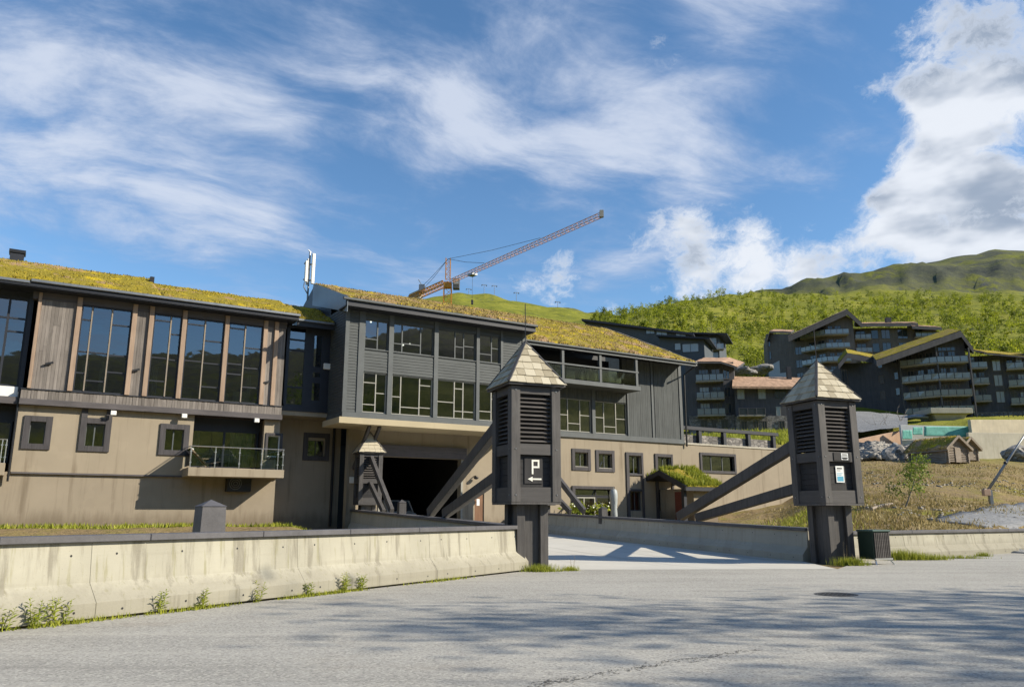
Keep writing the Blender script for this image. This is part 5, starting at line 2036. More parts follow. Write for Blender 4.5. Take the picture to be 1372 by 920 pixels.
class Hill:
    """a building placed by the front line of its plan: corners (photo x, distance)"""

    def __init__(s, name, label, corners, base_z, back=(2, 12)):
        s.c = [plan(*c) for c in corners]
        s.cor = corners
        s.bz = base_z
        s.root = empty(name, (s.c[0].x, s.c[0].y, base_z), 0.0, org=(s.c[0].x, s.c[0].y, base_z))
        s.back = Vector((back[0], back[1], 0))
        tag(s.root, label, "building")

    def wall(s, i, j, tops, mat, z0=None, name="wall", grow=0.0):
        """prism from the front line i..j to the back"""
        z0 = s.bz - 3 if z0 is None else z0
        pts = s.c[i:j + 1]
        mb = MB()
        for k in range(len(pts) - 1):
            a, b = pts[k], pts[k + 1]
            o = Vector((0, 0, 0))
            mb.hexa([(a.x, a.y, z0), (b.x, b.y, z0), (b.x + s.back.x, b.y + s.back.y, z0), (a.x + s.back.x, a.y + s.back.y, z0),
                     (a.x, a.y, tops[k]), (b.x, b.y, tops[k + 1]), (b.x + s.back.x, b.y + s.back.y, tops[k + 1]), (a.x + s.back.x, a.y + s.back.y, tops[k])])
        return mb.build(name, mat, s.root)

    def seg(s, i, t0, t1, y0=0.0):
        a, b = s.c[i], s.c[i + 1]
        d = (b - a).normalized()
        nrm = Vector((d.y, -d.x, 0))
        return a.lerp(b, t0) + nrm * y0, a.lerp(b, t1) + nrm * y0, nrm

    def win(s, i, t0, t1, z0, z1, gm=None, fm=None, mull=1, fw=.10, name="window"):
        p, q, nrm = s.seg(i, t0, t1, 0)
        d = (q - p)
        L = d.length
        d.normalize()
        mb = MB()

        def bx(a, b, za, zb, d0, d1):
            A, B = p + d * a, p + d * b
            mb.hexa([A + nrm * d1 + Vector((0, 0, za)), B + nrm * d1 + Vector((0, 0, za)), B + nrm * d0 + Vector((0, 0, za)), A + nrm * d0 + Vector((0, 0, za)),
                     A + nrm * d1 + Vector((0, 0, zb)), B + nrm * d1 + Vector((0, 0, zb)), B + nrm * d0 + Vector((0, 0, zb)), A + nrm * d0 + Vector((0, 0, zb))])
        bx(0, fw, z0, z1, -.05, .07)
        bx(L - fw, L, z0, z1, -.05, .07)
        bx(fw, L - fw, z0, z0 + fw, -.05, .068)
        bx(fw, L - fw, z1 - fw, z1, -.05, .068)
        for m in range(1, mull):
            bx(L * m / mull - fw * .4, L * m / mull + fw * .4, z0 + fw, z1 - fw, -.05, .06)
        w = mb.build(name, fm or far_trim, s.root)
        A, B = p + d * fw * .5 + nrm * .02, q - d * fw * .5 + nrm * .02
        g = MB()
        g.quad((A.x, A.y, z0 + fw * .5), (B.x, B.y, z0 + fw * .5), (B.x, B.y, z1 - fw * .5), (A.x, A.y, z1 - fw * .5))
        g.build("pane", gm or far_glass, w, fix=False)
        return w

    def balc(s, line, z, depth_pts, h=1.1, th=.28, npan=None, gm=None, slab=None, posts=True):
        """line: outer edge points (Vector), depth_pts: inner edge points; slab plus one glass panel after another"""
        out = [Vector((p.x, p.y, 0)) for p in line]
        inn = [Vector((p.x, p.y, 0)) for p in depth_pts]
        poly = out + inn[::-1]
        mb = MB()
        mb.extrude_poly([(p.x, p.y, z - th) for p in poly], (0, 0, th))
        b = mb.build("balcony", slab or far_slab, s.root)
        rl = MB()
        rs = random.Random(int(z * 7) + len(line))
        for k in range(len(out) - 1):
            a, c = out[k], out[k + 1]
            L = (c - a).length
            n = max(1, round(L / 1.3))
            for i in range(n):
                p, q = a.lerp(c, i / n), a.lerp(c, (i + 1) / n)
                d = (q - p).normalized()
                g = MB()
                tilt = rs.uniform(-.02, .02)
                nn = Vector((d.y, -d.x, 0)) * .012
                A, B = p + d * .06, q - d * .06
                g.hexa([(A.x + nn.x, A.y + nn.y, z + .05), (B.x + nn.x, B.y + nn.y, z + .05), (B.x - nn.x, B.y - nn.y, z + .05), (A.x - nn.x, A.y - nn.y, z + .05),
                        (A.x + nn.x + tilt, A.y + nn.y, z + h - .08), (B.x + nn.x - tilt, B.y + nn.y, z + h - .08), (B.x - nn.x - tilt, B.y - nn.y, z + h - .08), (A.x - nn.x + tilt, A.y - nn.y, z + h - .08)])
                g.build("glass_panel", gm or balc_glass, b)
                rl.box(p.x - .045, p.x + .045, p.y - .045, p.y + .045, z, z + h)
            rl.beam((a.x, a.y, z + h), (c.x, c.y, z + h), .07, .07)
            rl.box(c.x - .045, c.x + .045, c.y - .045, c.y + .045, z, z + h)
        rl.build("railing", far_dark, b)
        return b

    def roof(s, prof, Y, depth, th=.45, mat=None, edge=None, dx=2.0, name="roof", rise=.262):
        """prof: photo points of the roof's front edge at distance Y; extruded back by depth"""
        P = [at(x, y, Y) for x, y in prof]
        mb = MB()
        v = Vector((depth * .42, depth, depth * rise))
        for k in range(len(P) - 1):
            a, b = P[k], P[k + 1]
            t = Vector((0, 0, -th))
            mb.hexa([a + t, b + t, b + t + v, a + t + v, a - Vector((0, 0, .12)), b - Vector((0, 0, .12)), b + v - Vector((0, 0, .12)), a + v - Vector((0, 0, .12))])
        r = mb.build(name, edge or far_dark, s.root)
        tp = MB()
        for k in range(len(P) - 1):
            a, b = P[k], P[k + 1]
            n = 10
            for i in range(n):
                for j in range(6):
                    def q(ii, jj):
                        p = a.lerp(b, ii / n) + v * (.02 + .96 * jj / 6)
                        return p + Vector((0, 0, -.11 + .10 + .09 * noise.noise((p.x * .7, p.y * .7, 1))))
                    tp.quad(q(i, j), q(i + 1, j), q(i + 1, j + 1), q(i, j + 1))
        tp.build("roof_cover", mat or moss_mid, r, smooth=True, fix=False)
        return r


def off_line(pts, d):
    """offset a plan polyline towards the camera by d"""
    out = []
    for i, p in enumerate(pts):
        ns = []
        for k in (i - 1, i):
            if 0 <= k < len(pts) - 1:
                e = (pts[k + 1] - pts[k]).normalized()
                ns.append(Vector((e.y, -e.x, 0)))
        n = sum(ns, Vector((0, 0, 0)))
        n.normalize()
        c = max(.5, n.dot(ns[0]))
        out.append(p + n * (d / c))
    return out


moss_green = moss_mat("moss_green", .3)
# --- black hotel with prow balconies (right)
E1 = Hill("apartment_hotel", "black apartment hotel with sod gable and wrap-round glass balconies", [(1127, 161), (1211, 150), (1258, 146), (1298, 145)], 19.2, (3, 13))
zA = [zpx(1127, 487, 161), zpx(1176, 484, 150), zpx(1258, 466, 146), zpx(1298, 462, 145)]
E1.wall(0, 1, [zA[0], zpx(1211, 484, 150)], far_dark)
# gable wall: add a point under the apex
gA, gB, gC = E1.c[1], E1.c[2], E1.c[3]
ap = gB.lerp(gC, .72)
E1.c = [E1.c[0], gA, gB, ap, gC]
E1.wall(1, 4, [zpx(1211, 473, 150), zpx(1258, 458, 146), zpx(1287, 448, 145.3), zpx(1298, 458, 145)], far_dark)
E1.roof([(1123, 487), (1135, 472), (1176, 480)], 155, 14, 1.2, moss_green)
E1.roof([(1174, 482), (1287, 442.5), (1304, 465)], 143.5, 15, 1.25, moss_green)
fl = [zpx(1258, y, 145) for y in (486, 508, 530, 552)]
for z in fl:
    inn = [gA.lerp(gB, .02), gB, gC.lerp(gB, .06)]
    E1.balc(off_line(inn, 1.9), z, inn)
    for (i, t0, t1) in ((1, .12, .32), (1, .42, .62), (1, .70, .92), (2, .12, .42), (2, .55, .92)):
        E1.win(i, t0, t1, z + .12, z + 2.35, mull=2, fw=.12)
for z in fl[:2]:
    E1.win(2, .1, .95, z + 2.4, z + 3.2, mull=4, fw=.1) if z == fl[0] else None
for k, z in enumerate((fl[0], fl[1], fl[2])):
    E1.win(0, .62, .70, z + .6, z + 2.2, fw=.1)
    E1.win(0, .86, .93, z + 1.0, z + 2.5, fw=.1)
E1.win(0, .02, .12, fl[2] + .5, fl[0] + 1.5, mull=2, fm=far_trim)
mb = MB()
for p in (gA, gB, gC):
    q = off_line([gA, gB, gC], 1.75)[[gA, gB, gC].index(p)]
    mb.box(q.x - .12, q.x + .12, q.y - .12, q.y + .12, 17.5, fl[0] + (3.5 if p is gB else 2.6))
mb.build("balcony_post", far_dark, E1.root)
E1.wall(0, 1, [fl[3] + .3, fl[3] + .3], concrete_far, name="stone_base") if False else None
p, q, nn = E1.seg(0, 0, 1, .12)
mb = MB()
mb.hexa([(p.x, p.y, 14), (q.x, q.y, 14), (q.x - nn.x, q.y - nn.y, 14), (p.x - nn.x, p.y - nn.y, 14), (p.x, p.y, fl[3] + .6), (q.x, q.y, fl[3] + .6), (q.x - nn.x, q.y - nn.y, fl[3] + .6), (p.x - nn.x, p.y - nn.y, fl[3] + .6)])
mb.build("stone_base", stone, E1.root)
E1.win(0, .55, .75, fl[3] - 1.6, fl[3] + .4, mull=3)

# right wing
E2 = Hill("apartment_hotel", "black apartment block with flat sod roof joined to the gabled hotel", [(1299, 147), (1330, 146), (1347, 145.5), (1420, 142)], 18.5, (3, 12))
zt = zpx(1340, 476, 146)
E2.wall(0, 3, [zt] * 4, far_dark)
E2.roof([(1292, 466), (1322, 471)], 144.5, 8, .35, moss_green)
E2.roof([(1318, 472), (1424, 481)], 143.0, 13, .35, moss_green)
for z in [zpx(1310, y, 146) for y in (493, 514, 537)]:
    inn = [E2.c[0], E2.c[1].lerp(E2.c[0], .25)]
    E2.balc(off_line(inn, 1.5), z, inn)
    E2.win(0, .08, .34, z + .1, z + 2.3, far_glass_pale, mull=2)
    E2.win(0, .42, .70, z + .1, z + 2.3, mull=2)
for y in (480, 500, 522):
    z = zpx(1338, y, 146)
    E2.win(1, .1, .8, z - 2.5, z - .3, far_glass_pale, mull=2)
for z in [zpx(1358, y, 143.5) for y in (493, 516, 540)]:
    inn = [E2.c[2].lerp(E2.c[3], .03), E2.c[3]]
    E2.balc(off_line(inn, 1.5), z, inn)
    for t in (.06, .24, .42, .6, .8):
        E2.win(2, t, t + .13, z + .1, z + 2.3, far_glass_pale if t in (.24, .6) else far_glass, mull=2)
p, q, nn = E2.seg(0, 0, 1, .15)
p2, q2, _n = E2.seg(2, 0, 1, .15)
mb = MB()
for (a, b, n_) in ((p, q, nn), (q, p2, nn), (p2, q2, _n)):
    mb.hexa([(a.x, a.y, 14), (b.x, b.y, 14), (b.x - n_.x, b.y - n_.y, 14), (a.x - n_.x, a.y - n_.y, 14), (a.x, a.y, 20.2), (b.x, b.y, 20.2), (b.x - n_.x, b.y - n_.y, 20.2), (a.x - n_.x, a.y - n_.y, 20.2)])
mb.build("stone_base", stone, E2.root)
mb = MB()
a, b = plan(1302, 141, 553), plan(1420, 137, 553)
n_ = int((b - a).length / .7)
for i in range(n_ + 1):
    p = a.lerp(b, i / n_)
    mb.box(p.x - .05, p.x + .05, p.y - .05, p.y + .05, 17.6, 19.3)
mb.beam((a.x, a.y, 19.3), (b.x, b.y, 19.3), .1, .1)
mb.beam((a.x, a.y, 18.1), (b.x, b.y, 18.1), .1, .1)
o = based("terrace_fence", mb, far_dark, (a.x, a.y, 17.6))
tag(o, "dark picket fence along the terrace below the black hotel", "fence")

# --- brown upper apartment block
F1 = Hill("apartment_block", "brown apartment block with tall gable and stacked glass balconies up the hill", [(1031, 195), (1082, 188), (1113, 183), (1150, 182)], 29, (4, 15))
fA, fB, fC = F1.c[1], F1.c[2], F1.c[3]
ap = fB.lerp(fC, .6)
F1.wall(0, 1, [zpx(1031, 447, 195), zpx(1082, 447, 188)], far_brown)
F1.c = [F1.c[0], fA, fB, ap, fC]
F1.wall(1, 4, [zpx(1082, 442, 188), zpx(1113, 429, 183), zpx(1135, 418.5, 182.4), zpx(1150, 428, 182)], far_brown)
F1.roof([(1027, 455), (1031, 443), (1060, 444)], 193, 16, .5, pink_roof)
F1.roof([(1056, 450), (1135, 414), (1155, 432)], 180.5, 17, 1.4, pink_roof)
flf = [zpx(1113, y, 182) for y in (448, 466, 484, 502)]
for z in flf:
    inn = [fA.lerp(fB, .02), fB, fC.lerp(fB, .25)]
    F1.balc(off_line(inn, 1.9), z, inn, gm=far_glass_pale)
    for (i, t0, t1) in ((1, .2, .5), (1, .6, .9), (2, .08, .4), (2, .5, .92)):
        F1.win(i, t0, t1, z + .1, z + 2.3, mull=2, fw=.12)
    F1.win(0, .74, .92, z - .2, z + 1.8, mull=2)
    F1.win(0, .04, .10, z - .3, z + 1.7)
p, q, nn = F1.seg(0, 0, .62, .1)
mb = MB()
mb.extrude_poly([(p.x, p.y, 26), (p.lerp(q, .95).x, p.lerp(q, .95).y, 26), (p.lerp(q, .95).x, p.lerp(q, .95).y, zpx(1050, 499, 192)), (p.lerp(q, .5).x, p.lerp(q, .5).y, zpx(1050, 499, 192)), (p.lerp(q, .5).x, p.lerp(q, .5).y, zpx(1045, 482, 192)), (p.x, p.y, zpx(1031, 489, 193))], tuple(-nn * .3))
mb.build("primed_patch", bare_wall, F1.root)
F2 = Hill("apartment_block", "low brown apartment block with pink weathered roof behind the black hotel", [(1149, 190), (1185, 189), (1225, 189), (1262, 188)], 31, (3, 12))
zt2 = zpx(1200, 439, 189)
F2.wall(0, 3, [zt2] * 4, far_brown)
F2.roof([(1146, 433), (1230, 432)], 187, 13, .9, pink_roof)
F2.roof([(1222, 436), (1262, 438)], 185, 13, .8, pink_roof)
for y in (453, 471):
    z = zpx(1168, y, 188)
    inn = [F2.c[0], F2.c[1].lerp(F2.c[0], .4)]
    F2.balc(off_line(inn, 1.6), z, inn, gm=balc_glass)
    F2.win(0, .1, .45, z + .1, z + 2.4, mull=2)
    F2.win(0, .68, .95, z + .1, z + 2.4)
    F2.win(1, .05, .35, z + .1, z + 2.5, mull=2)
    F2.win(1, .6, .95, z + .1, z + 2.5, mull=2)
    inn = [F2.c[2].lerp(F2.c[3], .15), F2.c[3]]
    F2.balc(off_line(inn, 1.6), z + .3, inn, gm=balc_glass)
    F2.win(2, .2, .5, z + .4, z + 2.5, mull=2)
mb = MB()
p = at(1190, 432, 192)
mb.box(p.x - .6, p.x + .6, p.y - .5, p.y + .5, p.z - 1, p.z + 1.2)
mb.build("chimney", navy, F2.root)

# --- dark terrace houses above the annex
G1 = Hill("terrace_house", "narrow dark house with three balconies and stone base above the annex", [(919, 138), (932, 137), (969, 136), (984, 136)], 15.5, (3, 10))
zt = zpx(950, 487, 136)
G1.wall(0, 3, [zt + .3] * 4, far_dark)
G1.roof([(930, 484), (966, 484), (988, 491)], 134, 11, .35, pink_roof)
for y in (509, 533, 555):
    z = zpx(950, y, 135)
    inn = [G1.c[1], G1.c[2]]
    G1.balc(off_line(inn, 1.5), z, inn, gm=balc_glass)
    G1.win(1, .12, .48, z + .1, z + 2.2, far_glass if y < 520 else far_glass_pale, mull=3)
    G1.win(1, .58, .9, z + .1, z + 2.2, mull=2)
    G1.win(2, .0, .62, z + .3, z + 2.1, far_glass, mull=2)
p, q, nn = G1.seg(1, -.3, 1.35, .12)
mb = MB()
mb.hexa([(p.x, p.y, 12), (q.x, q.y, 12), (q.x - nn.x, q.y - nn.y, 12), (p.x - nn.x, p.y - nn.y, 12), (p.x, p.y, zpx(950, 556, 136)), (q.x, q.y, zpx(950, 556, 136)), (q.x - nn.x, q.y - nn.y, zpx(950, 556, 136)), (p.x - nn.x, p.y - nn.y, zpx(950, 556, 136))])
mb.build("stone_base", stone, G1.root)
for (t0, t1) in ((.1, .36), (.5, .66), (.84, 1.1)):
    w = G1.win(1, t0, t1, zpx(950, 575, 136), zpx(950, 562, 136), mull=2)
    w.location = (nn.x * .16, nn.y * .16, 0)

G2 = Hill("terrace_house", "long dark house with pink weathered roof and stone base above the annex", [(983, 134), (1085, 133)], 15.0, (3, 10))
zt = zpx(1030, 518, 133)
G2.wall(0, 1, [zt, zt], far_dark)
mb = MB()
A, B = at(981, 517, 131.8), at(1088, 518, 131.8)
A2, B2 = at(982, 504, 138), at(1088, 506, 138)
mb.hexa([A - Vector((0, 0, .4)), B - Vector((0, 0, .4)), B2 - Vector((0, 0, .4)), A2 - Vector((0, 0, .4)), A, B, B2, A2])
mb.build("roof", pink_roof, G2.root)
p = at(1057, 503, 137)
mb = MB()
mb.box(p.x - .35, p.x + .35, p.y - .35, p.y + .35, p.z - 1, p.z + 1.6)
mb.build("chimney", navy, G2.root)
z1, z0 = zpx(1000, 520.5, 133), zpx(1000, 533.5, 133)
for (t0, t1) in ((.035, .13), (.31, .41)):
    G2.win(0, t0, t1, z0, z1, far_glass_pale, pane_frame, 2)
G2.win(0, .52, .68, z0 - .1, z1, far_glass, far_dark, 2)
G2.win(0, .53, .59, zpx(1040, 557, 133), zpx(1040, 544, 133), far_glass_pale, pane_frame)
p, q, nn = G2.seg(0, 0, 1, .12)
zz = zpx(1030, 556.5, 133)
mb = MB()
mb.hexa([(p.x, p.y, 12), (q.x, q.y, 12), (q.x - nn.x, q.y - nn.y, 12), (p.x - nn.x, p.y - nn.y, 12), (p.x, p.y, zz), (q.x, q.y, zz), (q.x - nn.x, q.y - nn.y, zz), (p.x - nn.x, p.y - nn.y, zz)])
mb.build("stone_base", stone, G2.root)
for (t0, t1) in ((.06, .14), (.22, .29), (.33, .40), (.55, .63)):
    w = G2.win(0, t0, t1, zpx(1000, 575, 133), zpx(1000, 563, 133), mull=2)
    w.location = (nn.x * .16, nn.y * .16, 0)
inn = [G2.c[0].lerp(G2.c[1], .02), G2.c[0].lerp(G2.c[1], .36)]
G2.balc(off_line(inn, 1.6), zpx(1000, 555, 132), inn, gm=far_glass)

# --- flat-roofed modern block behind the mossy roof
Hb = Hill("modern_block", "long grey flat-roofed block rising behind the mossy roof", [(786, 160), (926, 158)], 20, (4, 10))
mb = MB()
A, B = at(782, 428, 160), at(926, 447, 158)
Hb.wall(0, 1, [A.z - .3, B.z - .3], trim_grey)
mb.hexa([A + Vector((-.5, -.8, -.45)), B + Vector((.3, -.8, -.45)), B + Vector((4, 10, -.45)), A + Vector((4, 10, -.45)), A + Vector((-.5, -.8, 0)), B + Vector((.3, -.8, 0)), B + Vector((4, 10, 0)), A + Vector((4, 10, 0))])
mb.build("roof", navy, Hb.root)
rs = random.Random(2)
a_, b_ = Hb.c
n_ = 46
for i in range(n_):
    p, q = a_.lerp(b_, i / n_), a_.lerp(b_, (i + .93) / n_)
    zt = A.z + (B.z - A.z) * (i + .5) / n_ - .5
    MB().hexa([(p.x, p.y - .05, 30), (q.x, q.y - .05, 30), (q.x, q.y - .002, 30), (p.x, p.y - .002, 30), (p.x, p.y - .05, zt), (q.x, q.y - .05, zt), (q.x, q.y - .002, zt), (p.x, p.y - .002, zt)]).build("board", trim_grey, Hb.root)
for (x0, x1, y0, y1) in ((868, 880, 442, 448), (882, 897, 443, 451), (908, 922, 446, 455)):
    t0, t1 = (x0 - 786) / 140, (x1 - 786) / 140
    w = Hb.win(0, t0, t1, zpx(x0, y1, 159), zpx(x0, y0, 159), far_glass_pale, far_dark, 2, .09)
    w.location.y = -.06
H2 = Hill("modern_block", "dark flat-roofed corner block with pale windows beside the mossy roof", [(886, 152), (946, 150)], 18, (4, 9))
zt = zpx(930, 453, 150)
H2.wall(0, 1, [zpx(886, 450, 152), zt], far_blue)
mb = MB()
A, B = at(880, 448, 151), at(951, 452, 148.5)
mb.hexa([A + Vector((0, 0, -.35)), B + Vector((0, 0, -.35)), B + Vector((4, 10, -.35)), A + Vector((4, 10, -.35)), A, B, B + Vector((4, 10, 0)), A + Vector((4, 10, 0))])
mb.build("roof", navy, H2.root)
H2.win(0, .33, .48, zpx(912, 469, 151), zpx(912, 459, 151), far_glass_pale, far_dark, 1)
H2.win(0, .50, .88, zpx(925, 471, 150), zpx(925, 459, 150), far_glass_pale, far_dark, 2)
H3 = Hill("modern_block", "flat-roofed block with glazed corner balcony beyond the mossy roof", [(918, 164), (966, 163)], 18, (4, 9))
H3.wall(0, 1, [zpx(940, 449, 163)] * 2, far_blue)
mb = MB()
A, B = at(916, 444.5, 162), at(974, 446, 161)
mb.hexa([A + Vector((0, 0, -.3)), B + Vector((0, 0, -.3)), B + Vector((4, 10, -.3)), A + Vector((4, 10, -.3)), A, B, B + Vector((4, 10, 0)), A + Vector((4, 10, 0))])
mb.build("roof", navy, H3.root)
H3.win(0, .45, .95, zpx(950, 465, 163), zpx(950, 452, 163), far_glass_pale, far_dark, 2)
H3.win(0, .55, .98, zpx(950, 482, 163), zpx(950, 471, 163), far_glass_pale, far_dark, 2)
inn = [H3.c[0].lerp(H3.c[1], .5), H3.c[1] + Vector((.8, 0, 0))]
H3.balc(off_line(inn, 1.5), zpx(955, 467, 162), inn, gm=far_glass_pale)

# ================================================================ building site below the black hotel
def slab_px(name, label, cat, a, b, zb0, zt0, zt1, th, mat):
    a, b = plan(*a, 585), plan(*b, 585)
    d = (b - a).normalized()
    n_ = Vector((d.y, -d.x, 0)) * th
    mb = MB()
    mb.hexa([(a.x, a.y, zb0), (b.x, b.y, zb0), (b.x - n_.x, b.y - n_.y, zb0), (a.x - n_.x, a.y - n_.y, zb0), (a.x, a.y, zt0), (b.x, b.y, zt1), (b.x - n_.x, b.y - n_.y, zt1), (a.x - n_.x, a.y - n_.y, zt0)])
    o = based(name, mb, mat, (a.x, a.y, zb0), bevel=.03)
    return tag(o, label, cat)


slab_px("retaining_wall", "tall pale concrete retaining wall below the black hotel", "wall", (1303, 111), (1440, 118), 7.5, zpx(1303, 562, 111), zpx(1440, 562, 118), .5, concrete_new)
slab_px("retaining_wall", "lower grey concrete wall in front of the tall retaining wall", "wall", (1298, 107), (1440, 113), 7.0, zpx(1303, 579, 107), zpx(1440, 581, 113), .4, concrete_far)
slab_px("site_wall", "unfinished pinkish wall with sloping top beside the teal sheeting", "wall", (1150, 111), (1214, 114.5), 8.0, zpx(1150, 588, 111), zpx(1214, 575, 114.5), .4, stuccopink)
slab_px("site_wall", "low pale plinth wall under the pinkish unfinished wall", "wall", (1150, 109), (1218, 112.5), 8.0, zpx(1150, 595, 109), zpx(1218, 595, 112.5), .4, concrete_new)
# embankment sheet between wall and hotel
mb = MB()
gx = [(1120, 148), (1120, 117), (1216, 113), (1216, 140)]
ys = [548, 582, 571, 556]
P = [at(x, y, Y) for (x, Y), y in zip(gx, ys)]
for i in range(8):
    for j in range(8):
        def q(a, b):
            p = P[1].lerp(P[2], a).lerp(P[0].lerp(P[3], a), b)
            return p + Vector((0, 0, .25 * noise.noise((p.x * .4, p.y * .4, 0))))
        mb.quad(q(i / 8, j / 8), q((i + 1) / 8, j / 8), q((i + 1) / 8, (j + 1) / 8), q(i / 8, (j + 1) / 8))
o = mb.build("gravel_bank", gravel, smooth=True, weld=True)
tag(o, "grey gravel embankment under the black hotel", "embankment", kind="structure")
# teal sheeting hung over a site wall
a_, b_ = plan(1208, 111.5), plan(1301, 111)
sw = slab_px("site_wall", "grey unfinished wall half covered with teal sheeting", "wall", (1208, 112), (1301, 113.4), 8.0, zpx(1208, 569, 112), zpx(1301, 571, 113.4), .4, bare_wall)
def sheet(px0, px1, y0, y1, Y, seed, label, slant=0):
    mb = MB()
    n, m = 16, 8
    def q(i, j):
        t, v = i / n, j / m
        p = at(px0 + (px1 - px0) * t, y0 + (y1 - y0) * v + slant * t * v, Y - .4 + (px0 + (px1 - px0) * t - 1208) / 93 * 1.6)
        return p + Vector((0, .03 * noise.noise((t * 7, v * 2, seed)), .0))
    for i in range(n):
        for j in range(m):
            mb.quad(q(i, j), q(i + 1, j), q(i + 1, j + 1), q(i, j + 1))
    o = mb.build("site_sheeting", teal, smooth=True, weld=True)
    md = o.modifiers.new("s", 'SOLIDIFY')
    md.thickness = .03
    tag(o, label, "tarp")
sheet(1223, 1236, 572, 582, 111.3, 1, "small teal sheet hung high on the grey site wall by its dark edge")
sheet(1238, 1300, 571, 584, 111.3, 2, "wide teal sheeting along the top of the grey site wall")
sheet(1280, 1301, 584, 606, 111.3, 3, "teal sheet hanging down to the ground beside the pale retaining wall")
sheet(1209, 1222, 576, 588, 111.3, 4, "teal sheet flapping beside the pinkish unfinished wall")
# flared concrete pier under the hotel terrace
c0 = plan(1266, 133, 562)
mb = MB()
z0, z1, z2 = zpx(1266, 574, 133), zpx(1266, 556, 133), zpx(1266, 549, 133)
mb.hexa([(c0.x - 1.5, c0.y - 1, z0), (c0.x + 1.5, c0.y - 1, z0), (c0.x + 1.5, c0.y + 3, z0), (c0.x - 1.5, c0.y + 3, z0), (c0.x - 2.9, c0.y - 2, z1), (c0.x + 2.9, c0.y - 2, z1), (c0.x + 2.9, c0.y + 3, z1), (c0.x - 2.9, c0.y + 3, z1)])
mb.box(c0.x - 3.6, c0.x + 3.4, c0.y - 2.6, c0.y + 3.2, z1 + .004, z2)
o = based("concrete_pier", mb, concrete_far, (c0.x, c0.y, z0), bevel=.05)
tag(o, "flared concrete pier carrying the terrace under the black hotel", "pier")
# drainage pipe on the bank
mb = MB()
mb.tube([at(1205, 562, 134), at(1226, 558, 133), at(1244, 559, 132)], .45, 8)
o = based("drain_pipe", mb, metal_grey, at(1205, 562, 134), smooth=True)
tag(o, "large grey pipe lying on the gravel embankment", "pipe")
# bare twisted cables / saplings on the bank
for k, (x, y, Y) in enumerate(((1180, 573, 122), (1192, 577, 120), (1206, 566, 126))):
    mb = MB()
    rs = random.Random(k)
    p0 = at(x, y, Y)
    for i in range(4):
        pts = [p0]
        d = Vector((rs.uniform(-1, 1), 0, rs.uniform(.3, 1)))
        for j in range(7):
            d += Vector((rs.uniform(-.6, .6), rs.uniform(-.3, .3), rs.uniform(-.5, .35)))
            pts.append(pts[-1] + d.normalized() * .45)
        mb.tube(pts, .035, 4, .012)
    o = based("bare_shrub", mb, log_wood, p0)
    tag(o, ("pale leafless shrub on the gravel embankment nearest the tower roof", "pale leafless shrub low on the gravel embankment above the pinkish wall", "pale leafless shrub high on the gravel embankment by the pipe")[k], "shrub")


# ================================================================ log cabins and things on the bank
def cabin(name, label, px, py, Y, rz, L, Wd, h, hr, logs=9):
    p = at(px, py, Y)
    z = terrain_z(p.x, p.y)
    z = min(z, p.z) if abs(z - p.z) < 1.2 else p.z
    root = empty(name, (p.x, p.y, z - .1), rz)
    tag(root, label, "cabin")
    # local: x along the ridge, gable at +x end
    lg = MB()
    lg.tube([(-L / 2 - .22, 0, 0), (L / 2 + .22, 0, 0)], h / logs * .52, 8)
    lm = lg.mesh("log", log_wood)
    lg2 = MB()
    lg2.tube([(-Wd / 2 - .22, 0, 0), (Wd / 2 + .22, 0, 0)], h / logs * .52, 8)
    lm2 = lg2.mesh("log", log_wood)
    for i in range(logs):
        zz = h / logs * (i + .5)
        for sy in (-1, 1):
            inst(lm, "log", root, loc=(0, sy * Wd / 2, zz), rot=(random.uniform(0, 6), 0, 0))
        for sx in (-1, 1):
            inst(lm2, "log", root, loc=(sx * L / 2, 0, zz + h / logs * .5), rot=(0, random.uniform(0, 0.02), pi / 2))
    # gable boards
    for sx in (-1, 1):
        n = 10
        for i in range(n):
            y0, y1 = -Wd / 2 + Wd * i / n, -Wd / 2 + Wd * (i + .94) / n
            top = lambda y: h + (hr - h) * (1 - abs(y) / (Wd / 2))
            mb = MB()
            x0, x1 = sorted((sx * (L / 2 - .05), sx * (L / 2 + .02)))
            mb.hexa([(x0, y0, h), (x1, y0, h), (x1, y1, h), (x0, y1, h), (x0, y0, top(y0) + .02), (x1, y0, top(y0) + .02), (x1, y1, top(y1) + .02), (x0, y1, top(y1) + .02)])
            mb.build("gable_board", log_wood, root)
    ov = .45
    for sy in (-1, 1):
        A = (-L / 2 - ov, sy * (Wd / 2 + ov), h - (hr - h) * ov / (Wd / 2) + .12)
        B = (L / 2 + ov, sy * (Wd / 2 + ov), A[2])
        Cc, Dd = (L / 2 + ov, 0, hr + .14), (-L / 2 - ov, 0, hr + .14)
        sod_roof(root, A, B, Cc, Dd, .18, moss_brown, moss_tuft_b, 500, .12, .22, deck_mat=log_wood, seed=12 + sy, nx=16, ny=8)
        for sx in (-1, 1):
            mb = MB()
            mb.beam((sx * (L / 2 + ov + .02), A[1], A[2] - .04), (sx * (L / 2 + ov + .02), 0, hr + .12), .06, .26)
            mb.build("verge_board", log_wood, root)
    d = MB().box(L / 2 + .1, L / 2 + .16, -.4, .4, .1, 1.7).build("door", log_wood, root)
    return root


cabin("log_cabin", "old log cabin with mossy roof and pale gable on the grassy bank", 1258, 621, 88, radians(-70), 4.9, 2.9, 1.7, 2.8)
cabin("log_cabin", "smaller log cabin half hidden behind the pale-gabled one", 1286, 617, 94, radians(-70), 2.8, 2.3, 1.6, 2.6)
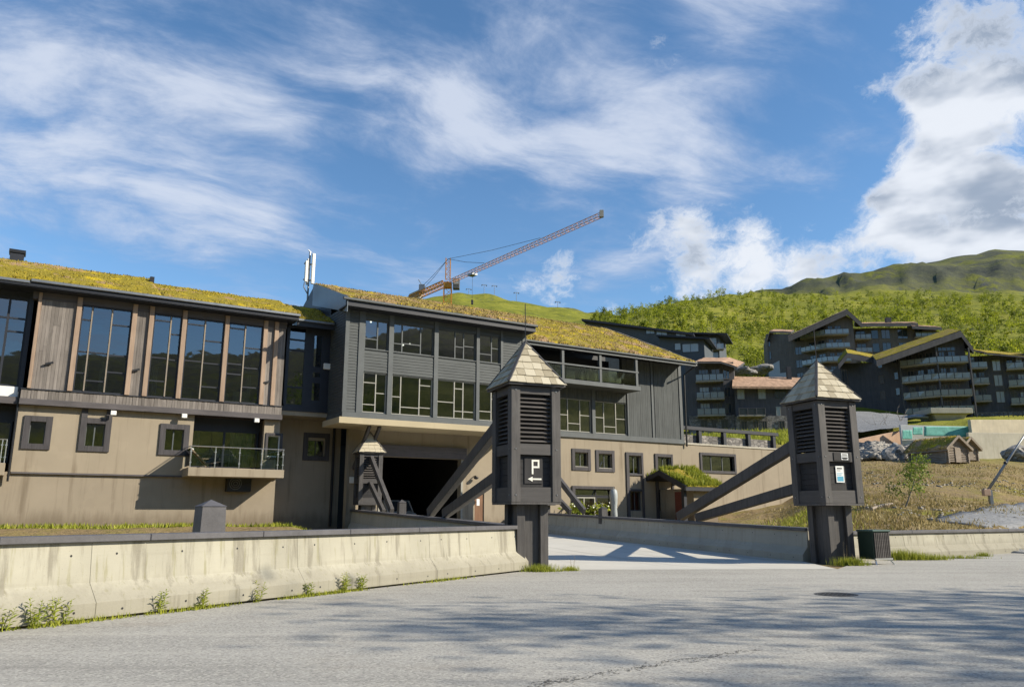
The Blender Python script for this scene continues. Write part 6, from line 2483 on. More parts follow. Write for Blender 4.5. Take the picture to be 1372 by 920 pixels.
# rail fence by the cabin
p0, p1 = at(1212, 612, 92), at(1241, 613, 90)
fr_ = empty("rail_fence", (p0.x, p0.y, terrain_z(p0.x, p0.y)), 0, org=(p0.x, p0.y, terrain_z(p0.x, p0.y)))
tag(fr_, "weathered wooden rail fence beside the log cabin", "fence")
for i in range(4):
    q = p0.lerp(p1, i / 3)
    zg = terrain_z(q.x, q.y)
    MB().tube([(q.x, q.y, zg - .2), (q.x, q.y, zg + 1.35)], .07, 6).build("post", log_wood, fr_)
for k in range(4):
    MB().tube([(p0.x, p0.y - .08, terrain_z(p0.x, p0.y) + .35 + k * .28), (p1.x, p1.y - .08, terrain_z(p1.x, p1.y) + .35 + k * .28)], .05, 6).build("rail", log_wood, fr_)


def boulder_mesh(seed, flat=.75):
    bm = bmesh.new()
    bmesh.ops.create_icosphere(bm, subdivisions=3, radius=1)
    for v in bm.verts:
        n = noise.noise(v.co * 1.1 + Vector((seed * 7, 0, 0))) * .45 + noise.noise(v.co * 3 + Vector((seed, 3, 0))) * .16
        v.co = v.co * (1 + n)
        v.co.z *= flat
    me = bpy.data.meshes.new("boulder")
    bm.to_mesh(me)
    bm.free()
    me.materials.append(rock_m)
    return me


bms = [boulder_mesh(i) for i in range(5)]
for k, (x, y, Y, s, lab) in enumerate(((1368, 609, 100, 2.0, "dark rounded boulder in front of the pale retaining wall"), (1199, 611, 93, 1.5, "pale upright boulder at the end of the rail fence"),
                                       (992, 496, 168, 1.7, "broad pale boulder outcrop above the pink roof"), (1018, 495, 170, 1.9, "higher pale boulder behind the pink roof by the primed wall"),
                                       (1006, 498, 165, 1.2, "small pale boulder between the two outcrops above the pink roof"))):
    p = at(x, y, Y)
    o = inst(bms[k], "boulder", None, (p.x, p.y, p.z), (0, 0, k), (s * (1.5 if k > 1 else 1), s, s * (1.3 if k == 1 else .8)))
    tag(o, lab, "boulder")
# rubble slope: broken stone, one mass
rs = np.random.default_rng(5)
vs, fs = [], []
for i in range(900):
    x = rs.uniform(1146, 1222)
    Y = rs.uniform(92, 108)
    t = (Y - 92) / 16
    y = 617 - 19 * t - max(0, 6 - abs(x - 1170) * .2)
    p = at(x, y, Y)
    s = rs.uniform(.15, .5)
    o8 = len(vs)
    for c in ((-1, -1, -1), (1, -1, -1), (1, 1, -1), (-1, 1, -1), (-1, -1, 1), (1, -1, 1), (1, 1, 1), (-1, 1, 1)):
        vs.append((p.x + s * c[0] * rs.uniform(.5, 1.1), p.y + s * c[1] * rs.uniform(.5, 1.1), p.z + s * .7 * c[2] * rs.uniform(.5, 1.1)))
    fs += [[o8 + k for k in q] for q in ((0, 3, 2, 1), (4, 5, 6, 7), (0, 1, 5, 4), (1, 2, 6, 5), (2, 3, 7, 6), (3, 0, 4, 7))]
o = inst(big_mesh("rubble", np.array(vs), np.array(fs), rock_m), "rubble")
tag(o, "slope of broken grey stone beside the building site", "rubble", kind="stuff")
# small stones and driftwood on the bank
rs = np.random.default_rng(9)
vs, fs = [], []
for i in range(900):
    x, Y = rs.uniform(1100, 1400), rs.uniform(36, 84)
    p = plan(x, Y, 640)
    zz = terrain_z(p.x, p.y)
    if noise.noise((p.x * .09, p.y * .09, 2)) < .05:
        continue
    s = rs.uniform(.03, .11)
    o8 = len(vs)
    for c in ((-1, -1, -1), (1, -1, -1), (1, 1, -1), (-1, 1, -1), (-1, -1, 1), (1, -1, 1), (1, 1, 1), (-1, 1, 1)):
        vs.append((p.x + s * c[0] * rs.uniform(.5, 1.2), p.y + s * c[1] * rs.uniform(.5, 1.2), zz + s * .8 * c[2] * rs.uniform(.5, 1.1)))
    fs += [[o8 + k for k in q] for q in ((0, 3, 2, 1), (4, 5, 6, 7), (0, 1, 5, 4), (1, 2, 6, 5), (2, 3, 7, 6), (3, 0, 4, 7))]
o = inst(big_mesh("stones", np.array(vs), np.array(fs), rock_m), "stones")
tag(o, "scattered small stones on the dry grassy bank", "stones", kind="stuff")
pa, pb = at(1168, 684, 41), at(1196, 680, 43)
mb = MB()
za, zb2 = terrain_z(pa.x, pa.y) + .1, terrain_z(pb.x, pb.y) + .12
mb.tube([(pa.x, pa.y, za), ((pa.x + pb.x) / 2, (pa.y + pb.y) / 2, (za + zb2) / 2 + .05), (pb.x, pb.y, zb2)], .09, 7, .06)
o = based("fallen_branch", mb, log_wood, (pa.x, pa.y, za))
tag(o, "bleached fallen branch lying on the bank below the sapling", "branch")
# raised barrier boom
p = at(1328, 672, 46)
zg = terrain_z(p.x, p.y)
bm_root = empty("barrier_boom", (p.x, p.y, zg), 0, org=(p.x, p.y, zg))
tag(bm_root, "raised grey barrier boom on a short post beside the gravel track", "barrier")
MB().box(p.x - .10, p.x + .10, p.y - .1, p.y + .1, zg - .2, zg + .85).build("post", metal_grey, bm_root, .01)
q0 = at(1322, 659, 46)
q1 = at(1384, 566, 46)
mb = MB()
mb.tube([q0, q1], .085, 8, .05)
mb.build("boom", metal_grey, bm_root, smooth=True)
MB().box(q0.x - .22, q0.x + .16, q0.y - .14, q0.y + .14, q0.z - .2, q0.z + .16).build("counterweight", stuccopink, bm_root, .02)
mb = MB()
mb.sphere(tuple(at(1347, 620, 46)), .11, 8, 5)
mb.build("boom_clamp", black_iron, bm_root)


# ================================================================ trees
def limb_points(p, d, L, n, wig, rs, lift=.1):
    pts = [Vector(p)]
    d = Vector(d).normalized()
    for i in range(n):
        d = (d + Vector((rs.uniform(-wig, wig), rs.uniform(-wig, wig), rs.uniform(-wig, wig) + lift))).normalized()
        pts.append(pts[-1] + d * (L / n))
    return pts


def make_tree(seed, H, spread, nlimb, leaves, leaf, trunk_r, first=.3, mat_leaf=None, clump=.5, trunk_m=None, curve=0.0, nm="birch_tree"):
    """trunk + limbs mesh and a crown of leaf clumps round the limb ends"""
    rs = random.Random(seed)
    nr = np.random.default_rng(seed)
    mb = MB()
    tp = [Vector((0, 0, -.2))]
    d = Vector((curve, 0, 1))
    n = 9
    for i in range(n):
        d = (d + Vector((rs.uniform(-.09, .09), rs.uniform(-.09, .09), .1))).normalized()
        tp.append(tp[-1] + d * ((H + .2) * .93 / n))
    mb.tube(tp, trunk_r, 7, trunk_r * .18)
    tips = []
    for i in range(nlimb):
        t = first + (1 - first) * (i + rs.random()) / nlimb
        t = min(t, .97)
        k = t * n
        j = min(int(k), n - 1)
        base = tp[j].lerp(tp[j + 1], k - j)
        ang = i * 2.4 + rs.uniform(-.5, .5)
        L = spread * (1.15 - .75 * t) * rs.uniform(.7, 1.2)
        up = rs.uniform(.35, .9)
        pts = limb_points(base, (cos(ang), sin(ang), up), L, 5, .28, rs, .05)
        mb.tube(pts, trunk_r * .36 * (1.15 - t * .7), 5, .008)
        for s in range(2):
            q = pts[rs.randint(2, 4)]
            sp = limb_points(q, (cos(ang + rs.uniform(-1.2, 1.2)), sin(ang + rs.uniform(-1.2, 1.2)), rs.uniform(.1, .8)), L * .5, 3, .3, rs, .02)
            mb.tube(sp, trunk_r * .14, 4, .005)
            tips += sp[1:]
        tips += pts[2:]
    tips += tp[-2:]
    T = np.array([tuple(t) for t in tips])
    idx = nr.integers(0, len(T), leaves)
    c = T[idx] + nr.normal(size=(leaves, 3)) * clump * np.array([1, 1, .8])
    v, f = leaf_cloud(c, leaf, nr)
    return mb.mesh("trunk", trunk_m or bark, smooth=True), big_mesh("crown", v, f, mat_leaf or leaf_near)


def place_tree(meshes, name, label, loc, rz=0, sc=1.0, group=None, cat="tree"):
    r = empty(name, loc, rz)
    r.scale = (sc, sc, sc)
    inst(meshes[0], "trunk", r)
    inst(meshes[1], "crown", r)
    tag(r, label, cat, group)
    return r


# sapling on the bank
p = plan(1211, 42, 680)
sap = make_tree(3, 2.7, 1.15, 11, 1150, .085, .05, .30, leaf_near, .20, curve=-.45)
place_tree(sap, "birch_sapling", "slim birch sapling with a bent stem on the dry bank", (p.x, p.y, terrain_z(p.x, p.y)), 2.6)
# birches beside the road, outside the frame, whose shadows cross the asphalt
big = [make_tree(31, 17, 5.2, 34, 2900, .19, .26, .25, None, .8), make_tree(32, 15, 4.6, 30, 2300, .19, .23, .28, None, .75)]
for k, (x, y, m, rz, sc, lab) in enumerate((
        (27.0, 9.5, 0, 0.3, 1.0, "tall birch on the right-hand verge of the forecourt, first towards the bin"),
        (33.0, 12.0, 1, 1.9, 1.05, "slimmer birch behind the first on the right-hand verge"),
        (26.0, 3.0, 1, 4.1, 1.0, "spreading birch on the right-hand verge beside the forecourt edge"),
        (34.0, 5.5, 0, 2.2, 1.1, "big birch set back furthest from the forecourt"))):
    place_tree(big[m], "birch_tree", lab, (x, y, terrain_z(x, y)), rz, sc, "roadside birches")

# wood on the hillside: seven tree shapes, merged into one mass
def blob_tree(seed, H, R, n, leaf):
    nr = np.random.default_rng(seed)
    k = 9
    cz = nr.uniform(.28, .95, k) * H
    cr = R * (1.1 - .75 * np.abs(cz / H - .5)) * nr.uniform(.3, .8, k)
    ca = nr.uniform(0, 2 * pi, k)
    cen = np.stack([np.cos(ca) * cr, np.sin(ca) * cr, cz], 1)
    idx = nr.integers(0, k, n)
    c = cen[idx] + nr.normal(size=(n, 3)) * np.array([R * .20, R * .20, H * .07])
    v, f = leaf_cloud(c, leaf, nr, 1.3)
    # thin stem
    s = []
    for a in (0, 1):
        pass
    w = .07
    sv = np.array([(-w, 0, 0), (w, 0, 0), (w * .3, 0, H * .9), (-w * .3, 0, H * .9), (0, -w, 0), (0, w, 0), (0, w * .3, H * .9), (0, -w * .3, H * .9)], float)
    return v, f, sv


protos = [blob_tree(50 + i, H, R, 130, .42) for i, (H, R) in enumerate(((6.5, 1.9), (5.2, 1.8), (7.4, 1.9), (4.2, 1.9), (6.0, 1.5)))]
bushes = [blob_tree(70 + i, H, R, 90, .55) for i, (H, R) in enumerate(((2.0, 2.0), (1.5, 1.7), (2.6, 2.0)))]
nr = np.random.default_rng(77)
LV, SV, BV = [], [], []
single = []
cnt = 0
while cnt < 2000:
    px = nr.uniform(800, 1480)
    r = exp(nr.uniform(math.log(172), math.log(560)))
    ph = phi_px(px)
    x, y = r * sin(ph), r * cos(ph)
    z = terrain_z(x, y)
    c_ = CAMP
    # forest belongs on the right-hand hill
    if px < 840 and r < 330:
        continue
    dens = noise.noise((x * .013, y * .013, 3)) + .35
    if r < 235 and px < 1060:
        kind = 'b' if nr.random() < .72 else 't'
    else:
        kind = 't' if nr.random() < .82 else 'b'
    if nr.random() > .55 + dens:
        continue
    # keep clear of the buildings
    clear = False
    if r < 205 and (px > 1018):
        clear = True
    if r < 178:
        clear = True
    if clear:
        continue
    cnt += 1
    pr = (protos if kind == 't' else bushes)[nr.integers(0, 5 if kind == 't' else 3)]
    s = nr.uniform(.65, 1.15)
    a = nr.uniform(0, 2 * pi)
    R = np.array([[cos(a), -sin(a), 0], [sin(a), cos(a), 0], [0, 0, 1]]) * s
    v = pr[0] @ R.T + np.array([x, y, z])
    (LV if kind == 't' else BV).append(v)
    if kind == 't':
        SV.append(pr[2] @ R.T + np.array([x, y, z]))
V = np.concatenate(LV)
o = inst(big_mesh("birch_wood", V, np.arange(len(V)).reshape(-1, 4), leaf_hill), "birch_wood")
tag(o, "light green birch wood covering the hillside", "forest", kind="stuff")
V = np.concatenate(SV)
o2 = inst(big_mesh("wood_stems", V, np.arange(len(V)).reshape(-1, 4), bark), "wood_stems", o)
tag(o2, kind="stuff")
V = np.concatenate(BV)
o = inst(big_mesh("willow_scrub", V, np.arange(len(V)).reshape(-1, 4), leaf_bush), "willow_scrub")
tag(o, "yellow-green willow scrub low on the hillside above the dark houses", "scrub", kind="stuff")
# trees that stand out against the sky on the low ridge and along the edge of the wood
hill_trees = [make_tree(90 + i, H, Sp, 14, 420, .42, .12, .2, leaf_hill, .5) for i, (H, Sp) in enumerate(((7.5, 2.4), (6.2, 2.2), (8.5, 2.5), (5.0, 2.2)))]
edge = [(846, 235, 0), (856, 245, 2), (866, 238, 1), (877, 242, 0), (889, 236, 2), (899, 250, 1), (909, 245, 0), (918, 258, 2), (930, 262, 1), (943, 300, 0), (955, 320, 2), (840, 250, 3), (870, 260, 0),
        (884, 265, 2), (861, 262, 1), (835, 300, 1), (826, 330, 3), (818, 380, 0), (808, 420, 2), (797, 440, 1), (1068, 230, 0), (1180, 230, 2), (1215, 240, 1), (1270, 215, 3), (1330, 225, 0), (1352, 235, 2)]
for k, (px, r, m) in enumerate(edge):
    ph = phi_px(px)
    x, y = r * sin(ph), r * cos(ph)
    place_tree(hill_trees[m], "birch_tree", "light green birch standing out along the edge of the hillside wood", (x, y, terrain_z(x, y) - .1), k * 1.3, nr.uniform(.8, 1.1), "birches at the edge of the hillside wood")


# ================================================================ crane behind the roof
def lattice(mb, p, q, w, h, n, r=.07, up=(0, 0, 1), tri=False):
    p, q = Vector(p), Vector(q)
    d = (q - p).normalized()
    sd = d.cross(Vector(up)).normalized() if abs(d.z) < .9 else Vector((1, 0, 0))
    u = sd.cross(d).normalized()
    cr = [(-.5, -.5), (.5, -.5), (.5, .5), (-.5, .5)] if not tri else [(-.5, -.5), (.5, -.5), (0, .5)]
    for (a, b) in cr:
        o = sd * a * w + u * b * h
        mb.beam(p + o, q + o, r * 2, r * 2)
    for i in range(n):
        a, b = p.lerp(q, i / n), p.lerp(q, (i + 1) / n)
        for k in range(len(cr)):
            c0, c1 = cr[k], cr[(k + 1) % len(cr)]
            mb.beam(a + sd * c0[0] * w + u * c0[1] * h, b + sd * c1[0] * w + u * c1[1] * h, r, r)
            mb.beam(a + sd * c0[0] * w + u * c0[1] * h, a + sd * c1[0] * w + u * c1[1] * h, r, r)


ZJ = 47.0


def at_z(px, py, z):
    r = ray(px, py)
    return CAMP + r * ((z - CAM_H) / r.z)


mast = at_z(600, 378, ZJ)
tip = at_z(806, 287, ZJ)
dj = Vector((tip.x - mast.x, tip.y - mast.y, 0)).normalized()
cend = Vector((mast.x, mast.y, ZJ)) - dj * 15.0
gz = terrain_z(mast.x, mast.y)
crane = empty("tower_crane", (mast.x, mast.y, gz), 0, org=(mast.x, mast.y, gz))
tag(crane, "orange tower crane with long jib standing behind the mossy roof", "crane")
mb = MB()
lattice(mb, (mast.x, mast.y, gz), (mast.x, mast.y, ZJ - 1.2), 1.5, 1.5, 26, .07)
mb.build("mast", crane_y, crane)
mb = MB()
lattice(mb, (mast.x, mast.y, ZJ + .6), (mast.x, mast.y, ZJ + 5.0), .9, .9, 4, .06)
mb.box(mast.x - .8, mast.x + .8, mast.y - .8, mast.y + .8, ZJ - 1.2, ZJ - .2)
mb.build("tower_head", crane_y, crane)
mb = MB()
j0 = Vector((mast.x, mast.y, ZJ)) + dj * .8
lattice(mb, j0, (tip.x, tip.y, ZJ), .70, .78, 38, .04, tri=True)
jib = mb.build("jib", crane_p, crane)
mb = MB()
mb.box(tip.x - .3, tip.x + .3, tip.y - .3, tip.y + .3, ZJ - .5, ZJ + .6)
mb.build("jib_tip", pane_frame, jib)
mb = MB()
lattice(mb, cend, Vector((mast.x, mast.y, ZJ)) - dj * .8, 1.3, .9, 12, .08)
cj = mb.build("counter_jib", crane_y, crane)
mb = MB()
for t in (.6, 2.0, 3.4):
    c = cend + dj * t
    mb.beam(c + Vector((0, 0, -1.4)), c + Vector((0, 0, .9)), 1.0, 1.5, up=tuple(dj))
mb.build("counterweight", concrete_far, cj)
mb = MB()
c = cend + dj * 4.6
mb.box(c.x - .6, c.x + .6, c.y - .6, c.y + .6, ZJ + .3, ZJ + 1.9)
mb.tube([(c.x, c.y, ZJ + 1.8), (c.x - .8, c.y, ZJ + 3.1)], .08, 5)
mb.build("winch", metal_grey, cj)
side = dj.cross(Vector((0, 0, 1)))
cb_ = Vector((mast.x, mast.y, ZJ - .4)) - side * -1.7
if at(700, 400, 100) and (cb_ - CAMP).dot(Vector((1, 0, 0))) < mast.x:
    cb_ = Vector((mast.x, mast.y, ZJ - .4)) + Vector((1.7, -.4, 0))
cab = MB().box(cb_.x - .6, cb_.x + .7, cb_.y - .7, cb_.y + .7, cb_.z - 1.2, cb_.z + .9).build("cab", trim_grey, crane, .05)
MB().box(cb_.x - .45, cb_.x + .55, cb_.y - .72, cb_.y - .705, cb_.z - .3, cb_.z + .7).build("cab_window", far_glass_pale, cab)
head = Vector((mast.x, mast.y, ZJ + 4.9))
for tgt in (Vector((mast.x, mast.y, ZJ + .6)) + dj * 30, Vector((mast.x, mast.y, ZJ + .6)) + dj * 13, cend + Vector((0, 0, .5)) + dj * .5, cend + Vector((0, 0, .5)) + dj * 4):
    mid = head.lerp(tgt, .5) + Vector((0, 0, -.25))
    mb = MB()
    mb.tube([head, mid, tgt], .045, 4)
    mb.build("tie_rope", cable_m, crane)
tr_ = Vector((mast.x, mast.y, ZJ - .7)) + dj * 9
mb = MB()
mb.beam(tr_ - dj * .8, tr_ + dj * .8, 1.2, .35)
mb.build("trolley", metal_grey, jib)
mb = MB()
mb.tube([tr_, tr_ + Vector((0, 0, -5))], .03, 4)
mb.box(tr_.x - .2, tr_.x + .2, tr_.y - .2, tr_.y + .2, tr_.z - 5.9, tr_.z - 5)
mb.build("hook", cable_m, jib)

# ski-lift pylons on the left-hand ridge
for k, (px, py, hgt) in enumerate(((648, 396, 8.5), (662, 399, 9.5), (692, 403, 9.5), (748, 411, 8), (821, 424, 7), (627, 394, 5))):
    ph = phi_px(px)
    r = 655
    x, y = r * sin(ph), r * cos(ph)
    z = terrain_z(x, y)
    pr = empty("lift_pylon", (x, y, z), 0.3)
    tag(pr, "thin ski lift pylon with crossbar on the far ridge", "pylon", "ski lift pylons on the ridge")
    MB().tube([(0, 0, -1), (0, 0, hgt)], .22, 6, .16).build("post", metal_grey, pr)
    MB().box(-2.2, 2.2, -.18, .18, hgt - .5, hgt - .1).build("crossbar", metal_grey, pr)
    for s in (-1, 1):
        MB().box(s * 2.1 - .3, s * 2.1 + .3, -.7, .7, hgt - 1.1, hgt - .52).build("wheel_set", black_iron, pr)

# antenna mast at the roof corner
u0, z0 = HF.uz(413, 383, -6.0)
ant = HF.empty("antenna_mast", u0, 6.0, 15.6)
tag(ant, "white mobile antenna panels on a short mast at the roof corner", "antenna")
MB().tube([(u0, 6.0, 15.3), (u0, 6.0, 18.6)], .06, 7).build("pole", metal_grey, ant)
for (du, dy, a, b, w) in ((-.22, -.12, 16.45, 17.9, .10), (.20, -.2, 16.35, 18.45, .11), (.02, .3, 16.4, 18.2, .10)):
    MB().box(u0 + du - w, u0 + du + w, 6.0 + dy - .08, 6.0 + dy + .08, a, b).build("antenna_panel", plasticw, ant, .03)
mb = MB()
mb.box(u0 - .35, u0 + .4, 5.92, 6.08, 16.6, 16.68)
mb.box(u0 - .35, u0 + .4, 5.92, 6.08, 17.7, 17.78)
mb.tube([(u0 - .3, 5.9, 16.4), (u0 - .32, 5.9, 16.1), (u0 - .05, 5.95, 15.7)], .04, 5)
tag(mb.build("brackets", metal_grey, ant), kind="stuff")
MB().tube([(u0 + .1, 6, 18.55), (u0 - .15, 6, 18.72)], .03, 5).build("lamp_arm", metal_grey, ant)


# ================================================================ small things
def bollard(name, label, loc, w, h, cap, mat=None, rz=0.0, group=None):
    mb = MB()
    k = .86
    mb.hexa([(-w, -w, -.1), (w, -w, -.1), (w, w, -.1), (-w, w, -.1), (-w * k, -w * k, h), (w * k, -w * k, h), (w * k, w * k, h), (-w * k, w * k, h)])
    r = empty(name, loc, rz)
    mb.build("shaft", mat or cap_m, r, .012)
    mb = MB()
    q = w * k + .02
    mb.add([(-q, -q, h + .002), (q, -q, h + .002), (q, q, h + .002), (-q, q, h + .002), (0, 0, h + cap)], [(0, 1, 4), (1, 2, 4), (2, 3, 4), (3, 0, 4), (3, 2, 1, 0)])
    mb.build("cap", mat or cap_m, r)
    tag(r, label, "bollard", group)
    return r


bz = terrain_z(-7.5, 20)
p = at(280, 707, 20.0)
bollard("stone_bollard", "stout grey pillar with pyramid cap behind the long stained wall", (p.x, p.y, 0.2), .34, 1.58, .17, rz=radians(38))
s_ = 13.6
p = T1 + BD * s_
bollard("timber_bollard", "slim dark bollard with pointed cap on the bridge parapet before the garage", (p.x - .02, p.y, deck_z(s_) - .2), .19, 1.95, .14, tower_wood, BA)
p = T2 + BD * 15.2
bollard("timber_bollard", "short dark bollard on the parapet beside the white wrapped parasol", (p.x, p.y, deck_z(15.2)), .20, 1.48, .1, tower_wood, BA)
# closed parasol in a pale cover
u_, z_ = HF.uz(823, 687, 4.0)
pp = HF.world(u_, -4.0, 1.05)
par = empty("closed_parasol", pp, .2)
tag(par, "closed parasol in a pale cover standing before the entrance", "parasol")
mb = MB()
rings = [(.0, .10), (.1, .17), (.5, .20), (.9, .17), (1.3, .22), (1.7, .24), (1.98, .20), (2.06, .12)]
seg = 12
vs = []
for (zz, rr) in rings:
    for k in range(seg):
        a = 2 * pi * k / seg
        r2 = rr * (1 + .16 * (k % 2) + .08 * sin(3 * a))
        vs.append((r2 * cos(a), r2 * sin(a) * .8, zz))
fs = [(i * seg + k, i * seg + (k + 1) % seg, (i + 1) * seg + (k + 1) % seg, (i + 1) * seg + k) for i in range(len(rings) - 1) for k in range(seg)]
mb.add(vs, fs)
mb.build("cover", plain("parasol_cover", (.30, .33, .34), .5, .4, .12, 3), par, smooth=True)
MB().tube([(0, 0, -.4), (0, 0, 2.2)], .03, 6).build("pole", steel, par)
# flower pots at the entrance
for k, (x, y) in enumerate(((773, 676), (803, 672))):
    u_, z_ = HF.uz(x, y, .9)
    q = HF.world(u_, -.9, 1.1)
    pot = empty("flower_pot", q, 0)
    tag(pot, ("potted plant with pale blossoms left of the glass doors", "potted plant with pale blossoms right of the glass doors")[k], "plant")
    mb = MB()
    mb.tube([(0, 0, 0), (0, 0, .45)], .2, 10, .27)
    mb.build("pot", navy, pot, smooth=True)
    nrr = np.random.default_rng(k)
    c = nrr.normal(size=(160, 3)) * np.array([.3, .3, .2]) + np.array([0, 0, .85])
    v, f = leaf_cloud(c, .16, nrr)
    inst(big_mesh("leaves", v, f, leaf_weed), "leaves", pot)
    c = nrr.normal(size=(26, 3)) * np.array([.28, .28, .16]) + np.array([0, -.1, .95])
    v, f = leaf_cloud(c, .13, nrr, 1.0)
    inst(big_mesh("blossoms", v, f, sign_white), "blossoms", pot)

# deck chair on the balcony
cb2 = HF.world(6.75, -.95, 3.845)
dc = empty("deck_chair", cb2, HF.rz)
tag(dc, "wooden reclining deck chair with red cloth on the glass balcony", "chair")
mb = MB()
for s in (-.28, .28):
    mb.beam((-.45, s, .95), (.35, s, .22), .04, .05)
    mb.beam((.35, s, .22), (1.05, s, .36), .04, .05)
    mb.beam((-.1, s, .0), (.75, s, .32), .04, .04)
    mb.beam((.55, s, .0), (-.05, s, .55), .04, .04)
    mb.beam((-.15, s, .50), (.55, s, .50), .05, .03)
mb.build("frame", warm_post, dc)
MB().hexa([(-.43, -.25, .93), (-.43, .25, .93), (-.40, .25, .96), (-.40, -.25, .96), (.35, -.25, .21), (.35, .25, .21), (.37, .25, .245), (.37, -.25, .245)]).build("seat_cloth", red_cloth, dc)
MB().box(-.5, -.28, -.22, .22, .86, .98).build("cushion", plasticw, dc, .04)

# van in the garage
vp = HF.world(HF.u(526, 672, -5.0), 5.4, .60)
van = empty("parked_van", vp, HF.rz)
tag(van, "white van parked inside the dark garage", "van")
mb = MB()
prof = [(-2.2, .35), (-2.2, 1.0), (-1.75, 1.12), (-1.05, 1.85), (2.2, 1.95), (2.3, .35)]
mb.add([(-.92, y, z) for y, z in prof] + [(.92, y, z) for y, z in prof], [tuple(range(6)), tuple(range(6, 12))[::-1]] + [(i, (i + 1) % 6, 6 + (i + 1) % 6, 6 + i) for i in range(6)])
mb.build("body", white_paint, van, .06, seg=2)
mb = MB()
mb.hexa([(-.8, -1.74, 1.17), (.8, -1.74, 1.17), (.8, -1.70, 1.14), (-.8, -1.70, 1.14), (-.74, -1.16, 1.78), (.74, -1.16, 1.78), (.74, -1.1, 1.75), (-.74, -1.1, 1.75)])
mb.build("windscreen", far_glass, van)
for sx in (-1, 1):
    MB().box(sx * .72 - .16, sx * .72 + .16, -2.23, -2.19, .72, .92).build("headlight", steel, van, .02)
    for y in (-1.4, 1.5):
        w = MB().tube([(sx * .78, y, .33), (sx * .95, y, .33)], .34, 16).build("wheel", rubber, van)
        MB().tube([(sx * .952, y, .33), (sx * .965, y, .33)], .2, 12).build("rim", steel, w)
MB().box(-.5, .5, -2.24, -2.19, .5, .66).build("grille", black_iron, van)
MB().box(-.26, .26, -2.25, -2.241, .40, .50).build("number_plate", paper, van)

# pendant lamps lit behind the upper windows
for k, (x, y) in enumerate(((497, 431), (540, 462), (549, 461), (603, 443), (608, 444), (650, 449))):
    u_, z_ = HF.uz(x, y, 1.0)
    lp = empty("pendant_lamp", HF.world(u_, -1.0, z_), 0)
    tag(lp, "small lit pendant lamp behind the upper dark-framed windows", "lamp", "pendant lamps behind the upper windows")
    mb = MB()
    mb.sphere((0, 0, 0), .06, 8, 5)
    mb.build("bulb", emis, lp)
    MB().tube([(0, 0, .05), (0, 0, 12.6 - z_)], .008, 4).build("cord", black_iron, lp)

# litter bin by the right-hand tower
bp = gnd(1174, 755)
bn = empty("litter_bin", (bp.x, bp.y, 0), radians(21))
tag(bn, "dark green litter bin with slatted front on metal feet beside the tower", "bin")
W2, D2, H2_ = .36, .34, 1.02
MB().box(-W2, W2, -D2 + .03, D2, .16, H2_).build("body", green_bin, bn, .012)
n = 9
for i in range(n):
    x = -W2 + .03 + (2 * W2 - .06) * (i + .5) / n
    MB().box(x - .026, x + .026, -D2 - .005, -D2 + .028, .2, H2_ - .02).build("slat", slat_wood, bn, .004)
lid = MB().box(-W2 - .03, W2 + .03, -D2 - .02, D2 + .02, H2_ + .002, H2_ + .07).build("lid", plain("lid_green", (.05, .09, .075), .5, .4), bn, .02)
for sx in (-1, 1):
    for sy in (-1, 1):
        MB().beam((sx * (W2 - .06), sy * (D2 - .06), .17), (sx * (W2 + .02), sy * (D2 + .06), -.02), .045, .045).build("foot", steel, bn)
MB().box(-W2 - .01, W2 + .01, -D2 - .02, -D2 + .03, .145, .2).build("kick_rail", steel, bn)

# manhole cover
mp = gnd(1120, 796)
mc = empty("manhole_cover", (mp.x, mp.y, 0), .3)
tag(mc, "round iron manhole cover set in the asphalt", "manhole")
mb = MB()
mb.tube([(0, 0, -.02), (0, 0, .008)], .34, 28)
lid = mb.build("lid", plain("cast_iron", (.06, .058, .055), .6, .4, .2, 6), mc)
rb = MB()
for ix in range(-5, 6):
    for iy in range(-5, 6):
        if (ix * ix + iy * iy) * .0034 < .095 and (ix + iy) % 2 == 0:
            rb.box(ix * .058 - .02, ix * .058 + .02, iy * .058 - .02, iy * .058 + .02, .0085, .014)
tag(rb.build("studs", MATS["cast_iron"], lid), kind="stuff")
rg = MB()
for k in range(28):
    a, b = 2 * pi * k / 28, 2 * pi * (k + 1) / 28
    rg.hexa([(.36 * cos(a), .36 * sin(a), -.02), (.42 * cos(a), .42 * sin(a), -.02), (.42 * cos(b), .42 * sin(b), -.02), (.36 * cos(b), .36 * sin(b), -.02),
             (.36 * cos(a), .36 * sin(a), .007), (.42 * cos(a), .42 * sin(a), .007), (.42 * cos(b), .42 * sin(b), .007), (.36 * cos(b), .36 * sin(b), .007)])
rg.build("ring", MATS["cast_iron"], mc)
# cracked patch / tar seam across the foreground
mb = MB()
rs = random.Random(6)
pts = [gnd(x, y) for x, y in ((715, 918), (770, 908), (850, 895), (905, 886), (960, 878), (1010, 870))]
fine = []
for i in range(len(pts) - 1):
    for k in range(14):
        fine.append(pts[i].lerp(pts[i + 1], k / 14))
for p in fine:
    for r in range(rs.randint(1, 12)):
        q = p + Vector((rs.gauss(0, .08), rs.gauss(0, .05), 0))
        s = rs.uniform(.004, .016)
        a = rs.uniform(0, 3)
        mb.add([(q.x + s * cos(a + k * 1.26) * rs.uniform(.5, 1.4), q.y + s * sin(a + k * 1.26) * rs.uniform(.5, 1.4), .0035 + .003 * rs.random()) for k in range(5)], [(0, 1, 2, 3, 4)])
o = mb.build("tar_crumbs", plain("tar", (.10, .097, .09), .8, .3, .2, 8), fix=False)
tag(o, "dark crumbled seam running across the asphalt", "seam", kind="stuff")
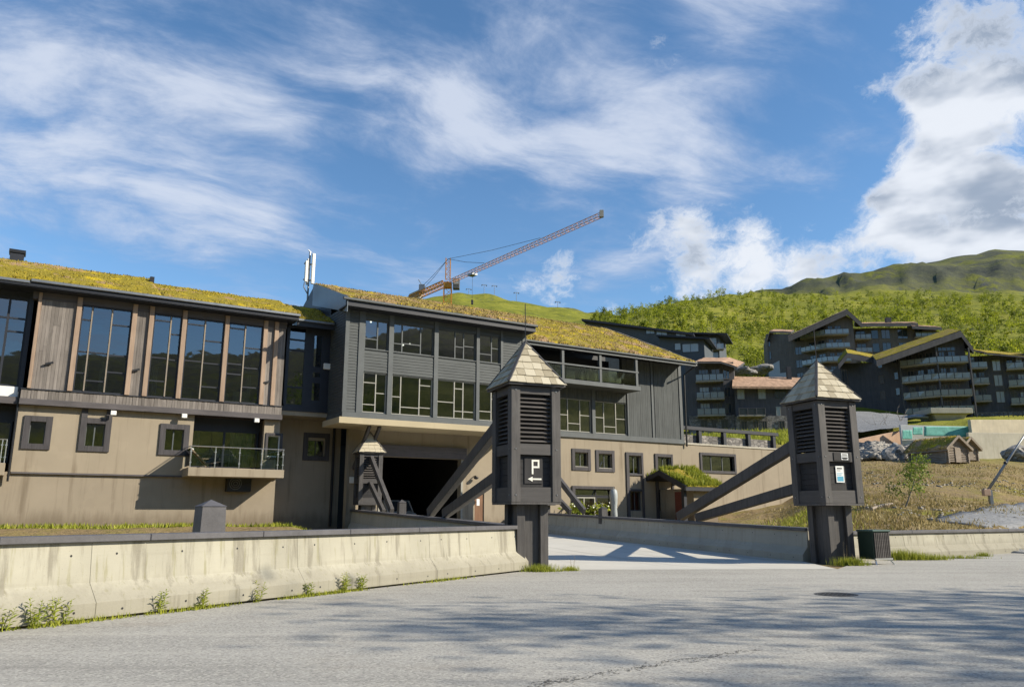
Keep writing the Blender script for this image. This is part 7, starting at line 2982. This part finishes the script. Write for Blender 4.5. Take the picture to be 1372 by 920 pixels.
# white utility box and grey boxes near the far tower
p = HF.world(14.9, -3.0, 1.0)
q = MB()
q.box(-.3, .3, -.2, .2, 0, .75)
ub = q.build("utility_box", plasticw, None, .02)
ub.location = (p.x, p.y, terrain_z(p.x, p.y))
ub.rotation_euler.z = HF.rz
tag(ub, "white utility box at the foot of the wall near the small tower", "box")


# ================================================================ weeds and grass
def weed(name, label, loc, h, seed, stems=3, mat=None, spread=.18, dry=False):
    rs = random.Random(seed)
    root = empty(name, loc, rs.uniform(0, 6))
    tag(root, label, "plant")
    st = MB()
    lv = MB()
    for s in range(stems):
        a = rs.uniform(0, 6.28)
        hh = h * rs.uniform(.55, 1.0)
        pts = limb_points((rs.uniform(-.04, .04), rs.uniform(-.04, .04), -.03), (cos(a) * .35, sin(a) * .35, 1), hh, 6, .10, rs, .08)
        st.tube(pts, .007, 4, .003)
        m = int(hh / .022)
        for i in range(m):
            t = .12 + .88 * i / m
            k = t * 6
            j = min(int(k), 5)
            p = pts[j].lerp(pts[j + 1], k - j)
            b = i * 2.4 + rs.uniform(-.4, .4)
            L = spread * (.45 + .75 * sin(pi * min(1, t * .85 + .12))) * rs.uniform(.6, 1.1)
            d = Vector((cos(b), sin(b), rs.uniform(.25, .8))).normalized()
            sd = d.cross(Vector((0, 0, 1))).normalized() * L * .13
            tipp = p + d * L + Vector((0, 0, -L * .15))
            mid = p + d * L * .5 + Vector((0, 0, L * .05))
            lv.add([p, mid - sd, tipp, mid + sd], [(0, 1, 2, 3)])
    st.build("stem", mat or leaf_weed, root)
    lv.build("leaves", mat or leaf_weed, root, fix=False)
    return root


wdefs = [(16, 842, .40, 2, "low broad weed at the left end of the stained wall foot"), (57, 838, .44, 5, "bushy green weed, the largest at the foot of the stained wall"), (78, 834, .66, 2, "tall upright weed beside the largest bushy one"),
         (88, 832, .45, 2, "thin weed just right of the tall upright one"), (202, 816, .42, 3, "single leafy weed rooted in the wall foot between the tie holes"), (262, 810, .36, 3, "short weed standing in a mossy crack of the wall foot"),
         (344, 802, .42, 3, "leafy weed with dark stems midway along the stained wall"), (412, 794, .30, 3, "small weed alone past the middle of the stained wall"), (462, 789, .46, 5, "dark clumped weed towards the tower end of the wall"),
         (497, 787, .40, 4, "yellowish weed next to the dark clump near the tower end")]
for i, (x, y, h, st, lab) in enumerate(wdefs):
    g = gnd(x, y + 4)
    # keep them at the wall foot: on the asphalt just outside it
    t = (g - WL0).dot(wl_dir)
    f = WL0 + wl_dir * t
    nrm = Vector((wl_dir.y, -wl_dir.x, 0))
    q = f + nrm * .07
    weed("wayside_weed", lab, (q.x, q.y, 0), h * 1.1, 100 + i, max(2, st), None, .115)


def tuft(name, label, c, n, rad, h, mat, seed, cat="grass", width=.010, zf=None):
    rs = np.random.default_rng(seed)
    P = np.stack([c[0] + rs.normal(0, rad[0], n), c[1] + rs.normal(0, rad[1], n), np.full(n, c[2])], 1)
    if zf:
        P[:, 2] = [zf(x, y) for x, y in P[:, :2]]
    v, t = blades(P - np.array(c), h * .4, h, width, .5, rs)
    o = inst(big_mesh("grass", v, t, mat), name)
    o.location = c
    tag(o, label, cat, kind="stuff")
    return o


g = gnd(724, 765)
tuft("grass_tuft", "green grass tuft at the foot of the tower with the P sign", (g.x, g.y, -.01), 700, (.28, .14), .26, grass_m, 1)
g = gnd(764, 764)
tuft("grass_tuft", "small lone grass tuft on the deck seam beside the P tower", (g.x, g.y, -.01), 260, (.10, .07), .18, grass_m, 2)
g = gnd(1140, 757)
tuft("grass_tuft", "grass tuft between the poster tower and the litter bin", (g.x, g.y, -.01), 800, (.22, .12), .32, grass_m, 3)
g = gnd(1211, 750)
tuft("grass_tuft", "tall grass clump at the wall just right of the litter bin", (g.x, g.y + .1, -.01), 900, (.32, .12), .45, grass_m, 4)
g = gnd(1242, 750)
tuft("grass_tuft", "second low grass clump along the wall past the litter bin", (g.x, g.y + .1, -.01), 700, (.38, .10), .30, grass_m, 5)
g = gnd(1286, 748)
tuft("grass_tuft", "sparse grass fringe further along the short concrete wall", (g.x, g.y + .15, -.01), 400, (.5, .07), .18, grass_m, 6)
g = gnd(1320, 745)
tuft("grass_tuft", "tiny grass tuft alone at the short wall's far stretch", (g.x, g.y + .1, -.01), 240, (.16, .07), .22, grass_m, 7)
for i, (x, y, h, lab) in enumerate(((712, 762, .9, "tall dry stalk against the P tower's foot"), (734, 762, .8, "dry flowering stalk beside the P tower's grass tuft"), (766, 762, .45, "thin dry stalk on the deck seam"),
                                    (1134, 756, .8, "dry stalk rising between the poster tower and its grass tuft"), (1148, 757, .5, "short dry stalk beside the litter bin"))):
    g = gnd(x, y)
    weed("dry_stalk", lab, (g.x, g.y, 0), h, 200 + i, 2, dry_m, .05)
# green corner of the bank beside the poster tower
pts = []
rsg = np.random.default_rng(15)
while len(pts) < 3800:
    p = plan(rsg.normal(1085, 32), exp(rsg.uniform(math.log(30), math.log(52))), 680)
    if (p - T2).dot(BL) < .9 or (p - WR0).dot(Vector((wr_dir.y, -wr_dir.x, 0))) > -.75:
        continue
    pts.append((p.x, p.y, terrain_z(p.x, p.y) - .02))
v, t = blades(np.array(pts), .10, .34, .028, .6, rsg)
o = inst(big_mesh("grass", v, t, grass_m), "bank_grass")
tag(o, "fresh green grass on the bank just behind the poster tower", "grass", kind="stuff")
# moss along the wall foot
rs = np.random.default_rng(3)
nrm = Vector((wl_dir.y, -wl_dir.x, 0))
pts = []
for c_t, wd_, n in ((1.0, .5, 260), (3.0, .5, 300), (5.4, .3, 200), (6.4, .4, 260), (10.0, .6, 200)):
    for k in range(n):
        q = WL0 + wl_dir * (c_t + rs.normal(0, wd_)) + nrm * (.06 + abs(rs.normal(0, .07)))
        pts.append((q.x, q.y, -.005))
v, t = blades(np.array(pts), .03, .11, .012, .7, rs)
o = inst(big_mesh("grass", v, t, grass_m), "moss_strip")
tag(o, "moss and short grass along the foot of the stained wall", "moss", kind="stuff")
# grass strip at the foot of the wing
pts = []
for k in range(5200):
    u_ = rs.uniform(-9, 15)
    yy = rs.uniform(-3.2, .0)
    if noise.noise((u_ * .5, yy, 3)) < -.05 and rs.random() < .8:
        continue
    q = HF.world(u_, yy, 0)
    pts.append((q.x, q.y, terrain_z(q.x, q.y)))
v, t = blades(np.array(pts), .05, .26, .035, .8, rs)
o = inst(big_mesh("grass", v, t, grass_m), "grass_strip")
tag(o, "strip of grass at the foot of the beige hotel wall", "grass", kind="stuff")
# grass on the bank behind the right-hand wall and on the terrace bank
pts = []
while len(pts) < 20000:
    x, Y = rs.uniform(1020, 1420), exp(rs.uniform(math.log(31), math.log(88)))
    p = plan(x, Y, 640)
    nz_ = noise.noise((p.x * .12, p.y * .12, 9))
    if nz_ + rs.uniform(-.4, .5) < .05:
        continue
    if x < 1095 and Y > 58:
        continue
    # not on the forecourt side of the wall, nor on the bridge
    w_ = p - WR0
    if w_.dot(Vector((wr_dir.y, -wr_dir.x, 0))) > -.7:
        continue
    d_ = p - T2
    if d_.dot(BL) < .8 and x < 1120:
        continue
    pts.append((p.x, p.y, terrain_z(p.x, p.y) - .02))
v, t = blades(np.array(pts), .06, .26, .035, .8, rs)
k = len(t)
o = inst(big_mesh("grass", v, t, leaf_mat("bank_grass", (.19, .15, .045), (.38, .30, .13), .25, .35)), "bank_grass")
tag(o, "dry and green grass on the bank behind the short wall", "grass", kind="stuff")
pts = []
for k in range(5200):
    x = rs.uniform(918, 1075)
    Y = rs.uniform(112, 131)
    p = plan(x, Y, 640)
    pts.append((p.x, p.y, terrain_z(p.x, p.y)))
v, t = blades(np.array(pts), .4, 1.1, .12, .5, rs)
o = inst(big_mesh("grass", v, t, grass_m), "meadow_strip")
tag(o, "strip of tall grass below the dark terrace houses", "grass", kind="stuff")
